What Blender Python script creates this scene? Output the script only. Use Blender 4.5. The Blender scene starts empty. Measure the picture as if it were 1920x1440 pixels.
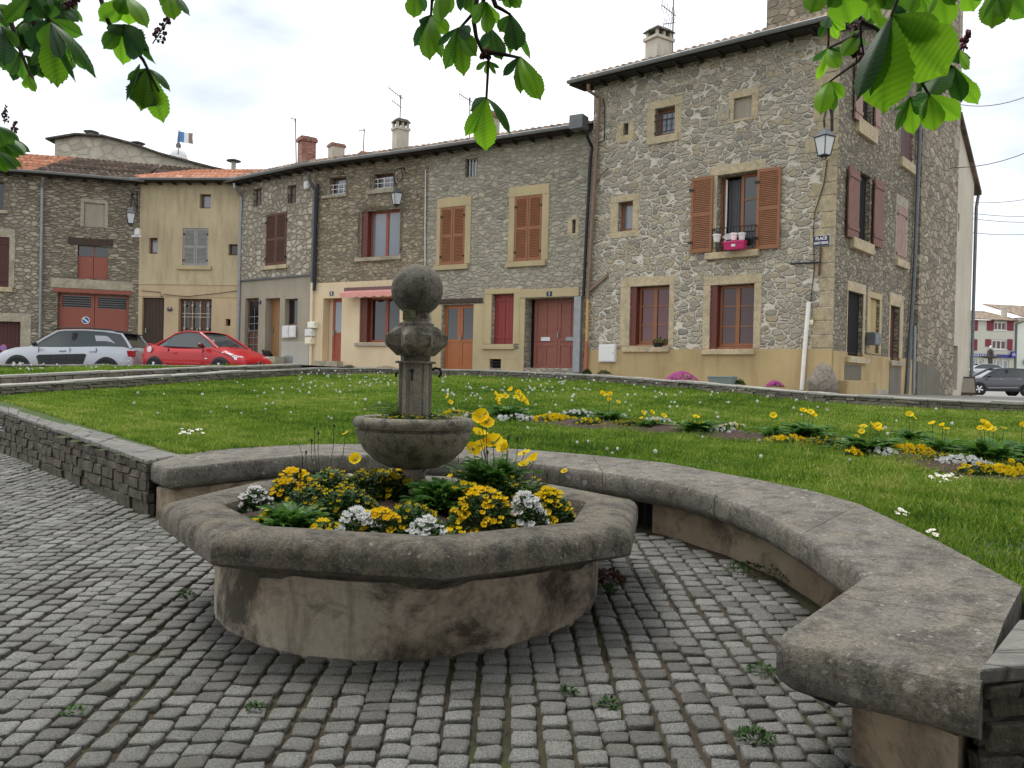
import bpy, bmesh, math, random
import numpy as np
from mathutils import Vector, Matrix
random.seed(7); rng = np.random.default_rng(11)
SC = bpy.context.scene; COL = SC.collection
R = math.radians
# ------------------------------------------------------------------ camera model
FPX, CX, CY = 1553.0, 960.0, 720.0
ROLL = math.atan(0.024); PITCH = math.atan(8/1553.0)
EYE = Vector((0, 0, 1.6))
FWD = Vector((0, math.cos(PITCH), -math.sin(PITCH)))
DWN = Vector((0, -math.sin(PITCH), -math.cos(PITCH)))
RGT = Vector((1, 0, 0))
def ray(px, py):
    u = (px-CX)/FPX; v = (py-CY)/FPX
    u2 = u*math.cos(ROLL)+v*math.sin(ROLL); v2 = -u*math.sin(ROLL)+v*math.cos(ROLL)
    return FWD+RGT*u2+DWN*v2
def at(px, py, Y):
    d = ray(px, py); return EYE+d*(Y/d.y)
def on_plane(px, py, a, b, c):
    """point of the plane z = a + b X + c Y seen at a pixel"""
    d = ray(px, py); t = (a-EYE.z)/(d.z-b*d.x-c*d.y); return EYE+d*t
def proj(P):
    q = Vector(P)-EYE; w = q.dot(FWD); u2 = q.dot(RGT)/w; v2 = q.dot(DWN)/w
    u = u2*math.cos(ROLL)-v2*math.sin(ROLL); v = u2*math.sin(ROLL)+v2*math.cos(ROLL)
    return CX+u*FPX, CY+v*FPX
cam = bpy.data.objects.new('camera', bpy.data.cameras.new('camera')); COL.objects.link(cam)
cr = RGT*math.cos(ROLL)-DWN*math.sin(ROLL); cd = RGT*math.sin(ROLL)+DWN*math.cos(ROLL)
cam.matrix_world = Matrix(((cr.x, -cd.x, -FWD.x, 0), (cr.y, -cd.y, -FWD.y, 0), (cr.z, -cd.z, -FWD.z, 1.6), (0, 0, 0, 1)))
cam.data.sensor_width = 36; cam.data.lens = FPX/1920*36; cam.data.clip_end = 2000; cam.data.clip_start = 0.05
SC.camera = cam
SC.view_settings.view_transform = 'Standard'; SC.view_settings.look = 'None'
SC.view_settings.exposure = 0.72; SC.view_settings.gamma = 1.0
# ------------------------------------------------------------------ colours and node helpers
def lin(c):
    c /= 255.0
    return c/12.92 if c <= 0.04045 else ((c+0.055)/1.055)**2.4
def P(r, g, b, k=0.8):
    k *= .76; m = (r+g+b)/3; r, g, b = (m+(q-m)*.76 for q in (r, g, b))
    return (min(lin(r)/k, .9), min(lin(g)/k, .9), min(lin(b)/k, .9), 1)
class NB:
    def __init__(s, name):
        s.m = bpy.data.materials.new(name); s.m.use_nodes = True; s.t = s.m.node_tree; s.t.nodes.clear()
        s.out = s.t.nodes.new('ShaderNodeOutputMaterial')
        s.bsdf = s.n('ShaderNodeBsdfPrincipled'); s.l(s.bsdf.outputs[0], s.out.inputs[0])
        s.bsdf.inputs['Roughness'].default_value = .85
    def n(s, t, **k):
        q = s.t.nodes.new(t)
        for a, v in k.items(): setattr(q, a, v)
        return q
    def l(s, a, b): s.t.links.new(a, b)
    def put(s, sock, v):
        if v is None: return
        if hasattr(v, 'is_output'): s.l(v, sock)
        else: sock.default_value = v
    def coord(s, scale=(1, 1, 1), loc=(0, 0, 0), which='Object', src=None):
        m = s.n('ShaderNodeMapping')
        if src is None: src = s.n('ShaderNodeTexCoord').outputs[which]
        s.l(src, m.inputs[0]); m.inputs['Scale'].default_value = scale; m.inputs['Location'].default_value = loc
        return m.outputs[0]
    def noise(s, co, scale, detail=4, rough=.55, dist=0, out='Fac'):
        q = s.n('ShaderNodeTexNoise'); s.l(co, q.inputs['Vector'])
        q.inputs['Scale'].default_value = scale; q.inputs['Detail'].default_value = detail
        q.inputs['Roughness'].default_value = rough; q.inputs['Distortion'].default_value = dist
        return q.outputs[out if out != 'Fac' else 0]
    def voro(s, co, scale, feature='F1', rand=1, out=0):
        q = s.n('ShaderNodeTexVoronoi', feature=feature); s.l(co, q.inputs['Vector'])
        q.inputs['Scale'].default_value = scale; q.inputs['Randomness'].default_value = rand
        return q.outputs[out]
    def ramp(s, f, stops, interp='LINEAR'):
        q = s.n('ShaderNodeValToRGB'); cr = q.color_ramp; cr.interpolation = interp
        while len(cr.elements) < len(stops): cr.elements.new(.5)
        for e, (p, c) in zip(cr.elements, stops):
            e.position = p; e.color = c if len(c) == 4 else (*c, 1)
        s.l(f, q.inputs[0]); return q.outputs[0]
    def rng(s, f, a, b, c=0, d=1):
        q = s.n('ShaderNodeMapRange'); s.l(f, q.inputs[0])
        for i, v in enumerate((a, b, c, d)): q.inputs[i+1].default_value = v
        return q.outputs[0]
    def mix(s, f, a, b, mode='MIX'):
        q = s.n('ShaderNodeMix', data_type='RGBA', blend_type=mode)
        s.put(q.inputs[0], f); s.put(q.inputs[6], a); s.put(q.inputs[7], b); return q.outputs[2]
    def math(s, op, a, b=0.0):
        q = s.n('ShaderNodeMath', operation=op); s.put(q.inputs[0], a); s.put(q.inputs[1], b); return q.outputs[0]
    def vadd(s, a, b, op='ADD'):
        q = s.n('ShaderNodeVectorMath', operation=op); s.put(q.inputs[0], a); s.put(q.inputs[1], b); return q.outputs[0]
    def bump(s, h, strength=.5, dist=.02, prev=None):
        q = s.n('ShaderNodeBump'); q.inputs['Strength'].default_value = strength; q.inputs['Distance'].default_value = dist
        s.l(h, q.inputs['Height'])
        if prev is not None: s.l(prev, q.inputs['Normal'])
        return q.outputs[0]
    def done(s, col=None, rough=None, normal=None, metal=None, spec=None):
        s.put(s.bsdf.inputs['Base Color'], col); s.put(s.bsdf.inputs['Roughness'], rough)
        if normal is not None: s.l(normal, s.bsdf.inputs['Normal'])
        if metal is not None: s.bsdf.inputs['Metallic'].default_value = metal
        if spec is not None: s.bsdf.inputs['Specular IOR Level'].default_value = spec
        return s.m
def rubble(name, size, cols, mortar, mw=.06, bump=.6, soft=.05, stain=.35, distort=.25, dark=(.05, .045, .035, 1), rnd=.95, rnd_stone=.0, outline=.18):
    """random stone masonry: size = (along wall, up) of a typical stone in metres; mw mortar half width in cell units"""
    b = NB(name); co = b.coord()
    nz = b.noise(co, 2.2/size[0]*.3, 3, .6, out=1)
    off = b.vadd(b.vadd(nz, (.5, .5, .5), 'SUBTRACT'), (size[0]*distort*2, 0.0, size[1]*distort*2), 'MULTIPLY')
    c2 = b.coord((1/size[0], 1/size[0], 1/size[1]), src=b.vadd(co, off))
    vc = b.voro(c2, 1, 'F1', rnd, 1); ve = b.voro(c2, 1, 'DISTANCE_TO_EDGE', rnd, 0)
    sep = b.n('ShaderNodeSeparateColor'); b.l(vc, sep.inputs[0])
    n = len(cols)
    stone = b.ramp(sep.outputs[0], [(i/(n-1), c) for i, c in enumerate(cols)])
    fine = b.noise(co, 9/size[0]*.3, 6, .68)
    stone = b.mix(b.rng(fine, .35, .75, 0, .55), stone, b.mix(.5, stone, dark), 'MIX')
    wob = b.noise(co, 14, 3)
    if rnd_stone:
        vf = b.voro(c2, 1, 'F1', rnd, 0); ve = b.math('MINIMUM', ve, b.math('MULTIPLY', b.math('SUBTRACT', rnd_stone, vf), .55))
    edge = b.math('ADD', ve, b.rng(wob, .3, .7, -.04, .04))
    mask = b.rng(edge, mw-soft*.5, mw+soft*.5, 0, 1)
    mort = b.mix(b.rng(fine, .3, .8, 0, .4), mortar, b.mix(.5, mortar, dark))
    col = b.mix(mask, mort, stone)
    ol = b.math('MULTIPLY', b.rng(edge, mw-.015, mw+.03, 0, 1), b.rng(edge, mw+.03, mw+.10, 1, 0))
    col = b.mix(b.math('MULTIPLY', ol, outline), col, dark)
    hv = b.n('ShaderNodeHueSaturation'); hv.inputs['Saturation'].default_value = .9; b.l(col, hv.inputs['Color']); col = hv.outputs[0]; big = b.noise(co, .45, 5, .6)
    col = b.mix(b.rng(big, .45, .75, 0, stain), col, b.mix(.65, col, dark))
    h = b.math('ADD', b.rng(edge, 0, mw*2.6, 0, 1), b.math('MULTIPLY', fine, .45))
    return b.done(col, .9, b.bump(h, bump, .045))
def plaster(name, c, c2, dark, stain=.5, sc=1.0, bump=.25):
    b = NB(name); co = b.coord()
    col = b.mix(b.rng(b.noise(co, .8*sc, 5, .6), .35, .7), c, c2)
    streak = b.noise(b.coord((2.2, 2.2, .35)), 1.6, 5, .65)
    col = b.mix(b.rng(streak, .48, .8, 0, stain), col, dark)
    fine = b.noise(co, 40, 5, .7)
    col = b.mix(b.rng(fine, .3, .75, 0, .25), col, b.mix(.5, col, dark))
    return b.done(col, .92, b.bump(b.math('ADD', fine, b.math('MULTIPLY', b.noise(co, 6, 3), .8)), bump, .012))
def paint(name, c, rough=.5, var=.15, metal=0, grain=None, spec=.4):
    b = NB(name); co = b.coord(grain or (1, 1, 1))
    d = tuple(x*.55 for x in c[:3])+(1,)
    f = b.noise(co, 5, 5, .65)
    col = b.mix(b.rng(f, .35, .75, 0, min(1, var*2.2)), c, d)
    return b.done(col, b.rng(f, .2, .8, rough-.08, rough+.08), b.bump(b.noise(co, 30, 3), .08, .004), metal, spec)
def plain(name, c, rough=.6, metal=0, spec=.4, coat=0):
    b = NB(name); b.done(c, rough, None, metal, spec)
    if coat: b.bsdf.inputs['Coat Weight'].default_value = coat; b.bsdf.inputs['Coat Roughness'].default_value = .04
    return b.m
def weathered(name, c, c2, dark, lichen=.5, spots=True, bump=.5, sc=1.0, black=.5):
    b = NB(name); co = b.coord()
    n1 = b.noise(co, 2.3*sc, 6, .65); n2 = b.noise(co, 9*sc, 7, .75); n3 = b.noise(co, 60*sc, 5, .75); n4 = b.noise(co, 170*sc, 3, .7)
    col = b.mix(b.rng(n1, .38, .62), c, c2)
    col = b.mix(b.rng(b.noise(co, 5*sc, 5, .7), .45, .6, 0, .5), col, (c[0]*1.25, c[1]*1.18, c[2]*1.0, 1))
    col = b.mix(b.rng(n2, .47, .62, 0, black), col, dark)
    col = b.mix(b.rng(n3, .46, .62, 0, .75), col, b.mix(.75, col, dark))
    col = b.mix(b.rng(n4, .56, .70, 0, .45), col, (c[0]*1.9, c[1]*1.9, c[2]*1.8, 1))
    if spots:
        wv = b.vadd(co, b.vadd(b.noise(co, 26*sc, 3, out=1), (.05, .05, .05), 'MULTIPLY'))
        for vs_, r0, th, am in ((9, .17, .54, 1.0), (22, .2, .5, .85), (55, .22, .47, .7)):
            v = b.voro(wv, vs_*sc, 'F1', 1); f = b.math('MULTIPLY', b.rng(v, r0*.75, r0*1.25, 1, 0), b.rng(b.noise(co, vs_*.27*sc, 3), th, th+.07))
            f = b.math('MULTIPLY', f, b.rng(n3, .35, .55, .35, 1))
            col = b.mix(b.math('MULTIPLY', f, lichen*am), col, (.44, .43, .37, 1))
    h = b.math('ADD', b.math('MULTIPLY', n2, .8), b.math('ADD', b.math('MULTIPLY', n3, .6), b.math('MULTIPLY', n4, .35)))
    return b.done(col, .94, b.bump(h, bump, .014))
# ------------------------------------------------------------------ mesh helpers
class MB:
    def __init__(s): s.v = []; s.f = []; s.uv = None
    def add(s, vs, fs):
        o = len(s.v); s.v += [tuple(p) for p in vs]; s.f += [tuple(i+o for i in f) for f in fs]; return s
    def box(s, x0, x1, y0, y1, z0, z1):
        vs = [(x, y, z) for x in (x0, x1) for y in (y0, y1) for z in (z0, z1)]
        return s.add(vs, [(0, 1, 3, 2), (4, 6, 7, 5), (0, 4, 5, 1), (2, 3, 7, 6), (0, 2, 6, 4), (1, 5, 7, 3)])
    def quad(s, a, b, c, d): return s.add([a, b, c, d], [(0, 1, 2, 3)])
    def hexa(s, p):  # 8 points: bottom ring 0-3, top ring 4-7
        return s.add(p, [(3, 2, 1, 0), (4, 5, 6, 7), (0, 1, 5, 4), (1, 2, 6, 5), (2, 3, 7, 6), (3, 0, 4, 7)])
    def tube(s, pts, r, n=6, caps=True):
        pts = [Vector(p) for p in pts]; rs = r if isinstance(r, (list, tuple)) else [r]*len(pts)
        vs = []; up0 = None
        for i, p in enumerate(pts):
            t = (pts[min(i+1, len(pts)-1)]-pts[max(i-1, 0)]).normalized()
            a = Vector((0, 0, 1)) if abs(t.z) < .9 else Vector((1, 0, 0))
            if up0 is not None: a = up0
            x = t.cross(a).normalized(); y = x.cross(t).normalized(); up0 = y
            for k in range(n):
                an = 2*math.pi*k/n; vs.append(p+(x*math.cos(an)+y*math.sin(an))*rs[i])
        fs = [(i*n+k, i*n+(k+1) % n, (i+1)*n+(k+1) % n, (i+1)*n+k) for i in range(len(pts)-1) for k in range(n)]
        if caps: fs += [tuple(range(n))[::-1], tuple((len(pts)-1)*n+k for k in range(n))]
        return s.add(vs, fs)
    def lathe(s, prof, n=32, c=(0, 0), cap=True, ph=0, sx=1, sy=1):
        vs = []; m = len(prof)
        for (r, z) in prof:
            for k in range(n):
                a = 2*math.pi*k/n+ph; vs.append((c[0]+r*sx*math.cos(a), c[1]+r*sy*math.sin(a), z))
        fs = [(i*n+k, i*n+(k+1) % n, (i+1)*n+(k+1) % n, (i+1)*n+k) for i in range(m-1) for k in range(n)]
        if cap: fs += [tuple(range(n))[::-1], tuple((m-1)*n+k for k in range(n))]
        return s.add(vs, fs)
    def ball(s, c, r, n=12, m=8, sc=(1, 1, 1)):
        pr = [(math.sin(math.pi*i/m), -math.cos(math.pi*i/m)) for i in range(m+1)]
        vs = [(c[0]+r*sc[0]*a*math.cos(2*math.pi*k/n), c[1]+r*sc[1]*a*math.sin(2*math.pi*k/n), c[2]+r*sc[2]*z) for a, z in pr for k in range(n)]
        fs = [(i*n+k, i*n+(k+1) % n, (i+1)*n+(k+1) % n, (i+1)*n+k) for i in range(m) for k in range(n)]
        return s.add(vs, fs)
    def prism(s, poly, off):
        n = len(poly); o = Vector(off); vs = [Vector(p) for p in poly]; vs += [p+o for p in vs]
        return s.add(vs, [tuple(range(n))[::-1], tuple(range(n, 2*n))]+[(i, (i+1) % n, n+(i+1) % n, n+i) for i in range(n)])
    def merge(s, o, M=None):
        return s.add([M@Vector(p) for p in o.v] if M else o.v, o.f)
def link(o, parent=None):
    COL.objects.link(o)
    if parent is not None: o.parent = parent
    return o
def obj(name, mb, m, parent=None, smooth=False, recalc=True, merge=False, bevel=0, sub=0, loc=None):
    me = bpy.data.meshes.new(name)
    me.from_pydata(mb.v, [], mb.f)
    if recalc or merge:
        bm = bmesh.new(); bm.from_mesh(me)
        if merge: bmesh.ops.remove_doubles(bm, verts=bm.verts, dist=1e-4)
        if recalc: bmesh.ops.recalc_face_normals(bm, faces=bm.faces)
        bm.to_mesh(me); bm.free()
    if smooth:
        me.polygons.foreach_set('use_smooth', [True]*len(me.polygons))
        if smooth != 'all':
            try: me.set_sharp_from_angle(angle=R(smooth if not isinstance(smooth, bool) else 40))
            except Exception: pass
    if m is not None: me.materials.append(m)
    o = bpy.data.objects.new(name, me); link(o, parent)
    if loc is not None: o.location = loc
    if bevel:
        k = o.modifiers.new('bevel', 'BEVEL'); k.width = bevel; k.segments = 2; k.limit_method = 'ANGLE'; k.angle_limit = R(40)
    if sub:
        k = o.modifiers.new('subd', 'SUBSURF'); k.levels = sub; k.render_levels = sub
    return o
def tag(o, label=None, cat=None, group=None, kind=None):
    if label: o['label'] = label
    if cat: o['category'] = cat
    if group: o['group'] = group
    if kind: o['kind'] = kind
    elif cat: o['kind'] = 'thing'
    return o
def thing(name, label, cat, loc=(0, 0, 0), rz=0, group=None):
    o = bpy.data.objects.new(name, None); o.empty_display_size = .2; link(o)
    o.location = loc; o.rotation_euler = (0, 0, rz)
    return tag(o, label, cat, group)
def copy_tree(o, parent=None):
    kids = list(o.children); c = o.copy(); COL.objects.link(c)
    if parent is not None: c.parent = parent
    for k in kids: copy_tree(k, c)
    return c
def npmesh(name, V, F, m, parent=None, smooth=False, attr=None, uv=None, mats=None):
    """V (n,3), F (m,k) numpy"""
    me = bpy.data.meshes.new(name); k = F.shape[1]
    me.vertices.add(len(V)); me.vertices.foreach_set('co', V.astype(np.float32).ravel())
    me.loops.add(F.size); me.loops.foreach_set('vertex_index', F.astype(np.int32).ravel())
    me.polygons.add(len(F)); me.polygons.foreach_set('loop_start', np.arange(0, F.size, k, dtype=np.int32))
    if smooth: me.polygons.foreach_set('use_smooth', np.ones(len(F), bool))
    if attr is not None:
        a = me.attributes.new('tint', 'FLOAT', 'POINT'); a.data.foreach_set('value', attr.astype(np.float32))
    me.update(calc_edges=True); me.validate()
    if m is not None: me.materials.append(m)
    o = bpy.data.objects.new(name, me); link(o, parent); return o
def inpoly(x, y, poly):
    x = np.asarray(x); y = np.asarray(y); r = np.zeros(x.shape, bool); n = len(poly)
    for i in range(n):
        x1, y1 = poly[i][:2]; x2, y2 = poly[(i+1) % n][:2]
        if y1 == y2: continue
        c = ((y1 > y) != (y2 > y)) & (x < (x2-x1)*(y-y1)/(y2-y1)+x1); r ^= c
    return r
def text(name, s, size, m, parent, loc, rot=(R(90), 0, 0), sx=1.0, bold=.0):
    cu = bpy.data.curves.new(name, 'FONT'); cu.body = s; cu.size = size; cu.align_x = 'CENTER'; cu.align_y = 'CENTER'
    cu.extrude = .001; cu.offset = bold; cu.materials.append(m)
    tmp = bpy.data.objects.new(name, cu); COL.objects.link(tmp); dg = bpy.context.evaluated_depsgraph_get(); dg.update()
    me = bpy.data.meshes.new_from_object(tmp.evaluated_get(dg)); bpy.data.objects.remove(tmp); me.materials.clear(); me.materials.append(m)
    o = bpy.data.objects.new(name, me); link(o, parent); o.location = loc; o.rotation_euler = rot; o.scale = (sx, 1, 1); return o
# ------------------------------------------------------------------ world: overcast daylight
w = bpy.data.worlds.new('World'); SC.world = w; w.use_nodes = True; nt = w.node_tree; nt.nodes.clear()
def wn(t): return nt.nodes.new(t)
wo = wn('ShaderNodeOutputWorld'); bg = wn('ShaderNodeBackground'); nt.links.new(bg.outputs[0], wo.inputs[0])
sky = wn('ShaderNodeTexSky'); sky.sky_type = 'NISHITA'; sky.sun_disc = False
SUN_EL, SUN_AZ = R(66), R(300)
sky.sun_elevation = SUN_EL; sky.sun_rotation = SUN_AZ
tc = wn('ShaderNodeTexCoord'); mp = wn('ShaderNodeMapping'); mp.inputs['Scale'].default_value = (1, 1, 2.4)
nt.links.new(tc.outputs['Generated'], mp.inputs[0])
nz = wn('ShaderNodeTexNoise'); nz.inputs['Scale'].default_value = 2.3; nz.inputs['Detail'].default_value = 6; nz.inputs['Roughness'].default_value = .52
nt.links.new(mp.outputs[0], nz.inputs['Vector'])
rp = wn('ShaderNodeValToRGB'); rp.color_ramp.elements[0].position = .33; rp.color_ramp.elements[1].position = .57
rp.color_ramp.elements[0].color = (4.0, 4.6, 5.6, 1); rp.color_ramp.elements[1].color = (9.6, 9.65, 9.7, 1)
nt.links.new(nz.outputs[0], rp.inputs[0])
mx = wn('ShaderNodeMix'); mx.data_type = 'RGBA'; mx.inputs[0].default_value = .93
nt.links.new(sky.outputs[0], mx.inputs[6]); nt.links.new(rp.outputs[0], mx.inputs[7]); nt.links.new(mx.outputs[2], bg.inputs[0])
bg.inputs[1].default_value = .1
sl = bpy.data.lights.new('sun', 'SUN'); sl.energy = 1.3; sl.angle = R(25); sl.color = (1, .98, .95)
so = bpy.data.objects.new('sun', sl); COL.objects.link(so)
sd = Vector((math.sin(SUN_AZ)*math.cos(SUN_EL), math.cos(SUN_AZ)*math.cos(SUN_EL), math.sin(SUN_EL)))
so.rotation_euler = (-sd).to_track_quat('-Z', 'Y').to_euler(); so.location = (0, -5, 30)
# ================================================================== ground surfaces
def zp(x, y): return .06*y+.03*x                      # paving
def zs(x, y): return .45+.06*y+.03*x                  # bench seat
def zl(x, y): return .43+.055*y+.012*x                # lawn
def PV(px, py): return on_plane(px, py, 0, .03, .06)
def ST(px, py): return on_plane(px, py, .45, .03, .06)
def LW(px, py): return on_plane(px, py, .43, .012, .055)
# ---- materials
b = NB('granite_setts'); co = b.coord()
at_ = b.n('ShaderNodeAttribute', attribute_name='tint').outputs['Fac']
c = b.ramp(at_, [(0, (.12, .112, .092)), (.35, (.19, .182, .158)), (.7, (.235, .23, .206)), (1, (.31, .30, .27))])
sp = b.noise(co, 130, 3, .75); md = b.noise(co, 9, 5, .6)
c = b.mix(b.rng(sp, .38, .62, 0, .75), c, (.035, .033, .030, 1)); c = b.mix(b.rng(b.noise(co, 190, 2, .6), .6, .72, 0, .5), c, (.36, .36, .33, 1))
c = b.mix(b.rng(md, .5, .8, 0, .4), c, (.07, .065, .05, 1))
c = b.mix(b.rng(b.noise(co, .9, 4), .5, .75, 0, .35), c, (.055, .06, .03, 1))
M_SETT = b.done(c, b.rng(sp, .3, .7, .6, .85), b.bump(b.math('ADD', sp, b.noise(co, 35, 4)), .6, .01))
b = NB('joint_earth'); co = b.coord()
c = b.mix(b.rng(b.noise(co, 3, 5), .4, .65), (.060, .042, .024, 1), (.026, .021, .012, 1))
c = b.mix(b.rng(b.noise(co, 1.6, 5, .65), .5, .66, 0, .75), c, (.045, .06, .012, 1))
c = b.mix(b.rng(b.noise(co, 90, 4, .7), .5, .75, 0, .5), c, (.11, .08, .05, 1))
M_EARTH = b.done(c, .95, b.bump(b.noise(co, 60, 5, .7), .7, .01))
b = NB('lawn_soil'); co = b.coord()
c = b.mix(b.rng(b.noise(co, 1.1, 6, .65), .4, .68), (.050, .090, .012, 1), (.095, .115, .026, 1))
c = b.mix(b.rng(b.noise(co, 30, 4, .7), .45, .8, 0, .5), c, (.015, .03, .006, 1))
M_LAWN = b.done(c, .95, b.bump(b.noise(co, 45, 4, .7), .8, .03))
b = NB('asphalt'); co = b.coord()
c = b.mix(b.rng(b.noise(co, .8, 5), .35, .7), P(150, 143, 132, 1.2), P(118, 113, 105, 1.2))
c = b.mix(b.rng(b.noise(co, 60, 4, .7), .4, .75, 0, .4), c, P(90, 86, 80, 1.2))
M_ROAD = b.done(c, .9, b.bump(b.noise(co, 80, 3), .4, .008))
M_STONE_F = weathered('fountain_stone', (.175, .155, .120, 1), (.110, .098, .075, 1), (.018, .016, .012, 1), .6, True, .9, 1.0, .75)
M_COPING = weathered('bench_stone', (.225, .208, .176, 1), (.150, .138, .116, 1), (.028, .024, .018, 1), .75, True, .9, .9, .62)
M_PILLAR = weathered('pillar_stone', (.27, .245, .19, 1), (.165, .148, .112, 1), (.035, .033, .026, 1), .35, True, .6, 1.4, .85)
M_LIGHTST = weathered('pale_column_stone', (.33, .30, .24, 1), (.24, .215, .17, 1), (.07, .062, .05, 1), .1, False, .35, 1.6, .35)
b = NB('stained_render'); co = b.coord()
c = b.mix(b.rng(b.noise(co, 1.3, 5, .6), .38, .62), (.54, .48, .37, 1), (.44, .35, .26, 1))
c = b.mix(b.rng(b.noise(b.coord((1.1, 1.1, 1.3)), 1.6, 7, .74, .4), .46, .60, 0, .9), c, (.040, .034, .024, 1)); c = b.mix(b.rng(b.noise(b.coord((5, 5, .8)), 1.5, 5, .7), .54, .7, 0, .5), c, (.07, .06, .04, 1))
c = b.mix(b.rng(b.noise(co, 3.4, 5, .7), .54, .66, 0, .55), c, (.075, .072, .03, 1))
c = b.mix(b.rng(b.noise(co, 30, 5, .7), .4, .8, 0, .4), c, (.12, .095, .06, 1))
M_DRUM = b.done(c, .93, b.bump(b.noise(co, 35, 5, .7), .4, .012))
b = NB('ochre_render'); co = b.coord()
c = b.mix(b.rng(b.noise(co, 1.5, 5, .6), .38, .62), (.42, .34, .23, 1), (.27, .19, .12, 1))
c = b.mix(b.rng(b.noise(co, 2.1, 6, .7, .6), .47, .62, 0, .8), c, (.05, .042, .03, 1))
c = b.mix(b.rng(b.noise(co, 5, 4, .7), .55, .7, 0, .5), c, (.33, .28, .19, 1))
M_OCHRE = b.done(c, .93, b.bump(b.noise(co, 35, 5, .7), .4, .012))
M_DRYWALL = rubble('dark_rubble', (.24, .075), [(.05, .044, .034), (.08, .072, .056), (.06, .054, .042), (.11, .10, .08)], (.04, .036, .027, 1), .05, 1.0, .10, .5)
M_LOWWALL = rubble('low_wall_rubble', (.26, .08), [(.13, .12, .095), (.20, .185, .15), (.10, .09, .07), (.25, .235, .2)], (.09, .085, .065, 1), .06, 1.0, .08, .4)
M_DARKSTONE = weathered('dark_wall_stone', (.135, .118, .090, 1), (.085, .074, .058, 1), (.022, .019, .014, 1), .3, True, .9, 1.2, .6)
M_LOWSTONE = weathered('low_wall_stone', (.22, .20, .16, 1), (.14, .128, .10, 1), (.04, .036, .028, 1), .35, True, .9, 1.2, .5)
b = NB('slab_coping'); co = b.coord()
ve = b.voro(b.coord((1.8, 4.5, 1)), 1, 'DISTANCE_TO_EDGE', 1)
vc = b.voro(b.coord((1.8, 4.5, 1)), 1, 'F1', 1, 1)
c = b.mix(b.rng(b.noise(co, 4, 6, .68), .35, .7), (.24, .23, .20, 1), (.13, .125, .11, 1))
c = b.mix(b.rng(ve, .0, .035, .9, 0), c, (.045, .04, .032, 1))
c = b.mix(b.rng(b.noise(co, 40, 4, .7), .45, .8, 0, .5), c, (.06, .055, .045, 1))
M_SLAB = b.done(c, .92, b.bump(b.math('ADD', b.rng(ve, 0, .08), b.noise(co, 25, 5, .7)), .7, .015))
b = NB('pale_coping'); co = b.coord()
c = b.mix(b.rng(b.noise(co, 3, 6, .68), .35, .7), (.40, .385, .34, 1), (.25, .24, .21, 1))
c = b.mix(b.rng(b.noise(co, 22, 5, .7), .5, .8, 0, .6), c, (.10, .095, .08, 1))
M_PALECOP = b.done(c, .92, b.bump(b.noise(co, 20, 5, .7), .6, .02))
b = NB('flower_soil'); co = b.coord()
c = b.mix(b.rng(b.noise(co, 14, 5, .7), .4, .65), (.030, .016, .010, 1), (.085, .045, .028, 1))
M_SOIL = b.done(c, .95, b.bump(b.noise(co, 45, 5, .7), 1, .02))
M_IRON = plain('black_iron', (.012, .012, .014, 1), .5, .0)
# ---- terrain far below everything
mb = MB(); mb.quad((-400, -200, -1.2), (400, -200, -1.2), (400, 600, -1.2), (-400, 600, -1.2))
tag(obj('ground', mb, M_EARTH), kind='structure')
# ---- bench outline (world, on the seat plane)
INN = [ST(*p) for p in [(311, 878), (440, 865), (567, 853), (720, 853), (860, 857), (1000, 869), (1130, 885), (1240, 902), (1340, 928), (1430, 963), (1500, 1003), (1565, 1044), (1618, 1078)]]
OUT = [ST(*p) for p in [(345, 851), (430, 840), (560, 833), (710, 832), (850, 836), (990, 843), (1110, 853), (1250, 868), (1420, 899), (1530, 922), (1612, 945), (1760, 1015), (1918, 1100)]]
# ---- paving: earth bed + thousands of setts in one surface
bed = [(-11, .5), (5, .5), (5, 4.2)]+[(p.x, p.y+.15) for p in OUT[::-1]]+[(-4.3, 8.2), (-11, 14)]
xs = np.arange(-11, 5, .4); ys = np.arange(.4, 14, .4); mb = MB()
for x in xs:
    for y in ys:
        if inpoly([x+.2], [y+.2], bed)[0]:
            mb.quad(*[(a, c_, zp(a, c_)-.018) for a, c_ in ((x, y), (x+.4, y), (x+.4, y+.4), (x, y+.4))])
tag(obj('paving_bed', mb, M_EARTH), kind='structure')
FC = Vector((-.60, 5.17, 0))                           # fountain axis
bench_in = [(p.x, p.y) for p in INN]
V = []; F = []; T = []; off = 0; pitch = .124
ang8 = np.arange(8)*math.pi/4+math.pi/8
clip = [(-11, 1.2), (2.9, 1.2), (3.2, 3.4), (2.2, 4.2)]+[(p.x+.12*(p.x-FC.x)/2.5, p.y+.12*(p.y-FC.y)/2.5) for p in INN[::-1]]+[(-3.3, 7.35), (-6.6, 11.2), (-11, 13)]
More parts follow.
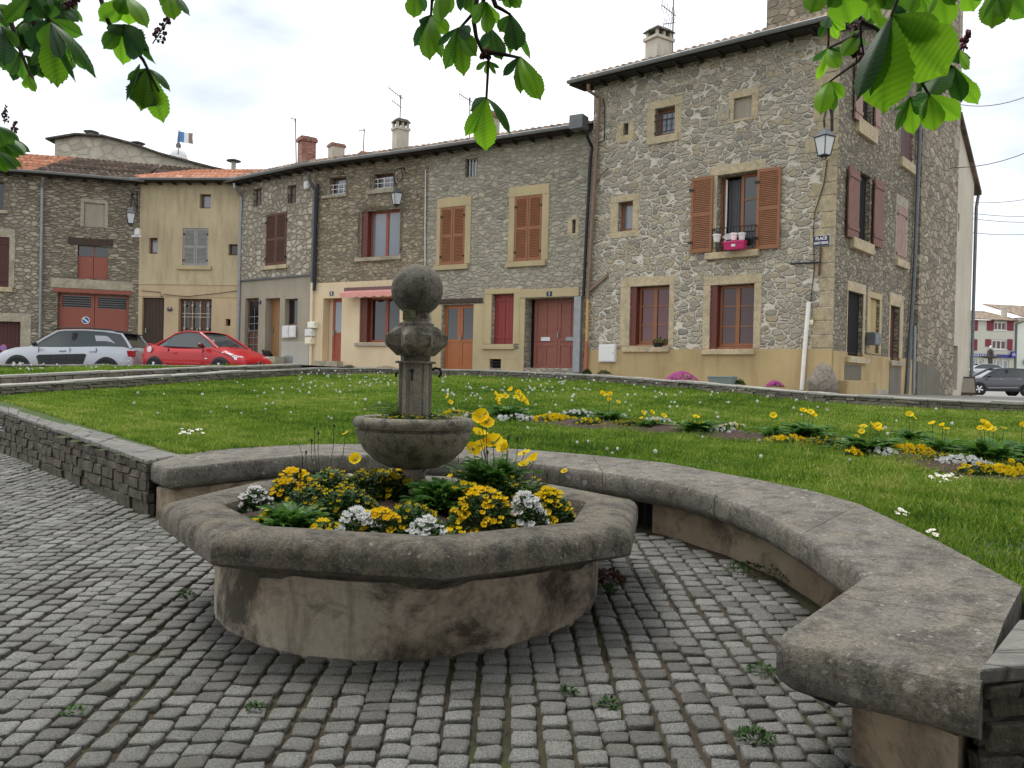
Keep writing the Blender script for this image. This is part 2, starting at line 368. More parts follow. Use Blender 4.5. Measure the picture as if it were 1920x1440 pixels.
for i in range(-86, 27):
    y = 1.3+random.random()*.1
    while y < 12.5:
        ln = random.uniform(.076, .112); yc = y+ln/2; bow = .035*math.sin(yc*.55+1)+.012*math.sin(yc*2.1+i)
        xc = (i+.5)*pitch+bow; y += ln+random.uniform(.011, .021)
        if math.hypot(xc-FC.x, yc-FC.y) < 1.05: continue
        q = proj((xc, yc, zp(xc, yc)))
        if not(-140 < q[0] < 2060 and q[1] < 1620): continue
        if not inpoly([xc], [yc], clip)[0]: continue
        hx = pitch/2-random.uniform(.004, .011); hy = ln/2
        px_ = np.sign(np.cos(ang8))*np.abs(np.cos(ang8))**.34; py_ = np.sign(np.sin(ang8))*np.abs(np.sin(ang8))**.34
        jx = rng.normal(0, .065, 8); jy = rng.normal(0, .065, 8); th = random.gauss(0, .05)
        ex = (px_+jx)*hx; ey = (py_+jy)*hy
        ex, ey = ex*math.cos(th)-ey*math.sin(th), ex*math.sin(th)+ey*math.cos(th)
        tx, ty = rng.normal(0, .03, 2); hz = rng.normal(0, .0025)
        rows = [(1.0, -.035), (1.0, -.003), (.96, .0025), (.6, .0032)]
        for sc_, dz in rows:
            X = xc+ex*sc_; Y = yc+ey*sc_
            jz = rng.normal(0, .0016, 8) if dz > -.02 else 0
            V.append(np.stack([X, Y, zp(X, Y)+dz+hz+jz+(tx*ex+ty*ey)*sc_], 1))
        V.append(np.array([[xc, yc, zp(xc, yc)+.0034+hz+rng.normal(0, .002)]]))
        for r_ in range(3):
            for k in range(8):
                a, c_ = off+r_*8+k, off+r_*8+(k+1) % 8
                F.append((a, c_, c_+8, a+8))
        for k in range(0, 8, 2):
            F.append((off+24+k, off+24+(k+1) % 8, off+24+(k+2) % 8, off+32))
        T.append(np.full(33, random.random())); off += 33
print('setts', off//33)
tag(npmesh('cobblestone_paving', np.concatenate(V), np.array(F), M_SETT, None, True, np.concatenate(T)), kind='structure')
# ---- low walls round the lawn: line of base pixels on the lawn plane
FARW = [LW(*p) for p in [(-150, 757), (0, 745), (220, 729), (430, 713), (600, 704)]]+[LW(735, 703.5)]+[LW(*p) for p in [(900, 706), (1100, 716), (1300, 732), (1550, 757), (1740, 768), (1920, 777), (2150, 792)]]
lawn_poly = [(p.x, p.y) for p in FARW]+[(13.5, 6.5), (3.4, 2.6), (2.45, 3.5)]+[(a.x*.5+b_.x*.5, a.y*.5+b_.y*.5) for a, b_ in zip(INN[::-1], OUT[::-1])]
WL = [ST(345, 851), LW(0, 753), LW(-180, 718)]
WLf = [ST(278, 868), LW(0, 776), LW(-180, 738)]
lawn_poly += [(-3.2, 7.45), (WLf[1].x*.8+WL[1].x*.2-.1, WLf[1].y*.8+WL[1].y*.2), (WLf[2].x*.8+WL[2].x*.2-.2, WLf[2].y*.8+WL[2].y*.2)]
mb = MB(); g = .3
for x in np.arange(-16, 15, g):
    for y in np.arange(2, 28, g):
        if inpoly([x+g/2], [y+g/2], lawn_poly)[0]:
            mb.quad(*[(a, c_, zl(a, c_)) for a, c_ in ((x, y), (x+g, y), (x+g, y+g), (x, y+g))])
tag(obj('lawn', mb, M_LAWN, merge=True), kind='structure')
def wall_strip(pts_front, pts_back, z0s, z1s, wob=.0):
    """a wall between two plan lines; returns (body, coping) builders"""
    body = MB(); cop = MB(); n = len(pts_front)
    for i in range(n-1):
        a, b_ = Vector(pts_front[i]), Vector(pts_front[i+1]); c_, d = Vector(pts_back[i]), Vector(pts_back[i+1])
        L = (b_-a).length; m = max(1, int(L/.45))
        for j in range(m):
            t0, t1 = j/m, (j+1)/m
            A, B, C2, D = a.lerp(b_, t0), a.lerp(b_, t1), c_.lerp(d, t0), c_.lerp(d, t1)
            za0, za1 = z0s[i]*(1-t0)+z0s[i+1]*t0, z0s[i]*(1-t1)+z0s[i+1]*t1
            zb0, zb1 = z1s[i]*(1-t0)+z1s[i+1]*t0, z1s[i]*(1-t1)+z1s[i+1]*t1
            h = .05; e = [random.uniform(-wob, wob) for _ in range(4)]; nx = (A-C2).normalized()*.03
            body.hexa([(A.x, A.y, za0), (B.x, B.y, za1), (D.x, D.y, za1), (C2.x, C2.y, za0), (A.x, A.y, zb0-h), (B.x, B.y, zb1-h), (D.x, D.y, zb1-h), (C2.x, C2.y, zb0-h)])
            A2, B2 = A+nx*(1+e[0]*30), B+nx*(1+e[1]*30)
            dz = random.uniform(-wob, wob); gp = (B2-A2).normalized()*.004
            cop.hexa([(A2.x+gp.x, A2.y+gp.y, zb0-h+.002), (B2.x-gp.x, B2.y-gp.y, zb1-h+.002), (D.x, D.y, zb1-h+.002), (C2.x, C2.y, zb0-h+.002),
                      (A2.x+gp.x, A2.y+gp.y, zb0+dz), (B2.x-gp.x, B2.y-gp.y, zb1+dz), (D.x, D.y, zb1+dz), (C2.x, C2.y, zb0+dz)])
    return body, cop
def stone_face(a, c_, z0f, z1f, hs=(.07, .13), ls=(.14, .36), out=.03):
    """courses of separate rough stones set on the face from a to c_ (plan points); z0f, z1f give bottom and top along t"""
    mb = MB(); a, c_ = Vector(a), Vector(c_); L = (c_-a).length; t_ = (c_-a)/L; n = Vector((t_.y, -t_.x))
    zz = 0.0; H = max(z1f(0)-z0f(0), z1f(1)-z0f(1))
    while zz < H:
        h = random.uniform(*hs); x = random.uniform(-.2, 0)
        while x < L:
            l = random.uniform(*ls); x0, x1 = max(0, x)+.006, min(L, x+l)-.006; x += l
            if x1-x0 < .03: continue
            tm = (x0+x1)/2/L; b0 = z0f(tm)+zz+.005; b1 = min(z0f(tm)+zz+h-.005, z1f(tm)-.004)
            if b1-b0 < .02: continue
            o = random.uniform(.004, out); J = lambda k: random.uniform(-k, k); pts = []
            for zq in (b0, b1):
                for xq, oo in ((x0, -.05), (x1, -.05), (x1, o+J(.012)), (x0, o+J(.012))):
                    p = a+t_*(xq+J(.014))+n*oo; pts.append((p.x, p.y, zq+J(.010)))
            mb.hexa(pts)
        zz += h
    return mb
def low_wall(name, label, line, z0, z1, width, side, mat=None, cop=None, wob=.012, cat='wall'):
    pts = [Vector((p[0], p[1])) for p in line]; back = []
    for i, p in enumerate(pts):
        t = (pts[min(i+1, len(pts)-1)]-pts[max(i-1, 0)]).normalized(); back.append(p+Vector((-t.y, t.x))*width*side)
    b_, c_ = wall_strip(pts, back, z0, z1, wob)
    o = thing(name, label, cat, (pts[0].x, pts[0].y, z0[0]))
    off = Vector((-pts[0].x, -pts[0].y, -z0[0])); M = Matrix.Translation(off)
    obj('masonry', MB().merge(b_, M), mat or M_LOWWALL, o); obj('coping', MB().merge(c_, M), cop or M_PALECOP, o, bevel=.012)
    sm = MB()
    for i in range(len(pts)-1):
        f0 = lambda t, i=i: (z1[i]-.26)*(1-t)+(z1[i+1]-.26)*t; f1 = lambda t, i=i: (z1[i]-.05)*(1-t)+(z1[i+1]-.05)*t
        sm.merge(stone_face(pts[i], pts[i+1], f0, f1, (.06, .11), (.15, .4)))
    q = obj('stone_facing', MB().merge(sm, M), M_LOWSTONE, o, bevel=.012); q['kind'] = 'stuff'
    return o, back
rl = FARW[5:]
o, RB = low_wall('low_stone_wall', 'low rubble wall with pale coping between the lawn and the stone houses', rl, [zl(p.x, p.y)-.2 for p in rl], [zl(p.x, p.y)+.19 for p in rl], .36, 1)
ll = FARW[:6]
o, LB = low_wall('low_stone_wall', 'long low rubble wall along the back left edge of the main lawn', ll, [zl(p.x, p.y)-.2 for p in ll], [zl(p.x, p.y)+.21 for p in ll], .34, 1)
# path and upper lawn strip behind it
def lvl(px, py, Y): return at(px, py, Y)
W2 = [lvl(-150, 731, 15.2), lvl(0, 718, 16), lvl(240, 705, 18.4), lvl(420, 697, 20.2), lvl(565, 692, 21.6)]
W1 = [lvl(-150, 691, 19.6), lvl(0, 690, 20.1), lvl(240, 691, 21.2), lvl(420, 692, 22.0), lvl(560, 692, 22.6)]
o, B2 = low_wall('low_stone_wall', 'middle low wall on the far side of the narrow path, left lawn strip above it', W2, [p.z-.35 for p in W2], [p.z+.14 for p in W2], .32, 1)
o, B1 = low_wall('low_stone_wall', 'low wall at the street edge just in front of the two parked cars', W1, [p.z-.3 for p in W1], [p.z+.10 for p in W1], .32, 1)
def sheet(name, rows, m, kind='structure', dz=0, sub=6):
    """ruled surface between two or more polylines of (x,y,z) with equal counts"""
    mb = MB()
    for r in range(len(rows)-1):
        for i in range(len(rows[r])-1):
            mb.quad(*[(p[0], p[1], p[2]+dz) for p in (rows[r][i], rows[r][i+1], rows[r+1][i+1], rows[r+1][i])])
    return tag(obj(name, mb, m, merge=True, smooth='all'), kind=kind)
sheet('path', [[(p.x, p.y, zl(ll[i].x, ll[i].y)+.1) for i, p in enumerate(LB[:5])], [(p.x, p.y, p.z-.08) for p in W2]], M_ROAD)
upper_lawn_rows = [[(B2[i].x, B2[i].y, W2[i].z+.10) for i in range(5)], [(p.x, p.y, p.z-.01) for p in W1]]
sheet('upper_lawn', upper_lawn_rows, M_LAWN)
# street
wall_line = [(-40, 20, 1.5)]+[(B1[i].x, B1[i].y, W1[i].z-.2+.08*i) for i in range(5)]+[(RB[i].x, RB[i].y, zl(rl[i].x, rl[i].y)+.165) for i in (0, 1, 2, 3, 4, 6, 7)]
car_line = [(-40, 27, 1.3), (-19, 26.6, 1.23), (-15.5, 26.4, 1.25), (-11.6, 26, 1.28), (-9, 25.4, 1.38), (-6, 25.6, 1.7), (-3.6, 25.6, 1.8), (-1, 25, 1.8), (2.2, 22.8, 1.72), (4.6, 20.2, 1.62), (6.9, 17.4, 1.46), (11, 15.5, 1.32), (16, 14, 1.25)]
house_line = [(-40, 31, 2.2), (-26, 31.4, 2.2), (-20, 32.3, 2.19), (-15.5, 33.4, 2.17), (-11, 33.3, 2.12), (-9, 31.8, 2.02), (-7.3, 30.6, 1.95), (-3, 28.2, 1.9), (0, 26.4, 1.87), (2.3, 25.0, 1.85), (5.2, 22.8, 1.66), (8.0, 20.4, 1.45), (20, 19, 1.32)]
sheet('street', [wall_line, car_line, house_line], M_ROAD)
sheet('road', [[(7.9, 20.4, 1.446), (20, 19, 1.316), (60, 14, 1.2)], [(17.5, 33, 1.41), (30, 32, 1.36), (80, 30, 1.3)], [(22, 55, 1.36), (40, 55, 1.32), (110, 52, 1.3)], [(40, 90, 2.9), (70, 92, 2.9), (140, 90, 2.9)], [(50, 130, 4.5), (90, 130, 4.5), (180, 130, 4.5)]], M_ROAD)
# ---- stone bench round the fountain
PROF = [(.040, 0), (.016, -.006), (.004, -.022), (0, -.042), (0, -.13), (.012, -.157), (.05, -.187), (.12, -.217), (.2, -.24)]
def inset_poly(poly, flags, d):
    n = len(poly); A = sum(poly[i].x*poly[(i+1) % n].y-poly[(i+1) % n].x*poly[i].y for i in range(n)); s = 1 if A > 0 else -1
    ln = []
    for i in range(n):
        a, c_ = poly[i].xy, poly[(i+1) % n].xy; t = (c_-a).normalized(); nn = Vector((-t.y, t.x))*s
        ln.append((a+nn*(d if flags[i] else 0), t))
    res = []
    for i in range(n):
        (p, t), (q, u) = ln[i-1], ln[i]; den = t.x*u.y-t.y*u.x
        if abs(den) < 1e-3: res.append(q.copy())
        else:
            k = ((q.x-p.x)*u.y-(q.y-p.y)*u.x)/den; res.append(p+t*k)
    return res
def slab(poly, flags, prof=PROF):
    mb = MB(); n = len(poly); rings = []
    for d, dz in prof:
        r = inset_poly(poly, flags, d); rings.append([(p.x, p.y, zs(p.x, p.y)+dz) for p in r])
    for r in rings: mb.v += r
    for i in range(len(rings)-1):
        for k in range(n): mb.f.append((i*n+k, i*n+(k+1) % n, (i+1)*n+(k+1) % n, (i+1)*n+k))
    mb.f += [tuple(range(n)), tuple((len(rings)-1)*n+k for k in range(n))[::-1]]
    return mb
bench = thing('stone_bench', 'long curved stone bench with rounded seat slabs wrapping behind the octagonal fountain', 'bench')
def seat(poly, flags):
    c0 = sum(poly, Vector())/len(poly); poly = [c0+(p-c0)*.9955 for p in poly]
    obj('seat_slab', slab(poly, flags), M_COPING, bench, smooth=35)
seat([ST(249, 857), ST(311, 879), INN[1], INN[2], OUT[2], OUT[1], OUT[0]], [1, 1, 1, 0, 0, 0, 0])
for a, c_ in ((2, 4), (4, 6), (6, 8), (8, 10)):
    seat(INN[a:c_+1]+OUT[a:c_+1][::-1], [1]*(c_-a)+[0]*(c_-a+2))
J1, J2 = ST(1560, 1117), ST(1884, 1165)
seat(INN[10:13]+[J1, J2]+OUT[10:13][::-1], [1, 1, 1, 0, 0, 0, 0, 0])
seat([J1, ST(1462, 1183), ST(1456, 1196), ST(1478, 1207), ST(1838, 1290), J2], [1, 1, 1, 1, 0, 0])
# base wall under it
mb = MB(); n = len(INN)
def mid(i, t): return INN[i].lerp(OUT[i], t)
vent0, vent1 = 6, 7
for i in range(n-1):
    a, c_, d, e = mid(i, .30), mid(i+1, .30), mid(i+1, .8), mid(i, .8)
    def zz(p, top): return zs(p.x, p.y)-.2 if top else zp(p.x, p.y)-.08
    if i == vent0:
        a2, c2 = a.lerp(c_, .02), a.lerp(c_, .86)
        for q0, q1, r0, r1 in ((a, a2, e, e.lerp(d, .02)), (c2, c_, e.lerp(d, .86), d)):
            mb.hexa([(q0.x, q0.y, zz(q0, 0)), (q1.x, q1.y, zz(q1, 0)), (r1.x, r1.y, zz(r1, 0)), (r0.x, r0.y, zz(r0, 0)), (q0.x, q0.y, zz(q0, 1)), (q1.x, q1.y, zz(q1, 1)), (r1.x, r1.y, zz(r1, 1)), (r0.x, r0.y, zz(r0, 1))])
        VENT = (a2, c2)
        continue
    mb.hexa([(a.x, a.y, zz(a, 0)), (c_.x, c_.y, zz(c_, 0)), (d.x, d.y, zz(d, 0)), (e.x, e.y, zz(e, 0)), (a.x, a.y, zz(a, 1)), (c_.x, c_.y, zz(c_, 1)), (d.x, d.y, zz(d, 1)), (e.x, e.y, zz(e, 1))])
for poly in ([ST(280, 872), ST(318, 876), INN[2], OUT[2], OUT[0]], [ST(1600, 1100), ST(1500, 1190), ST(1800, 1262), ST(1862, 1162)]):
    c0 = sum(poly, Vector())/len(poly); pp = [c0+(p-c0)*.9 for p in poly]; k = len(pp)
    if k == 4: pp = [mid(12, .25)+Vector((-.12, -.1, 0)), ST(1588, 1212)+Vector((.05, .06, 0)), ST(1800, 1268), ST(1868, 1170)]
    mb.add([(p.x, p.y, zp(p.x, p.y)-.08) for p in pp]+[(p.x, p.y, zs(p.x, p.y)-.2) for p in pp], [tuple(range(k))[::-1], tuple(range(k, 2*k))]+[(i, (i+1) % k, k+(i+1) % k, k+i) for i in range(k)])
obj('base_wall', mb, M_OCHRE, bench)
# recessed vent with bars
a2, c2 = VENT; mb = MB(); t = (c2-a2).normalized()
for k in range(7):
    p = a2.lerp(c2, (k+.5)/7)+Vector((-t.y, t.x, 0))*.06
    mb.box(p.x-.008, p.x+.008, p.y-.008, p.y+.008, zp(p.x, p.y)-.02, zs(p.x, p.y)-.2)
obj('vent_grille', mb, M_IRON, bench)
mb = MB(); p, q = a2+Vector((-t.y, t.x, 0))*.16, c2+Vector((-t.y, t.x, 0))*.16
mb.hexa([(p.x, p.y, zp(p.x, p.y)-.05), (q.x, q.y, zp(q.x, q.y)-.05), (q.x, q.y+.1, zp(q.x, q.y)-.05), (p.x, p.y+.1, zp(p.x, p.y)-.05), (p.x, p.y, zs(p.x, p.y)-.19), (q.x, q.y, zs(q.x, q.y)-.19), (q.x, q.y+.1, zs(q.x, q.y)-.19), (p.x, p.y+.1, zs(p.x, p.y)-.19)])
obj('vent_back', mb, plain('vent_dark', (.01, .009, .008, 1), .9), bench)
# ---- left retaining wall with coping
def retaining(name, label, fl, bl, ztop, drop):
    o = thing(name, label, 'wall', (fl[0].x, fl[0].y, ztop[0]-drop))
    b_, c_ = wall_strip([Vector((p.x, p.y)) for p in fl], [Vector((p.x, p.y)) for p in bl], [zp(p.x, p.y)-.1 for p in fl], ztop, .008)
    M = Matrix.Translation((-fl[0].x, -fl[0].y, -(ztop[0]-drop)))
    obj('masonry', MB().merge(b_, M), M_DRYWALL, o); obj('coping', MB().merge(c_, M), M_SLAB, o, bevel=.01)
    sm = MB()
    for i in range(len(fl)-1):
        f0 = lambda t, i=i: zp(*fl[i].lerp(fl[i+1], t).xy)-.03; f1 = lambda t, i=i: ztop[i]*(1-t)+ztop[i+1]*t-.05
        P0, P1 = fl[i].xy, fl[i+1].xy
        if (P1.x-P0.x) < 0: P0, P1 = P1, P0; g0, g1 = f0, f1; f0 = lambda t, g=g0: g(1-t); f1 = lambda t, g=g1: g(1-t)
        sm.merge(stone_face(P0, P1, f0, f1))
    q = obj('stone_facing', MB().merge(sm, M), M_DARKSTONE, o, bevel=.014); q['kind'] = 'stuff'
    return o
fl = [ST(280, 869), WLf[1], WLf[2]]; bl = [ST(347, 850), WL[1], WL[2]]
lw = retaining('retaining_wall', 'dark rubble retaining wall with slab coping running from the left end of the bench', fl, bl, [zl(fl[0].x, fl[0].y)+.035, zl(WLf[1].x, WLf[1].y)+.06, zl(WLf[2].x, WLf[2].y)+.07], .6)
v = at(8, 803, WLf[1].y-.12); tag(lw, None)
mb = MB()
for k in range(4): mb.box(-.22, .1, -.03, 0, -.09+k*.045, -.065+k*.045)
g_ = obj('wall_vent', mb, plain('galvanised', (.45, .46, .47, 1), .45, .6), lw); g_.location = v-lw.location; g_.rotation_euler = (0, 0, R(-38))
fr = [ST(1846, 1284), ST(1846, 1284)+Vector((1.35, .22, 0))]; br = [ST(1900, 1160)+Vector((.04, .03, 0)), ST(1900, 1160)+Vector((1.5, .3, 0))]
fr = [p+Vector((.02, .06, 0)) for p in fr]
retaining('retaining_wall', 'dark rough stone retaining wall beyond the near end of the bench', fr, br, [zs(fr[0].x, fr[0].y)+.03, zs(fr[1].x, fr[1].y)+.03], .6)
# ---- fountain
fb = zp(FC.x, FC.y)
ftn = thing('fountain', 'octagonal stone fountain basin planted with flowers, bowl and ball topped pillar in its middle', 'fountain', (FC.x, FC.y, 0))
PH = R(-78); RO = 1.60
def ring8(prof, n=8, ph=PH, seg=6):
    """octagonal lathe, edges subdivided, corners a little worn"""
    mb = MB(); m = n*seg
    for rr, z in prof:
        for k in range(n):
            a0, a1 = ph+k*2*math.pi/n, ph+(k+1)*2*math.pi/n
            for j in range(seg):
                t = j/seg; x = rr*(math.cos(a0)*(1-t)+math.cos(a1)*t); y = rr*(math.sin(a0)*(1-t)+math.sin(a1)*t)
                mb.v.append((x, y, z))
    for i in range(len(prof)-1):
        for k in range(m): mb.f.append((i*m+k, i*m+(k+1) % m, (i+1)*m+(k+1) % m, (i+1)*m+k))
    return mb
rim_prof = [(1.10, .66), (1.11, .775), (1.13, .812), (1.165, .830), (1.25, .838), (1.36, .837), (1.425, .828), (1.462, .809), (1.482, .780), (1.487, .748), (1.487, .695), (1.480, .688), (1.44, .672), (1.36, .65), (1.27, .625), (1.22, .60), (1.20, .575), (1.15, .57), (1.10, .66)]
obj('basin_rim', ring8(rim_prof), M_STONE_F, ftn, smooth=33)
mb = MB().lathe([(1.168, -.05), (1.158, .25), (1.158, .60), (1.0, .605)], 72, (0, 0), False)
obj('basin_wall', mb, M_DRUM, ftn, smooth=40)
# stain skirt where the rim drips: mound of soil
mb = MB(); NR, NA = 8, 40
def soilz(x, y): 
    r = math.hypot(x, y); return .73+.13*max(0, 1-(r/1.08)**2)
for i in range(NR+1):
    for k in range(NA):
        r = 1.12*i/NR; a = 2*math.pi*k/NA; x, y = r*math.cos(a), r*math.sin(a); mb.v.append((x, y, soilz(x, y)+random.uniform(-.012, .012)))
for i in range(NR):
    for k in range(NA): mb.f.append((i*NA+k, i*NA+(k+1) % NA, (i+1)*NA+(k+1) % NA, (i+1)*NA+k))
obj('soil', mb, M_SOIL, ftn, smooth='all')
AX = (-.005, 0)
mb = MB().lathe([(.062, .7), (.062, 1.06)], 12, AX); mb.box(AX[0]+.02, AX[0]+.075, -.05, .05, .7, 1.02)
obj('stem', mb, M_LIGHTST, ftn, smooth=30)
pr = [(.07, 1.03), (.16, 1.045), (.24, 1.085), (.305, 1.145), (.34, 1.205), (.358, 1.255), (.36, 1.268), (.345, 1.272), (.345, 1.282), (.368, 1.288), (.378, 1.31), (.375, 1.333), (.358, 1.35), (.335, 1.354), (.31, 1.345), (.30, 1.315)]
obj('bowl', MB().lathe(pr, 56, AX, False), M_PILLAR, ftn, smooth=40)
obj('bowl_soil', MB().lathe([(.305, 1.318), (.2, 1.325), (.0, 1.33)], 24, AX, False), M_SOIL, ftn)
# fluted column: four clustered shafts
mb = MB()
for k in range(4):
    a = R(-80+90*k); u = Vector((math.cos(a), math.sin(a))); t = Vector((-u.y, u.x))
    P4 = [AX[0]+0, 0]
    for s0, s1, r0, r1 in ((-.036, .036, .0, .102),):
        q = [Vector(AX)+u*r0+t*s0, Vector(AX)+u*r0+t*s1, Vector(AX)+u*r1+t*s1, Vector(AX)+u*r1+t*s0]
        mb.hexa([(p.x, p.y, 1.31) for p in q]+[(p.x, p.y, 1.69) for p in q])
    a2 = a+R(45); u2 = Vector((math.cos(a2), math.sin(a2)))
    c_ = Vector(AX)+u2*.062; mb.lathe([(.036, 1.31), (.036, 1.69)], 10, (c_.x, c_.y))
obj('column', mb, M_LIGHTST, ftn, smooth=30)
mb = MB().lathe([(.098, 1.685), (.098, 1.705), (.108, 1.709), (.108, 1.727), (.125, 1.731), (.125, 1.75)], 4, AX, True, R(-35))
mb.lathe([(.132, 1.688), (.132, 1.70)], 8, AX, True, R(-10)); mb.lathe([(.09, 1.66), (.095, 1.74)], 8, AX)
obj('necking', mb, M_PILLAR, ftn)
# star-cut capital with eight pyramidal facets
mb = MB(); zc0, zc1, zc2, zc3 = 1.735, 1.795, 1.86, 1.915
pts = []
for k in range(8):
    a = R(-80+45*k+22.5)
    for rr, z in ((.125, zc0), (.205, zc1+.01), (.205, zc2-.005), (.135, zc3)): pts.append((AX[0]+rr*math.cos(a), rr*math.sin(a), z))
    a2 = a+R(22.5)
    for rr, z in ((.10, zc0+.002), (.138, zc1-.01), (.140, zc2+.01), (.12, zc3-.002)): pts.append((AX[0]+rr*math.cos(a2), rr*math.sin(a2), z))
o8 = len(mb.v); mb.v += pts
for k in range(16):
    for j in range(3): mb.f.append((k*4+j, ((k+1) % 16)*4+j, ((k+1) % 16)*4+j+1, k*4+j+1))
mb.f += [tuple(k*4 for k in range(16))[::-1], tuple(k*4+3 for k in range(16))]
obj('capital', mb, M_PILLAR, ftn)
mb = MB().lathe([(.105, 1.91), (.112, 1.917), (.112, 1.935), (.10, 1.94), (.082, 1.946), (.079, 2.03)], 8, AX, True, R(12))
obj('neck', mb, M_PILLAR, ftn)
mb = MB().box(-.039, .039, -.008, 0, -.034, .034)
pl = obj('plaque', mb, paint('old_plate', (.20, .21, .12, 1), .6), ftn); pl.location = (AX[0]-.036, -.082, 1.982); pl.rotation_euler = (0, 0, R(-4))
MK = plain('dark_lettering', (.03, .035, .012, 1), .7)
for s_, z, x, f_ in (('EAU', .019, -.012, .021), ('NON', .0, -.012, .021), ('POTABLE', -.021, 0, .017)): text('lettering', s_, f_, MK, pl, (x, -.0085, z))
mb = MB().ball((AX[0], 0, 2.145), .161, 40, 26)
bl_ = weathered('mossy_ball_stone', (.19, .175, .14, 1), (.12, .11, .088, 1), (.03, .028, .022, 1), .5, True, .8, 1.3, .8)
nt = bl_.node_tree; prn = [n for n in nt.nodes if n.type == 'BSDF_PRINCIPLED'][0]
mxn = nt.nodes.new('ShaderNodeMix'); mxn.data_type = 'RGBA'; l0 = prn.inputs['Base Color'].links[0].from_socket
gm = nt.nodes.new('ShaderNodeNewGeometry'); sx_ = nt.nodes.new('ShaderNodeSeparateXYZ'); nt.links.new(gm.outputs['Normal'], sx_.inputs[0])
nzn = nt.nodes.new('ShaderNodeTexNoise'); nzn.inputs['Scale'].default_value = 22; tcn = nt.nodes.new('ShaderNodeTexCoord'); nt.links.new(tcn.outputs['Object'], nzn.inputs[0])
ad = nt.nodes.new('ShaderNodeMath'); ad.operation = 'ADD'; nt.links.new(sx_.outputs[2], ad.inputs[0]); nt.links.new(nzn.outputs[0], ad.inputs[1])
mr = nt.nodes.new('ShaderNodeMapRange'); nt.links.new(ad.outputs[0], mr.inputs[0]); mr.inputs[1].default_value = 1.42; mr.inputs[2].default_value = 1.6; mr.inputs[4].default_value = .8
nt.links.new(mr.outputs[0], mxn.inputs[0]); nt.links.new(l0, mxn.inputs[6]); mxn.inputs[7].default_value = (.16, .13, .02, 1); nt.links.new(mxn.outputs[2], prn.inputs['Base Color'])
obj('ball_finial', mb, bl_, ftn, smooth='all')
# iron spout hook and keyhole slot
mb = MB(); mb.tube([(AX[0]+.09, 0, 1.645), (AX[0]+.125, -.01, 1.66), (AX[0]+.155, -.015, 1.655), (AX[0]+.165, -.015, 1.63), (AX[0]+.15, -.015, 1.605)], .009, 6)
obj('spout', mb, M_IRON, ftn); mb = MB(); mb.tube([(AX[0]-.1, 0, 1.63), (AX[0]-.118, -.01, 1.625), (AX[0]-.122, -.01, 1.6)], .009, 6)
obj('spout', mb, M_IRON, ftn)
mb = MB().ball((AX[0]-.01, -.103, 1.64), .014, 8, 6, (1, .4, 1.2)); mb.box(AX[0]-.016, AX[0]-.002, -.106, -.09, 1.58, 1.635)
obj('spout_hole', mb, M_IRON, ftn)
# ================================================================== houses
class Fac:
    def __init__(s, A, B, zb):
        s.A = Vector((A[0], A[1])); s.B = Vector((B[0], B[1])); s.zb = zb
        s.x = (s.B-s.A).normalized(); s.y = Vector((-s.x.y, s.x.x)); s.L = (s.B-s.A).length
    def loc(s, px, py, depth=0.0):
        d = ray(px, py); A = s.A+s.y*depth; den = d.x*s.y.x+d.y*s.y.y
        t = ((A.x)*s.y.x+(A.y)*s.y.y)/den; Pp = EYE+d*t
        return (Pp.xy-s.A).dot(s.x), Pp.z-s.zb
    def rect(s, xl, yt, xr, yb, depth=0.0):
        ym, xm = (yt+yb)/2, (xl+xr)/2
        return s.loc(xl, ym, depth)[0], s.loc(xr, ym, depth)[0], s.loc(xm, yb, depth)[1], s.loc(xm, yt, depth)[1]
    def world(s, x, y, z):
        p = s.A+s.x*x+s.y*y; return Vector((p.x, p.y, z+s.zb))
    def rz(s): return math.atan2(s.x.y, s.x.x)
def node(px, py, Y): p = at(px, py, Y); return (p.x, p.y)
N5 = node(1562, 600, 20.5); N4 = node(1106, 500, 25.0); N3 = node(586, 500, 30.5); N2 = node(448, 500, 33.2)
N1 = node(261, 500, 33.6); N1b = node(78, 480, 32.6); N0 = node(-260, 480, 31.4)
ND = node(800, 460, 28.1)
# ---- materials
GLASS = plain('dark_glass', (.012, .014, .016, 1), .04, 0, .8)
GLASS_SKY = plain('glass_painted_sky', (.20, .22, .25, 1), .06, 0, .9)  # bright panes: sky reflection painted in as a light grey-blue base colour
GLASS_RED = plain('glass_red_curtain', (.10, .012, .016, 1), .07, 0, .7)
GLASS_BROWN = plain('glass_brown_curtain', (.06, .018, .018, 1), .08, 0, .6)
W_ORANGE = paint('orange_brown_wood', (.29, .118, .050, 1), .5, .15)
W_RUST = paint('rust_red_wood', P(140, 62, 42), .55, .2)
W_DARKRED = paint('dark_red_wood', P(92, 38, 26), .5, .2)
W_DOOR = paint('varnished_oak', P(150, 78, 30), .4, .25, grain=(6, 6, .6))
W_BROWN = paint('dark_brown_wood', P(84, 52, 36), .55, .25)
W_GARAGE = paint('brick_red_metal', P(128, 60, 42), .5, .12)
W_OLD = paint('old_weathered_boards', P(62, 46, 36), .8, .5, grain=(8, 8, .5))
W_GREY = paint('grey_shutter_paint', P(122, 122, 116), .7, .25)
W_RED = paint('deep_red_paint', P(128, 36, 34), .5, .15)
W_TAN = paint('tan_door_wood', P(140, 96, 52), .5, .3, grain=(6, 6, .6))
W_PINK = paint('faded_pink_paint', (.36, .225, .18, 1), .7, .2)
W_TERRA = paint('terracotta_shutter_paint', (.19, .072, .045, 1), .6, .15)
W_MAROON = paint('maroon_paint', P(70, 30, 26), .6, .2)
IRONW = plain('wrought_iron', (.015, .014, .015, 1), .55)
WHITE = plain('white_plastic', (.72, .72, .70, 1), .5)
ZINC = paint('zinc', P(120, 124, 126), .45, .25, .5)
ZINC_D = paint('dark_zinc', P(84, 88, 90), .5, .3, .4)
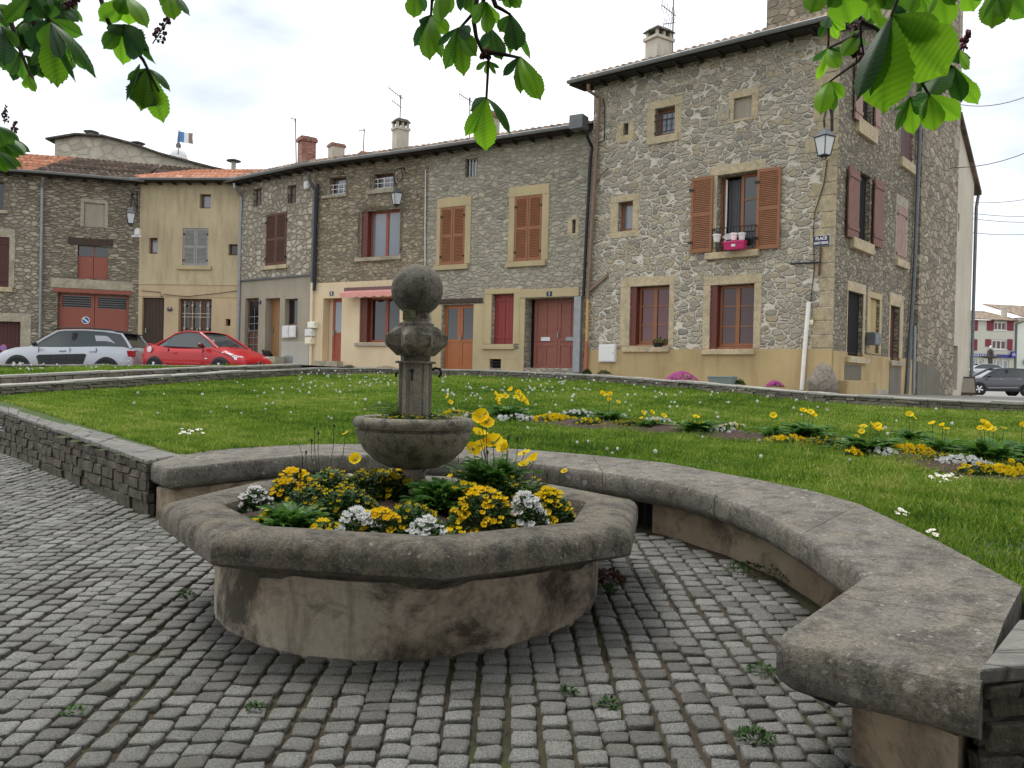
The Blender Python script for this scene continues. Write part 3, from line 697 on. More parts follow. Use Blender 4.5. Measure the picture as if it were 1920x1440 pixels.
PIPE_BR = paint('brown_pipe', P(112, 88, 66), .6, .2)
PIPE_BK = plain('black_pipe', (.012, .013, .015, 1), .5)
OCHRE_ST = weathered('ochre_dressed_stone', P(168, 152, 120, .85), P(148, 132, 102, .85), P(100, 85, 60, .9), 0, False, .3, .7, .3)
TAN_RENDER = plaster('tan_surround_render', P(164, 146, 102, .85), P(150, 132, 94, .85), P(112, 98, 70, .9), .3)
GREY_ST = weathered('grey_dressed_stone', P(150, 142, 122, .85), P(126, 118, 100, .85), P(80, 74, 60, .9), 0, False, .35, .7, .35)
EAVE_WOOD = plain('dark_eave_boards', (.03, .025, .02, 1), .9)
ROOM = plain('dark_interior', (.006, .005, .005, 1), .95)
WALLS = dict(
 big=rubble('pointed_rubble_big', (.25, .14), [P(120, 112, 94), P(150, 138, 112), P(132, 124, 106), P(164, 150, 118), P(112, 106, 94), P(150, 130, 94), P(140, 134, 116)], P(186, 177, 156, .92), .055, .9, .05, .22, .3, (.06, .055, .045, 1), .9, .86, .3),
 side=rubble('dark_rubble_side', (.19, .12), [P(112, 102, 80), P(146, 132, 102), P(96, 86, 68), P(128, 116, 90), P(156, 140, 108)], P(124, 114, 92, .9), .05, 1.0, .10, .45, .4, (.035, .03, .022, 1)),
 tower=rubble('tower_rubble', (.40, .22), [P(128, 112, 86), P(150, 134, 104), P(104, 92, 72), P(164, 148, 118)], P(120, 108, 86, .9), .04, 1.0, .08, .5, .3, (.06, .05, .035, 1)),
 c=rubble('grey_rubble_c', (.25, .13), [P(134, 126, 106), P(150, 142, 122), P(122, 114, 96), P(160, 148, 120), P(112, 104, 88)], P(138, 130, 112, .85), .06, .8, .14, .3, .45, (.08, .072, .055, 1)),
 d=rubble('brown_rubble_d', (.24, .125), [P(128, 112, 82), P(152, 136, 104), P(108, 94, 70), P(140, 124, 94), P(96, 84, 66)], P(120, 108, 84, .85), .05, .9, .10, .35, .45, (.07, .058, .04, 1)),
 e=rubble('squared_rubble_e', (.30, .22), [P(156, 146, 122), P(140, 130, 108), P(168, 160, 136), P(128, 118, 98)], P(118, 106, 84, .85), .07, .9, .07, .35, .3, (.08, .07, .05, 1), .7),
 g=rubble('coursed_rubble_g', (.30, .10), [P(124, 112, 86), P(140, 128, 102), P(106, 94, 72), P(150, 138, 112), P(96, 88, 72)], P(104, 94, 74, .85), .05, .95, .10, .45, .4, (.06, .052, .038, 1)),
 g0=rubble('rubble_far_left', (.27, .14), [P(132, 120, 94), P(150, 140, 114), P(110, 100, 78), P(160, 148, 122)], P(106, 96, 76, .85), .06, .95, .08, .45, .4, (.06, .052, .038, 1)),
 f=plaster('tan_plaster_f', P(168, 151, 114, .85), P(152, 135, 100, .85), P(96, 84, 62, .9), .55, .7),
 flow=plaster('tan_plaster_lower', P(170, 146, 108, .85), P(156, 134, 98, .85), P(120, 98, 66, .9), .4, .8),
 elow=plaster('grey_plaster_lower', P(142, 132, 112, .85), P(126, 118, 100, .85), P(92, 84, 68, .9), .4, .8),
 dlow=plaster('cream_plaster_lower', P(198, 176, 136, .9), P(186, 164, 126, .9), P(150, 130, 98, .9), .3, .8),
 plinth=plaster('ochre_plinth', P(166, 142, 92, .85), P(150, 126, 80, .85), P(112, 88, 50, .9), .6, .8),
 cement=plaster('cement_patch', P(104, 98, 84, .85), P(90, 84, 70, .85), P(62, 56, 46, .9), .6, 1),
 pale=plaster('pale_gable_render', P(176, 168, 146, .9), P(160, 150, 128, .9), P(120, 112, 96, .9), .5, .6),
 far=plaster('far_pale_render', P(170, 168, 152, .9), P(162, 160, 144, .9), P(140, 138, 124, .9), .2, .3),
 back=rubble('old_grey_gable', (.7, .5), [P(164, 154, 130), P(176, 164, 138), P(152, 142, 118)], P(158, 148, 124), .03, .6, .2, .6, .4, (.1, .09, .07, 1)))
def tiles(name, cols, grime):
    b = NB(name); co = b.coord(); sn = b.coord((1/.22, 1/.36, 1)); fl = b.vadd(sn, (0, 0, 0), 'FLOOR')
    wn_ = b.n('ShaderNodeTexWhiteNoise'); b.l(fl, wn_.inputs['Vector']); n = len(cols)
    c = b.ramp(wn_.outputs[0], [(i/(n-1), k) for i, k in enumerate(cols)])
    c = b.mix(b.rng(b.noise(co, 2.5, 5, .65), .45, .7, 0, .75), c, grime)
    c = b.mix(b.rng(b.noise(co, 30, 4, .7), .45, .75, 0, .5), c, grime)
    return b.done(c, .9, b.bump(b.noise(co, 25, 4, .7), .4, .01))
T_ORANGE = tiles('orange_tiles', [P(186, 108, 74), P(206, 130, 92), P(168, 92, 62), P(214, 148, 112)], P(110, 74, 54))
T_DARK = tiles('dark_mossy_tiles', [P(84, 66, 54), P(104, 84, 68), P(66, 54, 46), P(124, 102, 82)], P(46, 40, 32))
T_BROWN = tiles('brown_tiles', [P(124, 100, 80), P(150, 124, 98), P(104, 84, 66), P(96, 84, 72)], P(60, 54, 44))
def tile_roof(name, L, D, slope, m, parent, x0=0, z0=0, y0=-.5, per=.22, course=.36, seg=7):
    nx = int(L/per)*seg; ny = int(D/course); V = []; F = []
    xs = np.arange(nx+1)/seg*per; ph = (np.arange(nx+1) % seg)/seg
    prof = .085*np.abs(np.sin(np.pi*ph))**.7*1.0
    jit = np.repeat(rng.normal(0, .006, nx//seg+2), seg)[:nx+1]
    for j in range(ny):
        jj = rng.normal(0, .004)
        for e, lift in ((0, .028), (1, .0)):
            y = y0+(j+e)*course+ (rng.normal(0, .012) if e == 0 else .02)
            V.append(np.stack([x0+xs, np.full(nx+1, y)+jit, z0+(j+e)*course*slope+prof+lift+jj], 1))
    V.append(np.stack([x0+xs, np.full(nx+1, y0), z0+prof*.2-.03], 1))
    V = np.concatenate(V); w = nx+1; nr = 2*ny
    a = np.arange(nx)
    for r in range(nr-1): F.append(np.stack([a+r*w, a+1+r*w, a+1+(r+1)*w, a+(r+1)*w], 1))
    F.append(np.stack([a+nr*w, a+1+nr*w, a+1, a], 1))
    return npmesh(name, V, np.concatenate(F), m, parent, True)
class House:
    def __init__(s, name, label, A, B, zb, ztop, cat='house'):
        s.f = Fac(A, B, zb); s.o = thing(name, label, cat, (A[0], A[1], zb), s.f.rz()); s.zt = ztop-zb; s.holes = []; s.bands = []
    def R(s, *a, depth=0.0): return s.f.rect(*a, depth=depth)
    def part(s, name, mb, m, par=None, **k): return obj(name, mb, m, par or s.o, **k)
    def hole(s, r, depth=.2): s.holes.append((*r, depth)); return r
    def finish(s, bands, depth=6, x0=0, x1=None, back=True, zlow=-.7):
        """bands: (name, z0, z1, material, proud)"""
        L = x1 or s.f.L
        for nm, z0, z1, m, pr in bands:
            mb = MB(); xs = {x0, L}; zs_ = {z0, z1}; hh = [h for h in s.holes if h[3] > z0 and h[2] < z1]
            for h in hh: xs |= {max(x0, h[0]), min(L, h[1])}; zs_ |= {min(max(h[2], z0), z1), min(max(h[3], z0), z1)}
            xs = sorted(xs); zs_ = sorted(zs_)
            for i in range(len(xs)-1):
                for j in range(len(zs_)-1):
                    xm, zm = (xs[i]+xs[i+1])/2, (zs_[j]+zs_[j+1])/2
                    if xs[i+1]-xs[i] < 1e-4 or zs_[j+1]-zs_[j] < 1e-4: continue
                    if any(h[0] < xm < h[1] and h[2] < zm < h[3] for h in hh): continue
                    mb.quad((xs[i], -pr, zs_[j]), (xs[i+1], -pr, zs_[j]), (xs[i+1], -pr, zs_[j+1]), (xs[i], -pr, zs_[j+1]))
            for a, c_, za, zc, d in hh:
                za2, zc2 = max(za, z0), min(zc, z1)
                mb.quad((a, -pr, za2), (a, -pr, zc2), (a, d, zc2), (a, d, za2)); mb.quad((c_, -pr, zc2), (c_, -pr, za2), (c_, d, za2), (c_, d, zc2))
                if zc <= z1: mb.quad((a, -pr, zc), (c_, -pr, zc), (c_, d, zc), (a, d, zc))
                if za >= z0: mb.quad((c_, -pr, za), (a, -pr, za), (a, d, za), (c_, d, za))
            if pr > 0:
                mb.quad((x0, -pr, z1), (L, -pr, z1), (L, 0.01, z1), (x0, 0.01, z1)); mb.quad((x0, -pr, z0), (L, -pr, z0), (L, 0, z0), (x0, 0, z0))
                mb.quad((x0, -pr, z0), (x0, -pr, z1), (x0, .01, z1), (x0, .01, z0)); mb.quad((L, -pr, z0), (L, -pr, z1), (L, .01, z1), (L, .01, z0))
            s.part(nm, mb, m, recalc=False)
        if back:
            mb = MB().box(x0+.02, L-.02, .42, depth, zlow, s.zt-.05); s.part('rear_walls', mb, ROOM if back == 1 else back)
    def surround(s, r, ro, m, proud=.025, th=None):
        """dressed frame round opening r, outer edge ro"""
        mb = MB(); (a, c_, z0, z1), (A, C, Z0, Z1) = r, ro; e = .004
        if a-A > .01: mb.box(A, a-e, -proud, .04, max(Z0, z0), z1)
        if C-c_ > .01: mb.box(c_+e, C, -proud, .04, max(Z0, z0), z1)
        if Z1-z1 > .01: mb.box(A, C, -proud, .04, z1+e, Z1)
        if z0-Z0 > .02: mb.box(A, C, -proud, .04, Z0, z0-e)
        return s.part('window_surround', mb, m, bevel=.008)
    def sill(s, r, m, out=.12):
        return s.part('sill', MB().box(r[0], r[1], -out, .06, r[2], r[3]), m, bevel=.01)
    def window(s, r, m, glass, nx=2, nz=1, y=.16, fw=.055, hole=True, bar=.022, mull=None, name='window'):
        if hole: s.hole(r, y+.05)
        a, c_, z0, z1 = r; mb = MB(); g = .003
        mb.box(a+g, a+fw, y, y+.05, z0+g, z1-g); mb.box(c_-fw, c_-g, y, y+.05, z0+g, z1-g)
        mb.box(a+fw, c_-fw, y+.002, y+.05, z0+g, z0+fw*1.3); mb.box(a+fw, c_-fw, y+.002, y+.05, z1-fw, z1-g)
        for i in range(1, nx):
            x = a+(c_-a)*i/nx; hw = (mull or fw)*.8; mb.box(x-hw, x+hw, y-.004, y+.05, z0+fw*1.3, z1-fw)
        for j in range(1, nz):
            z = z0+(z1-z0)*j/nz; mb.box(a+fw, c_-fw, y+.008, y+.045, z-bar, z+bar)
        o = s.part(name, mb, m)
        obj('pane', MB().box(a+fw*.5, c_-fw*.5, y+.03, y+.042, z0+fw*.5, z1-fw*.5), glass, o)
        return o
    def louvre(s, r, m, y=-.03, leaves=2, gap=.012, hinge=True, split=2, th=.035, name='shutter', plank=False):
        """louvred shutter leaves filling r on plane y"""
        a, c_, z0, z1 = r; w_ = (c_-a)/leaves
        for k in range(leaves):
            x0, x1 = a+k*w_+gap*.5, a+(k+1)*w_-gap*.5; mb = MB(); st = .07
            if plank:
                n = max(2, int((x1-x0)/.11)); pw = (x1-x0)/n
                for i in range(n): mb.box(x0+i*pw+.003, x0+(i+1)*pw-.003, y-th, y, z0, z1)
                for zz in (.12, .86): mb.box(x0, x1, y-th-.02, y-th-.001, z0+(z1-z0)*zz, z0+(z1-z0)*zz+.09)
            else:
                mb.box(x0, x0+st, y-th, y, z0, z1); mb.box(x1-st, x1, y-th, y, z0, z1)
                zr = [z0+(z1-z0)*q/split for q in range(split+1)]
                for q, zz in enumerate(zr):
                    lo, hi = (zz, zz+.09) if q == 0 else ((zz-.09, zz) if q == split else (zz-.045, zz+.045))
                    mb.box(x0+st+.001, x1-st-.001, y-th+.002, y-.002, lo, hi)
                for q in range(split):
                    za, zb_ = zr[q]+(.09 if q == 0 else .045), zr[q+1]-(.09 if q == split-1 else .045)
                    n = int((zb_-za)/.048)
                    for i in range(n):
                        z = za+(zb_-za)*(i+.5)/n
                        mb.add([(x0+st, y-th+.003, z-.022), (x1-st, y-th+.003, z-.022), (x1-st, y-.004, z+.018), (x0+st, y-.004, z+.018),
                                (x0+st, y-th+.003, z-.014), (x1-st, y-th+.003, z-.014), (x1-st, y-.004, z+.026), (x0+st, y-.004, z+.026)], [(3, 2, 1, 0), (4, 5, 6, 7), (0, 1, 5, 4), (2, 3, 7, 6)])
            o = s.part(name, mb, m)
            if hinge:
                hx = x0 if k == 0 else x1; hb = MB(); sg = 1 if k == 0 else -1
                for zz in (.14, .84):
                    z = z0+(z1-z0)*zz; h2 = MB().box(min(hx-sg*.06, hx+sg*.07), max(hx-sg*.06, hx+sg*.07), y-th-.014, y-th-.002, z-.035, z+.035)
                    obj('hinge', h2, IRONW, o)
    def door(s, r, m, kind='plank', y=.2, glass=GLASS, hole=True, leaves=1):
        if hole: s.hole(r, y+.05)
        a, c_, z0, z1 = r; mb = MB(); o = None
        if kind == 'plank':
            n = max(3, int((c_-a)/.13)); pw = (c_-a)/n
            for i in range(n): mb.box(a+i*pw+.004, a+(i+1)*pw-.004, y+random.uniform(0, .006), y+.05, z0, z1-.003)
            mb.box(a, c_, y+.02, y+.049, z0+.001, z1-.004)
            o = s.part('door', mb, m)
        elif kind == 'panel':
            mb.box(a+.003, c_-.003, y+.02, y+.06, z0, z1-.003); w_ = (c_-a)/leaves
            for k in range(leaves):
                x0, x1 = a+k*w_+.006, a+(k+1)*w_-.006; st = .1
                mb.box(x0, x0+st, y, y+.025, z0, z1-.005); mb.box(x1-st, x1, y, y+.025, z0, z1-.005)
                for q in (0, .34, .41, 1):
                    zz = z0+(z1-z0-.11)*q; mb.box(x0+st, x1-st, y+.001, y+.025, zz, zz+.1)
                xm = (x0+x1)/2; mb.box(xm-.04, xm+.04, y+.001, y+.025, z0+.1+(z1-z0-.11)*.41, z1-.12); mb.box(xm-.04, xm+.04, y+.001, y+.025, z0+.1, z0+(z1-z0-.11)*.34)
            o = s.part('door', mb, m)
        elif kind == 'glazed':
            w_ = (c_-a)/leaves
            for k in range(leaves):
                x0, x1 = a+k*w_+.004, a+(k+1)*w_-.004; st = .1; zk = z0+(z1-z0)*.42
                mb.box(x0, x0+st, y, y+.05, z0, z1-.003); mb.box(x1-st, x1, y, y+.05, z0, z1-.003); mb.box(x0+st, x1-st, y+.001, y+.05, z1-.12, z1-.004)
                mb.box(x0+st, x1-st, y+.001, y+.05, zk, zk+.09); mb.box(x0+st, x1-st, y+.001, y+.05, z0, z0+.12); mb.box(x0+st, x1-st, y+.018, y+.045, z0+.12, zk)
            o = s.part('door', mb, m)
            for k in range(leaves):
                x0, x1 = a+k*w_+.1, a+(k+1)*w_-.1; obj('pane', MB().box(x0-.02, x1+.02, y+.02, y+.035, z0+(z1-z0)*.42+.07, z1-.1), glass, o)
        hx = a+(c_-a)*(.5 if leaves > 1 else .14)+(.03 if leaves > 1 else 0)
        obj('handle', MB().box(hx-.018, hx+.018, y-.05, y-.001, z0+.95, z0+1.13), ZINC, o)
        return o
    def pipe(s, pts, r, m, y=-.1, name='downpipe'):
        q = []
        for p in pts:
            yy = p[2] if len(p) > 2 else y; x, z = s.f.loc(p[0], p[1], yy); q.append((x, yy, z))
        mb = MB().tube(q, r, 8)
        return s.part(name, mb, m, smooth=40)
    def number(s, px, py, txt, w_=.19, h=.14):
        x, z = s.f.loc(px, py); o = s.part('number_plate', MB().box(x-w_/2, x+w_/2, -.045, -.03, z-h/2, z+h/2), BLUE)
        text('numeral', txt, h*1.05, WHITE, o, (x, -.0465, z-.002), bold=.004)
    def gutter(s, x0, x1, z, y=-.52, m=None):
        mb = MB(); n = 7; r = .075
        for x in (x0, x1):
            for k in range(n+1):
                a = math.pi+math.pi*k/n; mb.v.append((x, y+r*math.cos(a), z+r*math.sin(a)))
        w_ = n+1
        for k in range(n): mb.f.append((k, k+1, w_+k+1, w_+k))
        mb.tube([(x0, y-r, z), (x1, y-r, z)], .013, 6)
        k = x0+.4
        while k < x1: mb.box(k-.015, k+.015, y-r-.014, y-r+.02, z-.03, z+.016); k += 1.6
        return s.part('gutter', mb, m or ZINC, recalc=False, smooth=50)
    def roof(s, m, slope, D, x0, x1, ov=.5, z=None, gut=True, gm=None):
        z = s.zt if z is None else z
        r = tile_roof('roof', x1-x0, D+ov, slope, m, s.o, x0, z+.06, -ov)
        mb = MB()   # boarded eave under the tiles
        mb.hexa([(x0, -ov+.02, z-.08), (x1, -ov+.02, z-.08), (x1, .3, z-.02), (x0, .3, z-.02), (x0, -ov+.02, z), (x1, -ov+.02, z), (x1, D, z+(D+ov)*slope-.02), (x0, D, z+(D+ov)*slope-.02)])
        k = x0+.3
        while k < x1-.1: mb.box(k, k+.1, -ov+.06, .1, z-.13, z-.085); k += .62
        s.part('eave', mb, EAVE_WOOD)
        if gut: s.gutter(x0, x1, z+.02, -ov-.06, gm)
        return r
BLUE = plain('blue_enamel', (.012, .016, .06, 1), .3)
# ------------------------------------------------------------------ far left stone house
ZE = 9.2
h = House('stone_house', 'stone house at the left edge with orange roof tiles and dark brown shutters', N0, N1b, 2.2, ZE)
r = h.R(-25, 438, 7, 394-0); r = h.R(-25, 394-54, 7, 394); h.window(r, W_BROWN, GLASS); h.sill(h.R(-28, 394, 17, 400), GREY_ST)
r = h.R(-28, 444, 17, 538); h.hole(r, .2); h.louvre(r, W_MAROON, .06, 2, plank=True); h.sill(h.R(-32, 538, 25, 547), OCHRE_ST); h.surround(r, h.R(-32, 428, 28, 538), GREY_ST)
r = h.R(-70, 602, 38, 668); h.door(r, W_MAROON, 'plank', .2, leaves=2); h.surround(r, h.R(-80, 586, 58, 668), GREY_ST, .02)
h.finish([('wall', -.7, h.zt, WALLS['g0'], 0)])
h.roof(T_ORANGE, .335, 5.2, -.3, h.f.L-.05, .5)
h.pipe([(81, 334, -.45), (79, 352, -.1), (75, 632)], .06, ZINC)
# ------------------------------------------------------------------ garage house
h = House('stone_house', 'stone house with wide red brown garage door behind the silver car, dark roof tiles', N1b, N1, 2.18, ZE)
r = h.R(158, 381, 196, 426); h.hole(r, .08); h.part('blocked_window', MB().box(r[0], r[1], .06, .1, r[2], r[3]), WALLS['elow']); h.surround(r, h.R(151, 374, 203, 426), GREY_ST, .015)
r = h.R(145, 461, 203, 523); h.hole(r, .2); a, c_, z0, z1 = r; zk = z0+(z1-z0)*.68
o = h.part('hatch', MB().box(a, (a+c_)/2-.01, .12, .16, z0, zk).box((a+c_)/2+.01, c_, .12, .16, z0, zk), W_GARAGE)
obj('pane', MB().box(a, c_, .14, .16, zk+.01, z1), GLASS, o); obj('hatch_bar', MB().box((a+c_)/2-.03, (a+c_)/2+.03, .11, .139, zk, z1), W_GARAGE, o)
h.part('lintel', MB().box(*h.R(128, 447, 212, 460)[:2], -.03, .05, *h.R(128, 447, 212, 460)[2:]), W_OLD)
r = h.R(107, 551, 241, 672); h.hole(r, .25); a, c_, z0, z1 = r
for k in range(2):
    x0, x1 = a+(c_-a)*k/2+.01, a+(c_-a)*(k+1)/2-.01; zl0 = h.f.loc(170, 577)[1]
    mb = MB().box(x0, x0+.12, .2, .25, z0, z1).box(x1-.12, x1, .2, .25, z0, z1).box(x0+.12, x1-.12, .2, .25, z1-.08, z1).box(x0+.12, x1-.12, .2, .25, z0, zl0)
    o = h.part('garage_door', mb, W_GARAGE); lb = MB()
    for q in range(5): z = zl0+.03+(z1-.11-zl0)*q/5; lb.box(x0+.12, x1-.12, .205, .24, z, z+.05)
    obj('louvre', lb, IRONW, o); obj('pane', MB().box(x0+.12, x1-.12, .242, .25, zl0, z1-.08), GLASS, o)
q = h.R(100, 543, 247, 550); h.part('lintel', MB().box(q[0], q[1], -.06, .1, q[2], q[3]), W_GARAGE)
q = h.R(95, 525, 250, 542); h.part('concrete_lintel', MB().box(q[0], q[1], -.02, .1, q[2], q[3]), GREY_ST)
x, z = h.f.loc(159, 600)
o = h.part('no_parking_sign', MB().prism([(x+.15*math.cos(t), .175, z+.15*math.sin(t)) for t in np.linspace(0, 6.283, 25)[:-1]], (0, .02, 0)), WHITE)
for nm, r0, m_, yy in (('disc', .12, plain('sign_blue', (.02, .08, .30, 1), .4), .17),):
    obj(nm, MB().prism([(x+r0*math.cos(t), yy, z+r0*math.sin(t)) for t in np.linspace(0, 6.283, 25)[:-1]], (0, .004, 0)), m_, o)
obj('slash', MB().prism([(x-.12, .165, z+.07), (x-.08, .165, z+.11), (x+.12, .165, z-.07), (x+.08, .165, z-.11)], (0, .004, 0)), WHITE, o)
h.finish([('wall', -.7, h.zt, WALLS['g'], 0)])
h.roof(T_DARK, .335, 5.2, -.1, h.f.L+.2, .5)
tile_roof('roof', 3.6, 3.4, .335, T_DARK, h.o, h.f.L+.2, h.zt+.06+2.3*.335, 1.8)
# ------------------------------------------------------------------ tan plaster house
h = House('plaster_house', 'narrow tan plaster house with grey louvred shutters behind the red car', N1, N2, 2.15, ZE+.05)
r = h.R(375, 364, 396, 391); h.window(r, W_BROWN, GLASS_SKY, 1, 1)
r = h.R(343, 428, 391, 498); h.hole(r, .15); h.louvre(r, W_GREY, .03); h.sill(h.R(333, 499, 398, 506), TAN_RENDER)
r = h.R(280, 446, 296, 476); h.window(r, W_DARKRED, GLASS_SKY, 1, 1, .1, .06)
r = h.R(429, 458, 446, 479); h.window(r, W_BROWN, GLASS, 1, 1, .1)
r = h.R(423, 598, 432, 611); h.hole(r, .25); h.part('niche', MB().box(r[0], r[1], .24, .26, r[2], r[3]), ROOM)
r = h.R(266, 558, 307, 668); h.door(r, W_OLD, 'plank', .1)
r = h.R(334, 560, 396, 668); d_ = h.door(r, W_BROWN, 'glazed', .2, leaves=3)
a, c_, z0, z1 = r; mb = MB(); x = a+.15
for k in range(4):
    xx = a+.2+(c_-a-.4)*k/3; mb.tube([(xx, .12, z0+.2), (xx, .12, z1-.1)], .012, 5)
    for zz in (.52, .95): mb.ball((xx, .12, z0+(z1-z0)*zz*.93), .045, 8, 6)
for zz in (.68, .74): mb.box(a+.1, c_-.1, .11, .13, z0+(z1-z0)*zz, z0+(z1-z0)*zz+.02)
obj('door_grille', mb, paint('old_cream_iron', P(170, 160, 130), .6), d_)
h.number(319, 580, '9')
zb_ = h.f.loc(350, 534)[1]; zb2 = h.f.loc(350, 557)[1]
h.finish([('wall', zb_, h.zt, WALLS['f'], .03), ('ground_floor_wall', -.7, zb_, WALLS['flow'], 0)])
q = h.R(262, 556.5, 446, 557.5); h.part('ledge', MB().box(0.02, h.f.L-.02, -.02, .02, zb2, zb2+.03), TAN_RENDER)
h.roof(T_ORANGE, .30, 5.2, -.1, h.f.L+.4, .5)
h.pipe([(439, 344, -.5), (440, 352, -.5), (453, 368, -.12), (452, 400, -.1), (446, 652, -.1)], .06, ZINC)
h.pipe([(265, 545), (300, 548), (303, 557), (307, 552), (350, 556), (410, 550), (446, 545)], .012, IRONW, -.05, 'cable')
# ------------------------------------------------------------------ house with squared stones (cat on its step)
h = House('stone_house', 'narrow house of squared stones with dark brown shutters over a grey plaster ground floor', N2, N3, 2.05, ZE)
BR = rubble('brick_jambs', (.22, .07), [P(140, 84, 64), P(120, 70, 54), P(156, 100, 78)], P(130, 108, 88), .06, .5, .06, .3, .1, (.06, .04, .03, 1), .3)
for q, o2 in (((475, 353, 491, 386), (462, 345, 499, 388)), ((540, 347, 556, 381), (524, 340, 574, 383))):
    r = h.R(*q); h.window(r, W_BROWN, GLASS_SKY, 2, 2, .14, .05); h.surround(r, h.R(*o2), BR, .015)
r = h.R(500, 400, 538, 497); h.hole(r, .15); h.louvre(r, W_BROWN, -.01); h.sill(h.R(492, 498, 541, 505), OCHRE_ST); h.surround(r, h.R(496, 386, 546, 497), GREY_ST, .012)
r = h.R(459, 559, 484, 668); d_ = h.door(r, W_BROWN, 'glazed', .15); a, c_, z0, z1 = r; mb = MB()
for q in range(5): mb.box(a+.1, c_-.1, .13, .145, z0+(z1-z0)*(.2+.12*q), z0+(z1-z0)*(.2+.12*q)+.02)
mb.box((a+c_)/2-.01, (a+c_)/2+.01, .128, .147, z0+.2, z1-.4); obj('door_grille', mb, ZINC, d_)
r = h.R(497, 559, 524, 669); h.door((r[0], r[1], r[2], r[3]), W_TAN, 'plank', .3); DOOR_E = r
r = h.R(534, 560, 558, 609); h.window(r, W_BROWN, GLASS, 1, 1, .2, .05)
h.number(488, 566.5, '6', .15, .13)
zb_ = h.f.loc(520, 521)[1]; zb3 = h.f.loc(560, 640)[1]; x5 = h.f.loc(528, 640)[0]
h.finish([('wall', zb_, h.zt, WALLS['e'], .02), ('ground_floor_wall', -.7, zb_, WALLS['elow'], 0)])
h.part('ledge', MB().box(.02, h.f.L-.02, -.07, .01, zb_-.03, zb_+.03), ZINC_D)
h.part('cement_patch', MB().box(x5, h.f.L-.1, -.012, .01, -.6, zb3), plaster('pale_cement', P(150, 148, 138), P(138, 134, 122), P(112, 106, 92), .4))
q = h.R(534, 667, 549, 680); o = h.part('air_grate', MB().box(q[0], q[1], -.04, -.014, q[2], q[3]), ZINC)
x0, x1 = h.f.loc(492, 668)[0], h.f.loc(536, 668)[0]; zst = DOOR_E[2]
h.part('door_step', MB().box(x0, x1, -.5, .2, -.5, zst-.005).box(x0-.1, x1+.1, -.85, -.501, -.5, zst-.2), GREY_ST, bevel=.01); STEP_E = (h.f, (DOOR_E[0]+DOOR_E[1])/2, zst)
h.roof(T_BROWN, .28, 5.2, -.3, h.f.L+.1, .5)
h.pipe([(579, 324, -.5), (580, 338, -.45), (590, 356, -.12), (588, 420, -.1), (585, 530, -.1)], .06, ZINC_D)
h.pipe([(596, 345), (592, 420), (590, 530), (589, 545)], .05, PIPE_BK, -.09, 'cable_duct')
h.pipe([(585, 530), (582, 684)], .055, paint('cream_pipe', P(190, 176, 146), .6), -.1)
# ------------------------------------------------------------------ brown rubble house with awning
h = House('stone_house', 'brown rubble house with cream plaster ground floor, retractable awning and two attic windows', N3, ND, 1.95, ZE)
for q, o2, sl_ in (((619, 332, 649, 366), (610, 326, 654, 366), (605, 366, 652, 371)), ((702, 325, 738, 355), (694, 319, 742, 355), (689, 355, 741, 363))):
    r = h.R(*q); h.window(r, W_DARKRED, GLASS_SKY, 1, 1, .2, .06); h.surround(r, h.R(*o2), GREY_ST, .02); h.sill(h.R(*sl_), GREY_ST, .1)
    mb = MB(); a, c_, z0, z1 = r
    for z in (.05, .22, .38): mb.box(a, c_, .02, .035, z0+z, z0+z+.02)
    for k in range(3): xx = a+(c_-a)*(k+.5)/3; mb.box(xx-.01, xx+.01, .022, .033, z0+.05, z0+.4)
    h.part('window_guard', mb, WHITE)
r = h.R(678, 394, 750, 483); h.hole(r, .3); a, c_, z0, z1 = r
h.surround(r, h.R(671, 386, 757, 483), GREY_ST, .02); h.sill(h.R(668, 482, 754, 489), GREY_ST)
x1 = h.f.loc(692, 440)[0]; h.part('shutter_box', MB().box(a+.005, a+.25, .02, .28, z0+.01, z1-.01), W_DARKRED)
h.window((a+.25, c_, z0, z1), W_RUST, GLASS_SKY, 2, 1, .22, .07, hole=False)
r = h.R(675, 557, 750, 642); h.hole(r, .3); a, c_, z0, z1 = r
h.part('shutter_box', MB().box(a+.005, a+.3, .02, .28, z0+.01, z1-.01), W_DARKRED); h.window((a+.3, c_, z0, z1), W_RUST, GLASS, 2, 1, .22, .07, hole=False)
h.sill(h.R(668, 643, 728, 649), GREY_ST)
r = h.R(606, 559, 641, 677); h.hole(r, .3); a, c_, z0, z1 = r; h.door((a+.22, c_-.01, z0, z1), W_RUST, 'glazed', .25, GLASS_SKY, hole=False)
h.part('door_step', MB().box(a-.1, c_+.1, -.35, .25, z0-.3, z0-.004), GREY_ST, bevel=.01); h.part('door_back', MB().box(a, c_, .31, .33, z0, z1), WALLS['dlow'])
h.number(623, 550.5, '5', .18, .15)
q = h.R(652, 538, 790, 545); a, c_ = q[0], q[1]; z1 = q[3]; mb = MB()
mb.box(a, c_, -.2, -.03, z1-.13, z1)
aw = h.part('awning', mb, paint('awning_case', P(96, 62, 60), .5))
mb = MB(); n = 48; x = [a+.1+(c_-a-.15)*k/n for k in range(n+1)]
for k in range(n+1):
    sc_ = .05*abs(math.sin(k/n*math.pi*8)); mb.v += [(x[k], -.2, z1-.12), (x[k], -.55, z1-.22), (x[k], -.56, z1-.36-sc_)]
for k in range(n):
    for j in range(2): mb.f.append((k*3+j, (k+1)*3+j, (k+1)*3+j+1, k*3+j+1))
obj('awning_cloth', mb, paint('pink_awning_cloth', P(186, 118, 108), .8, .12), aw, recalc=False)
zb_ = h.f.loc(690, 527)[1]
h.finish([('wall', zb_, h.zt, WALLS['d'], .02), ('ground_floor_wall', -.7, zb_, WALLS['dlow'], .03)])
h.roof(T_BROWN, .28, 5.2, -.1, h.f.L, .5)
h.pipe([(798, 318), (797, 420), (797, 510)], .018, WHITE, -.04, 'cable')
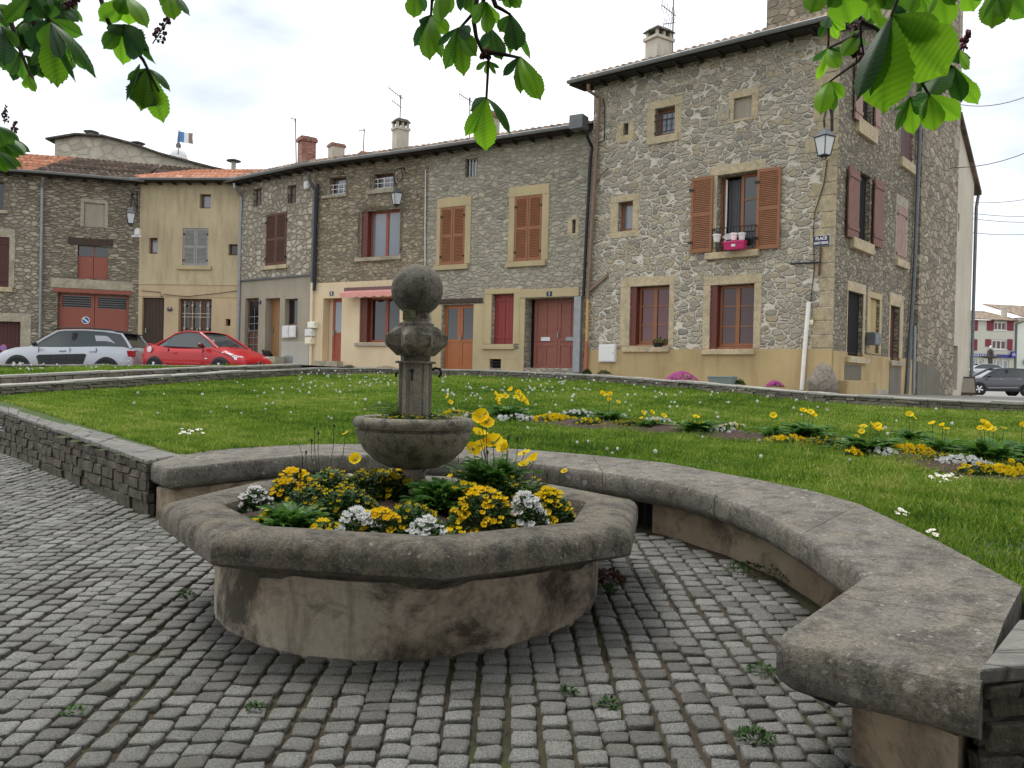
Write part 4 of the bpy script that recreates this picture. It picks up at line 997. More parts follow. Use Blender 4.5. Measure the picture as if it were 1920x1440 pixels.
# ------------------------------------------------------------------ grey rubble house with orange shutters
h = House('stone_house', 'grey rubble house with two tall closed orange shutters and a double red brown garage door', ND, N4, 1.87, ZE)
r = h.R(872, 297, 895, 331); h.window(r, W_BROWN, GLASS_SKY, 1, 1, .2, .05); a, c_, z0, z1 = r; mb = MB()
for k in range(3): xx = a+(c_-a)*(k+1)/4; mb.box(xx-.012, xx+.012, .1, .115, z0, z1)
h.part('window_guard', mb, WHITE)
for q, o2, o3 in (((826, 388, 872, 496), (819, 370, 883, 497), (816, 497, 879, 506)), ((965, 367, 1016, 489), (954, 348, 1029, 490), (951, 490, 1024, 500))):
    r = h.R(*q); h.hole(r, .12); h.louvre(r, W_ORANGE, .02); h.surround(r, h.R(*o2), TAN_RENDER, .03); h.sill(h.R(*o3), TAN_RENDER, .1)
r = h.R(1073, 412, 1079, 437); h.hole(r, .3); h.part('niche', MB().box(r[0], r[1], .28, .3, r[2], r[3]), ROOM); h.surround(r, h.R(1064, 408, 1085, 441), OCHRE_ST, .01)
r = h.R(829, 571, 887, 692); d_ = h.door(r, W_DOOR, 'glazed', .15, leaves=2)
q = h.R(815, 560, 905, 569); h.part('lintel', MB().box(q[0], q[1], -.05, .1, q[2], q[3]), W_OLD, bevel=.02)
r = h.R(922, 551, 963, 645); h.hole(r, .25); h.louvre(r, W_RED, .22, 2, plank=True, hinge=False, th=.04)
h.surround(r, h.R(908, 541, 975, 645), TAN_RENDER, .03); h.sill(h.R(906, 646, 966, 655), TAN_RENDER, .12)
r = h.R(919, 673, 940, 690); h.hole(r, .2); a, c_, z0, z1 = r; h.part('air_grate', MB().box(a, c_, .15, .18, z0, z1), ROOM)
mb = MB(); [mb.box(a, c_, .02, .05, z0+(z1-z0)*k/3-.015, z0+(z1-z0)*k/3+.015) for k in (1, 2)]; h.part('air_bars', mb, IRONW)
r = h.R(984, 558, 1082, 690); h.hole(r, .45); a, c_, z0, z1 = r
d_ = h.door((a+.12, c_-.02, z0, z1), paint('red_brown_panels', P(126, 66, 50), .5, .2), 'panel', .38, hole=False, leaves=2)
for k, m_ in ((.3, WHITE), (.78, ZINC)): xx = a+(c_-a)*k; obj('letter_slot', MB().box(xx-.16, xx+.16, .365, .379, z0+.86, z0+.98), m_, d_)
q = h.R(975, 541, 1086, 557); h.part('lintel', MB().box(q[0], q[1], -.035, .05, q[2], q[3]), TAN_RENDER, bevel=.01)
zq = h.f.loc(900, 570)[1]
mb = MB(); xa = [0.3, h.f.loc(829, 600)[0]-.01]; mb.box(xa[0], xa[1], -.03, .02, -.6, zq)
xb = [h.f.loc(888, 600)[0]+.01, h.f.loc(920, 600)[0]]
h.part('ground_floor_render', mb, TAN_RENDER); mb = MB(); mb.box(xb[0], h.f.loc(908, 600)[0]-.004, -.031, .02, -.6, zq)
zl_ = h.R(906, 646, 966, 655)[2]; xg = h.f.loc(919, 680)[0], h.f.loc(940, 680)[0]; zg = h.R(919, 673, 940, 690)
h.part('ground_floor_render', mb, TAN_RENDER); mb = MB(); mb.box(h.f.loc(908, 600)[0], h.f.loc(975, 600)[0], -.031, .02, zg[3], zl_-.004); h.part('ground_floor_render', mb, TAN_RENDER); mb = MB(); mb.box(h.f.loc(908, 600)[0], xg[0]-.004, -.031, .02, -.6, zg[3]-.004); h.part('ground_floor_render', mb, TAN_RENDER); mb = MB(); mb.box(xg[1]+.004, h.f.loc(975, 600)[0], -.031, .02, -.6, zg[3]-.004)
h.part('ground_floor_render', mb, TAN_RENDER); mb = MB(); mb.box(h.f.loc(975, 600)[0]+.004, a-.004, -.032, .02, -.6, z1); h.part('ground_floor_render', mb, TAN_RENDER); mb = MB(); mb.box(c_+.004, c_+.2, -.032, .02, -.6, z1)
h.part('ground_floor_render', mb, TAN_RENDER)
h.number(854, 565, '3', .15, .13); h.number(1031, 551, '1', .19, .14)
h.finish([('wall', -.7, h.zt, WALLS['c'], 0)])
h.roof(T_BROWN, .28, 5.2, 0, h.f.L-.05, .5)
h.pipe([(1101, 243, -.5), (1101, 256, -.45), (1110, 276, -.14), (1107, 300, -.12), (1100, 430, -.12), (1094, 556, -.12)], .05, PIPE_BK, -.12)
q = h.R(1080, 557, 1093, 699); h.part('pipe_guard', MB().box(q[0], q[1], -.2, -.035, q[2], q[3]), ZINC, bevel=.01)
h.part('downspout_box', MB().box(h.f.L-.45, h.f.L-.02, -.72, -.3, h.zt-.12, h.zt+.28), ZINC_D)
# ------------------------------------------------------------------ big corner house
ZB = 10.55; zbB = 1.5
BIG = h = House('corner_house', 'tall pale pointed rubble corner house with open orange louvred shutters and a street name plate', N4, N5, zbB, ZB)
r = h.R(1228, 201, 1265, 253); h.window(r, W_ORANGE, GLASS_SKY, 1, 1, .22, .08); h.surround(r, h.R(1213, 187, 1278, 266), OCHRE_ST, .012); h.sill(h.R(1216, 254, 1272, 268), OCHRE_ST, .05)
a, c_, z0, z1 = r; mb = MB()
for z in (.08, .42, .58): mb.box(a-.03, c_, -.02, 0, z0+z, z0+z+.025)
for k in range(4): xx = a+(c_-a)*(k+.5)/4; mb.box(xx-.01, xx+.01, -.018, -.002, z0+.08, z0+.6)
h.part('window_guard', mb, IRONW)
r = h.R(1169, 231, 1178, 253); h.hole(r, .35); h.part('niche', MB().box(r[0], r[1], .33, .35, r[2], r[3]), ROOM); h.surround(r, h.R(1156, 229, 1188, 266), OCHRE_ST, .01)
r = h.R(1376, 182, 1409, 222); h.hole(r, .12); h.part('blocked_window', MB().box(r[0], r[1], .09, .12, r[2], r[3]), WALLS['elow']); h.surround(r, h.R(1366, 167, 1422, 226), OCHRE_ST, .012)
r = h.R(1159, 378, 1186, 433); h.window(r, W_ORANGE, GLASS_SKY, 1, 1, .22, .08); h.surround(r, h.R(1144, 366, 1198, 445), OCHRE_ST, .012)
r = h.R(1344, 324, 1420, 471); h.hole(r, .4); a, c_, z0, z1 = r
h.surround(r, h.R(1331, 306, 1434, 471), OCHRE_ST, .012); h.sill(h.R(1325, 472, 1425, 484), OCHRE_ST, .15)
w2 = h.window((a+(c_-a)*.5, c_-.01, z0, z1), W_ORANGE, GLASS, 1, 3, .25, .09, hole=False, bar=.014)
h.window((a+.01, a+(c_-a)*.12, z0, z1), W_ORANGE, GLASS, 1, 1, .25, .05, hole=False)
mb = MB(); xx = a+(c_-a)*.16
for k in range(14): mb.v += [(xx+.045*k, .36+.03*math.sin(k*1.7), z0), (xx+.045*k, .36+.03*math.sin(k*1.7), z1-.1)]
for k in range(13): mb.f.append((2*k, 2*k+2, 2*k+3, 2*k+1))
h.part('curtain', mb, plain('grey_net', (.10, .10, .11, 1), .8), recalc=False)
mb = MB().box(a+(c_-a)*.14, a+(c_-a)*.17, .2, .24, z0+.1, z1-.1); h.part('open_casement', mb, WHITE)
h.part('room_back', MB().box(a, c_, .405, .415, z0, z1), ROOM)
mb = MB()
for z in (.1, .3, .62): mb.box(a-.06, c_+.02, -.14, -.12, z0+z, z0+z+.022)
for k in range(13): xx = a-.04+(c_-a+.04)*k/12; mb.box(xx-.007, xx+.007, -.138, -.122, z0+.1, z0+.63)
mb.box(a-.06, a-.03, -.139, 0, z0+.6, z0+.63); mb.box(c_+.0, c_+.03, -.139, 0, z0+.6, z0+.63)
h.part('window_guard', mb, IRONW); WIN_BIG = (a, c_, z0, z1)
q = h.R(1297, 333, 1338, 474); h.louvre(q, W_ORANGE, -.04, 1, hinge=True); q = h.R(1420, 316, 1465, 467); h.louvre(q, W_ORANGE, -.04, 1, hinge=True)
for q, gl, o2, o3 in (((1181, 536, 1254, 648), GLASS_RED, (1163, 519, 1264, 650), (1169, 651, 1256, 660)), ((1331, 533, 1413, 654), GLASS_BROWN, (1318, 516, 1427, 655), (1318, 656, 1416, 665))):
    r = h.R(*q); h.hole(r, .3); a, c_, z0, z1 = r
    h.part('reveal_shutter', MB().box(a+.004, a+.19, .03, .25, z0+.01, z1-.01), W_DARKRED)
    w2 = h.window((a+.2, c_-.01, z0+.06, z1-.02), W_ORANGE, gl, 2, 3, .2, .07, hole=False, bar=.016)
    h.part('window_foot', MB().box(a+.01, c_, .1, .26, z0, z0+.055), W_ORANGE); h.surround(r, h.R(*o2), OCHRE_ST, .012); h.sill(h.R(*o3), OCHRE_ST, .13)
zpl = h.f.loc(1330, 655)[1]
# corner quoins, dressed stones flush in the rubble
mb = MB(); z = .0; k = 0
zz = zpl+.02
while zz < h.zt-.2:
    hh = random.uniform(.3, .46); w_ = random.choice((.35, .62, .8, .5)); mb.box(h.f.L-w_, h.f.L+.006, -.014, .02, zz+.012, zz+hh-.012); zz += hh
h.part('quoin', mb, weathered('quoin_stone', P(160, 144, 112, .85), P(140, 126, 98, .85), P(90, 80, 62, .9), 0, False, .4, .8, .35), bevel=.012)
for q in ((1160, 160, 1170, 178), (1133, 199, 1158, 214), (1344, 206, 1370, 226), (1172, 452, 1177, 505), (1213, 452, 1218, 505)):
    r = h.R(*q); h.part('dressed_stone', MB().box(r[0], r[1], -.012, .02, r[2], r[3]), GREY_ST, bevel=.012)
h.finish([('wall', zpl, h.zt, WALLS['big'], 0), ('plinth', -.8, zpl, WALLS['plinth'], .04)], depth=6.5)
h.roof(T_BROWN, .30, 7, -.55, h.f.L+.15, .55, gm=ZINC)
h.pipe([(1103, 158, -.58), (1104, 170, -.5), (1124, 184, -.14), (1117, 300, -.12), (1102, 560, -.12)], .055, PIPE_BR, -.12)
h.pipe([(1102, 560), (1100, 640)], .045, paint('yellow_pipe', P(176, 128, 60), .6), -.12); h.pipe([(1100, 640), (1098, 699)], .05, paint('red_pipe', P(160, 78, 50), .6), -.12)
mb = MB(); p, q = h.f.loc(1106, 548), h.f.loc(1141, 516); mb.hexa([(p[0], -.14, p[1]-.04), (q[0], -.05, q[1]-.04), (q[0], .0, q[1]-.04), (p[0], -.06, p[1]-.04), (p[0], -.14, p[1]+.06), (q[0], -.05, q[1]+.06), (q[0], .0, q[1]+.06), (p[0], -.06, p[1]+.06)])
h.part('brace', mb, PIPE_BR)
h.pipe([(1112, 345), (1140, 315)], .03, PIPE_BR, -.08, 'brace')
h.pipe([(1551, 300), (1545, 345), (1527, 400), (1525, 440), (1527, 500), (1520, 565)], .012, IRONW, -.035, 'cable')
h.pipe([(1130, 183), (1134, 200), (1133, 262), (1122, 268)], .015, IRONW, -.04, 'cable')
q = [h.f.loc(1519, 567), h.f.loc(1511, 660), h.f.loc(1506, 731)]
h.part('cable_duct', MB().tube([(x, -.1, z) for x, z in q], .055, 8), paint('pale_duct', P(196, 190, 182), .5), smooth=40)
# gable side of the corner house
fd = Vector((.653, .757)); SIDE_B = (N5[0]+fd.x*6.9, N5[1]+fd.y*6.9)
s_ = House('gable_wall', 'x', N5, SIDE_B, zbB, ZB); so_ = s_.o
s_.f.zb = zbB
def sidepart_setup():
    """the gable facade is part of the corner house: re-parent its parts"""
    for ch in list(so_.children):
        M = BIG.o.matrix_world.inverted() if False else None
W_SIDE = s_
r = s_.R(1606, 324, 1631, 450); s_.window(r, W_RUST, GLASS, 1, 1, .3, .06); s_.sill(s_.R(1593, 452, 1632, 472), OCHRE_ST, .12)
q = s_.R(1584, 316, 1605, 448); s_.louvre(q, W_TERRA, -.06, 1, plank=True); q = s_.R(1633, 337, 1651, 464); s_.louvre(q, W_TERRA, -.06, 1, plank=True)
r = s_.R(1613, 108, 1635, 244); s_.window(r, W_RUST, GLASS, 1, 1, .25, .06); s_.sill(s_.R(1604, 232, 1640, 260), OCHRE_ST, .1)
q = s_.R(1598, 118, 1612, 228); s_.louvre(q, W_PINK, -.06, 1, plank=True); q = s_.R(1636, 122, 1646, 256); s_.louvre(q, W_PINK, -.06, 1, plank=True)
r = s_.R(1689, 215, 1712, 310); s_.hole(r, .15); s_.louvre(r, W_MAROON, .08, 2, plank=True); s_.sill(s_.R(1686, 302, 1711, 320), OCHRE_ST, .1)
r = s_.R(1681, 388, 1698, 494); s_.hole(r, .1); s_.louvre(r, W_PINK, .02, 2, plank=True); s_.sill(s_.R(1677, 488, 1700, 502), OCHRE_ST, .1); s_.surround(r, s_.R(1679, 368, 1701, 490), GREY_ST, .015)
r = s_.R(1588, 548, 1617, 668); s_.hole(r, .35); a, c_, z0, z1 = r; s_.part('shutter', MB().box(a, c_, .3, .34, z0, z1), W_RUST); s_.surround(r, s_.R(1587, 530, 1621, 668), OCHRE_ST, .02)
s_.sill(s_.R(1581, 670, 1620, 681), OCHRE_ST, .15)
r = s_.R(1630, 560, 1648, 662); s_.hole(r, .1); s_.part('blocked_door', MB().box(r[0], r[1], .08, .12, r[2], r[3]), WALLS['plinth']); s_.surround(r, s_.R(1625, 548, 1652, 664), TAN_RENDER, .02)
r = s_.R(1668, 574, 1686, 676); s_.hole(r, .25); s_.part('door', MB().box(r[0], r[1], .15, .2, r[2], r[3]), W_MAROON); s_.surround(r, s_.R(1666, 551, 1692, 676), OCHRE_ST, .02); s_.sill(s_.R(1664, 677, 1688, 686), GREY_ST, .12)
q = s_.R(1565, 714, 1624, 738); s_.part('stone_step', MB().box(q[0]+.1, q[1], -.28, -.05, q[2]-.3, q[3]), WALLS['plinth'], bevel=.02)
q = s_.R(1625, 730, 1649, 740); s_.part('stone_step', MB().box(q[0], q[1], -.25, -.045, q[2]-.3, q[3]), GREY_ST, bevel=.02)
q = s_.R(1580, 684, 1611, 712); s_.part('niche', MB().box(q[0], q[1], -.052, -.041, q[2], q[3]), WALLS['cement'])
q = s_.R(1664, 688, 1686, 738); s_.part('cement_patch', MB().box(q[0], q[1], -.05, -.041, q[2]-.2, q[3]), WALLS['cement'])
zp2 = s_.f.loc(1600, 662)[1]
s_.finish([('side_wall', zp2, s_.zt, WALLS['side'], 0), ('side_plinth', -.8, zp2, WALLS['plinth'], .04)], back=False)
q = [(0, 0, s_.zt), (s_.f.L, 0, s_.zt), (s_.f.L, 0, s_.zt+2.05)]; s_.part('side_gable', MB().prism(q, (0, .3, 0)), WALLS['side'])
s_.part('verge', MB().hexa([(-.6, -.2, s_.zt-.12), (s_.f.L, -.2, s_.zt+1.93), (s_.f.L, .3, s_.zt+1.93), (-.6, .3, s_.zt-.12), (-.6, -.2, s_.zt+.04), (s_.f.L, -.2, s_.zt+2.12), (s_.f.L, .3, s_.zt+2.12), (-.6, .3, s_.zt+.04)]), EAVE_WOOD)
s_.pipe([(1725, 240, -.1), (1715, 498), (1700, 738)], .06, ZINC_D, -.1); s_.pipe([(1742, 232, -.1), (1728, 238, -.1), (1725, 246, -.1)], .05, ZINC_D, -.1)
mb = MB().tube([(*[s_.f.loc(1702, 612)[0]], -.2, s_.f.loc(1702, 612)[1]), (s_.f.loc(1699, 738)[0], -.2, s_.f.loc(1699, 738)[1])], .05, 8); s_.part('cable_duct', mb, ZINC)
# join gable side to the corner house (same thing)
bpy.context.view_layer.update()
for ch in list(so_.children):
    mw = so_.matrix_world @ ch.matrix_basis; ch.parent = BIG.o; ch.matrix_basis = BIG.o.matrix_world.inverted() @ mw
bpy.data.objects.remove(so_)
# ------------------------------------------------------------------ tower
def along(t, off=0): return (N5[0]+fd.x*t-fd.y*off, N5[1]+fd.y*t+fd.x*off)
fdir = (Vector(N5)-Vector(N4)).normalized()
TA = along(6.95, -.12); TB = along(11.5, -.12)
h = House('tower', 'massive square rubble church tower rising above the corner house', TA, TB, 1.45, 19, 'tower')
h.finish([('wall', -.7, h.zt, WALLS['tower'], 0)], back=False)
L = h.f.L; nrm = Vector((math.cos(-h.f.rz()), math.sin(-h.f.rz())))
u = Vector((fdir.x*math.cos(h.f.rz())+fdir.y*math.sin(h.f.rz()), -fdir.x*math.sin(h.f.rz())+fdir.y*math.cos(h.f.rz())))*-5.1
mb = MB().prism([(0, 0.004, -.7), (u.x, u.y, -.7), (L+u.x, u.y, -.7), (L, .004, -.7)], (0, 0, h.zt+.7)); h.part('tower_mass', mb, WALLS['tower'])
mb = MB(); zz = 8.5; 
while zz < h.zt:
    hh = random.uniform(.35, .55); w_ = random.choice((.5, .9, .7)); mb.box(-.012, w_, -.014, .02, zz+.012, zz+hh-.012); mb.box(L-random.choice((.4, .7)), L+.012, -.014, .02, zz+.012, zz+hh-.012); zz += hh
h.part('quoin', mb, GREY_ST, bevel=.012)
q = h.f.rect(1701, 686, 1763, 738); h.part('cement_patch', MB().prism([(0.0, -.03, -.6), (q[1], -.03, -.6), (q[1]-.1, -.03, q[3]-.35), (q[1]*.6, -.03, q[3]), (0.0, -.03, q[3]+.12)], (0, .04, 0)), WALLS['cement'])
# ------------------------------------------------------------------ pale gabled building behind the tower
GA, GB = along(11.5, -.06), along(14.15, -.06)
h = House('gabled_building', 'pale rendered building with sloping tiled verge just right of the tower', GA, GB, 1.42, 9.4, 'house')
r = h.R(1784, 648, 1795, 731); h.hole(r, .2); h.part('door', MB().box(r[0], r[1], .15, .2, r[2], r[3]), W_BROWN)
r = h.R(1796, 400, 1799, 434); h.hole(r, .2); h.part('shutter', MB().box(r[0], r[1], .1, .2, r[2], r[3]), W_BROWN)
h.finish([('wall', -.7, h.zt, WALLS['pale'], 0)], back=False); L = h.f.L; zr = 1.75
h.part('gable', MB().prism([(0, 0, h.zt), (L, 0, h.zt), (0, 0, h.zt+zr)], (0, .3, 0)), WALLS['pale'])
h.part('building_mass', MB().box(.02, L-.02, .3, 7, -.7, h.zt-.02), WALLS['pale'])
h.part('roof', MB().hexa([(-.1, -.15, h.zt+zr+.05), (L+.55, -.15, h.zt-.36), (L+.55, 7, h.zt-.36), (-.1, 7, h.zt+zr+.05), (-.1, -.15, h.zt+zr+.19), (L+.55, -.15, h.zt-.22), (L+.55, 7, h.zt-.22), (-.1, 7, h.zt+zr+.19)]), T_DARK)
h.part('downpipe', MB().tube([(L+.5, -.05, h.zt-.35), (L+.1, -.07, h.zt-.9), (L+.02, -.07, -.4)], .06, 8), ZINC_D, smooth=40)
# ================================================================== chimneys, far buildings, street furniture
FAC = {}
def dpt(px, py, Y): return at(px, py, Y)
def px2m(px, Y): return px*Y/FPX
def chimney(label, cat, px0, px1, pyt, pyb, Y, m, capm=None, kind='slab', rz=.6, name='chimney', ratio=.8):
    c = dpt((px0+px1)/2, pyb, Y); w_ = px2m(px1-px0, Y)*.78; hgt = dpt((px0+px1)/2, pyt, Y).z-c.z; d = w_*ratio
    o = thing(name, label, cat, (c.x, c.y, c.z-1.0), rz)
    hb = hgt*(.72 if kind == 'open' else .86)
    obj('shaft', MB().box(-w_/2, w_/2, -d/2, d/2, 0, 1+hb), m, o)
    cm = capm or m
    if kind == 'open':
        obj('crown', MB().box(-w_*.6, w_*.6, -d*.6, d*.6, 1+hb, 1+hb+hgt*.07), cm, o)
        z0 = 1+hb+hgt*.07; z1 = 1+hgt*.93
        for sx_ in (-1, 0, 1):
            for sy_ in (-1, 1): obj('pillar', MB().box(sx_*w_*.43-.04, sx_*w_*.43+.04, sy_*d*.4-.04, sy_*d*.4+.04, z0, z1), cm, o)
        obj('cap', MB().hexa([(-w_*.62, -d*.64, z1), (w_*.62, -d*.64, z1), (w_*.62, d*.64, z1), (-w_*.62, d*.64, z1), (-w_*.4, -d*.4, z1+hgt*.1), (w_*.4, -d*.4, z1+hgt*.1), (w_*.4, d*.4, z1+hgt*.1), (-w_*.4, d*.4, z1+hgt*.1)]), M_LOWWALL, o)
    else:
        obj('crown', MB().box(-w_*.6, w_*.6, -d*.6, d*.6, 1+hb-hgt*.04, 1+hb+hgt*.05).box(-w_*.54, w_*.54, -d*.54, d*.54, 1+hb+hgt*.051, 1+hb+hgt*.1), cm, o)
        obj('flue', MB().lathe([(w_*.26, 1+hb+hgt*.1), (w_*.2, 1+hgt)], 10), M_LOWWALL if kind == 'pot' else cm, o)
    return o
BRICK = rubble('chimney_brick', (.22, .07), [P(150, 80, 60), P(130, 66, 50), P(170, 98, 74)], P(140, 110, 92), .06, .6, .06, .3, .05, (.05, .03, .022, 1), .25)
CEMC = plaster('chimney_cement', P(168, 160, 142), P(146, 138, 120), P(100, 94, 80), .6)
chimney('red brick chimney on the squared stone house', 'chimney', 557, 592, 256, 318, 32.3, BRICK, kind='pot')
chimney('beige chimney with red brick cap between the brick chimney and the tall one', 'chimney', 614, 646, 269, 312, 31.0, CEMC, BRICK, 'slab')
chimney('tall beige chimney with an open stone cap on the awning house', 'chimney', 734, 766, 226, 296, 30.0, CEMC, None, 'open')
chimney('small orange clay chimney pot low on the roof', 'chimney', 674, 689, 284, 300, 31.0, plain('clay', P(190, 110, 70), .8), None, 'slab')
chimney('brick topped chimney behind the lowest chestnut leaves', 'chimney', 888, 936, 208, 285, 28.5, CEMC, BRICK, 'slab')
chimney('cement chimney with open tile cap on the corner house', 'chimney', 1209, 1259, 57, 135, 26.0, CEMC, None, 'open')
chimney('distant twin flue chimney on the far building roof', 'chimney', 1877, 1888, 576, 586, 121, CEMC, None, 'slab', 0)
# small chimney cowls behind
def antenna(label, px, pyb, pyt, Y, arms, lean=0):
    c = dpt(px, pyb, Y); top = dpt(px+lean, pyt, Y); o = thing('tv_antenna', label, 'antenna', c); hgt = top.z-c.z; dx = top.x-c.x
    r = .022; obj('mast', MB().tube([(0, 0, -.4), (dx, 0, hgt)], r, 6), ZINC_D, o)
    mb = MB(); an = None
    for fz, half, dr, ne in arms:
        z = hgt*fz; bx = dx*fz; L = px2m(half, Y); e = Vector((math.cos(dr), .5, math.sin(dr))).normalized()
        a, c_ = Vector((bx, 0, z))-e*L, Vector((bx, 0, z))+e*L*.25; an = MB().tube([a, c_], .014, 5)
        for k in range(ne):
            q = a.lerp(c_, (k+.2)/ne); an.tube([q+Vector((.0, -.14, .12)), q+Vector((0, .14, -.12))], .008, 4)
        obj('boom', an, ZINC_D, o)
    return o
antenna('rake aerial on a thin mast above the tall beige chimney', 750, 228, 178, 30, [(.92, 28, -.55, 7), (.55, 20, -.55, 4)], 1)
antenna('aerial beside the brick topped chimney behind the leaves', 881, 262, 183, 28.6, [(.93, 24, -.4, 7)], 0)
antenna('tall aerial mast behind the chimney of the corner house', 1261, 96, -10, 26.2, [(.66, 30, -.4, 6), (.5, 24, .35, 5)], 2)
antenna('thin bent aerial left of the red brick chimney', 556, 300, 222, 32.5, [(.97, 9, -.2, 2)], -2)
antenna('thin aerial between the beige chimneys', 681, 286, 242, 31, [(.95, 10, .3, 3)], 2)
antenna('small aerial on the far building roof', 1814, 586, 575, 121, [(.8, 4, .1, 2)])
# old gable building behind the garage house
pts = [(103, 262), (146, 255), (196, 258), (250, 272), (300, 290), (350, 304), (404, 318), (460, 330)]
Yb = 44
tp = [dpt(x, y, Yb) for x, y in pts]; o = thing('old_building', 'old grey gable wall of a building showing above the dark mossy roof', 'building', (tp[0].x, Yb, 2))
mb = MB(); poly = [(p.x-tp[0].x, 0, p.z-2) for p in tp]; poly = [(0, 0, 0)]+poly+[(tp[-1].x-tp[0].x, 0, 0)]
mb.prism(poly, (0, 5, 0)); obj('wall', mb, WALLS['back'], o)
mb = MB()
for i in range(len(tp)-1):
    a, c_ = tp[i]-Vector((tp[0].x, Yb, 2)), tp[i+1]-Vector((tp[0].x, Yb, 2)); e = -.35 if i == 0 else 0
    mb.hexa([(a.x+e, -.3, a.z+(e*.2)), (c_.x, -.3, c_.z), (c_.x, 5.2, c_.z), (a.x+e, 5.2, a.z+(e*.2)), (a.x+e, -.3, a.z+.09+(e*.2)), (c_.x, -.3, c_.z+.09), (c_.x, 5.2, c_.z+.09), (a.x+e, 5.2, a.z+.09+(e*.2))])
obj('roof', mb, M_LOWWALL, o)
for px, py in ((171, 258), (258, 279), (438, 312)):
    c = dpt(px, py, 45); o = thing('roof_cowl', ('thin metal roof cowl above the old gable wall' if px < 200 else 'flat topped roof cowl on the low middle of the old gable wall' if px < 300 else 'small slatted roof cowl beside the tan plaster house'), 'cowl', c)
    obj('pipe', MB().lathe([(.13, -.9), (.13, .25)], 10), CEMC, o); obj('cap', MB().lathe([(.36, .26), (.40, .30), (.06, .42)], 12), ZINC_D, o)
# white dome with finial and flag far behind
c = dpt(334, 300, 62); o = thing('dome', 'distant pale dome with a pointed finial behind the roofs', 'dome', (c.x, c.y, c.z-4))
r = px2m(17, 62); LEAD = weathered('lead', P(196, 200, 200), P(176, 180, 180), P(130, 130, 128), 0, False, .2, .5, .3)
obj('drum', MB().lathe([(r*1.05, 0), (r*1.05, 3.8), (r*1.12, 3.85), (r*1.12, 4.05)], 24), WALLS['back'], o, smooth=30)
obj('shell', MB().lathe([(r*math.cos(t), 4.05+r*1.25*math.sin(t)) for t in np.linspace(0, 1.5, 10)], 24), LEAD, o, smooth=50)
obj('finial', MB().lathe([(.16, 4.05+r*1.2), (.2, 4.3+r*1.2), (.08, 4.5+r*1.2), (.10, 4.65+r*1.2), (.02, 5.4+r*1.2)], 10), ZINC_D, o, smooth=40)
c = dpt(335, 266, 60); o = thing('flag', 'small swallow tailed flag, blue, white and brown, flying above the dome', 'flag', c)
obj('pole', MB().tube([(0, 0, -.9), (0, 0, .85)], .03, 6), ZINC_D, o)
def flagpart(x0, x1, m, nm, notch=False):
    mb = MB(); n = 6
    for k in range(n+1):
        x = x0+(x1-x0)*k/n; y = .06*math.sin(x*5); dz = -.16*x
        if notch: 
            t = k/n; mb.v += [(x, y, .02+dz), (x, y, .39+dz-.0), (x, y, .78+dz)]
            if k == n: mb.v[-2] = (x-.3, y, .39+dz)
        else: mb.v += [(x, y, .02+dz), (x, y, .39+dz), (x, y, .78+dz)]
    for k in range(n):
        for j in range(2): mb.f.append((k*3+j, (k+1)*3+j, (k+1)*3+j+1, k*3+j+1))
    obj(nm, mb, m, o, recalc=False)
s_ = px2m(28, 60)/3
flagpart(.02, s_, plain('flag_blue', P(60, 110, 170), .8), 'blue_stripe'); flagpart(s_, 2*s_, plain('flag_white', P(225, 225, 225, .75), .8), 'white_stripe'); flagpart(2*s_, 3*s_, plain('flag_brown', P(120, 100, 88), .8), 'brown_stripe', True)
# far building with maroon shutters and blue shop sign
YF = 118
A_ = dpt(1770, 640, YF); B_ = dpt(1907, 640, YF+2); h = House('far_building', 'distant pale building with maroon shutters and a blue shop sign', (A_.x, A_.y), (B_.x, B_.y), 3.9, dpt(1850, 599, YF).z, 'building')
MARO = plain('maroon_shutter', P(110, 28, 42), .6)
for q, sh in (((1808, 603, 1822, 619), ((1823, 601, 1833, 620),)), ((1865, 603, 1887, 619), ((1850, 601, 1863, 620), (1888, 601, 1900, 620))), ((1807, 637, 1821, 655), ((1822, 636, 1832, 657),)), ((1861, 637, 1887, 655), ((1847, 636, 1858, 650), (1888, 636, 1898, 657)))):
    r = h.R(*q); h.window(r, paint('far_window', P(180, 176, 170)), GLASS_BROWN, 3, 1, .2, .1); h.sill(h.R(q[0]-4, q[3], q[2]+1, q[3]+1.5), WHITE)
    a, c_, z0, z1 = r; h.part('valance', MB().box(a, c_, .05, .09, z1-.22, z1-.1), WHITE)
    for s2 in sh: h.louvre(h.R(*s2), MARO, -.05, 1, hinge=False, plank=True)
for q in ((1811, 674, 1820, 694), (1824, 674, 1832, 694), (1836, 674, 1845, 694), (1857, 674, 1866, 694), (1869, 674, 1878, 694), (1882, 674, 1892, 694)):
    h.window(h.R(*q), WHITE, GLASS_SKY, 1, 1, .2, .18, name='shop_window')
q = h.R(1806, 664, 1893, 670); SGB = plain('shop_sign_blue', P(30, 34, 120), .4)
sg = h.part('shop_sign', MB().box(q[0], q[1], -.25, -.06, q[2], q[3]), SGB); zc = (q[2]+q[3])/2
text('lettering', 'ASSURANCES & PLACEMENTS', .42, WHITE, sg, (q[0]+(q[1]-q[0])*.34, -.255, zc), sx=.95, bold=.006)
q = h.R(1892, 659, 1900, 671); s2 = h.part('hanging_sign', MB().box(q[0], q[1], -.5, -.26, q[2], q[3]), SGB); text('lettering', '/A', .6, WHITE, s2, ((q[0]+q[1])/2, -.505, (q[2]+q[3])/2), bold=.008)
h.finish([('wall', -.5, h.zt, WALLS['far'], 0)], depth=10)
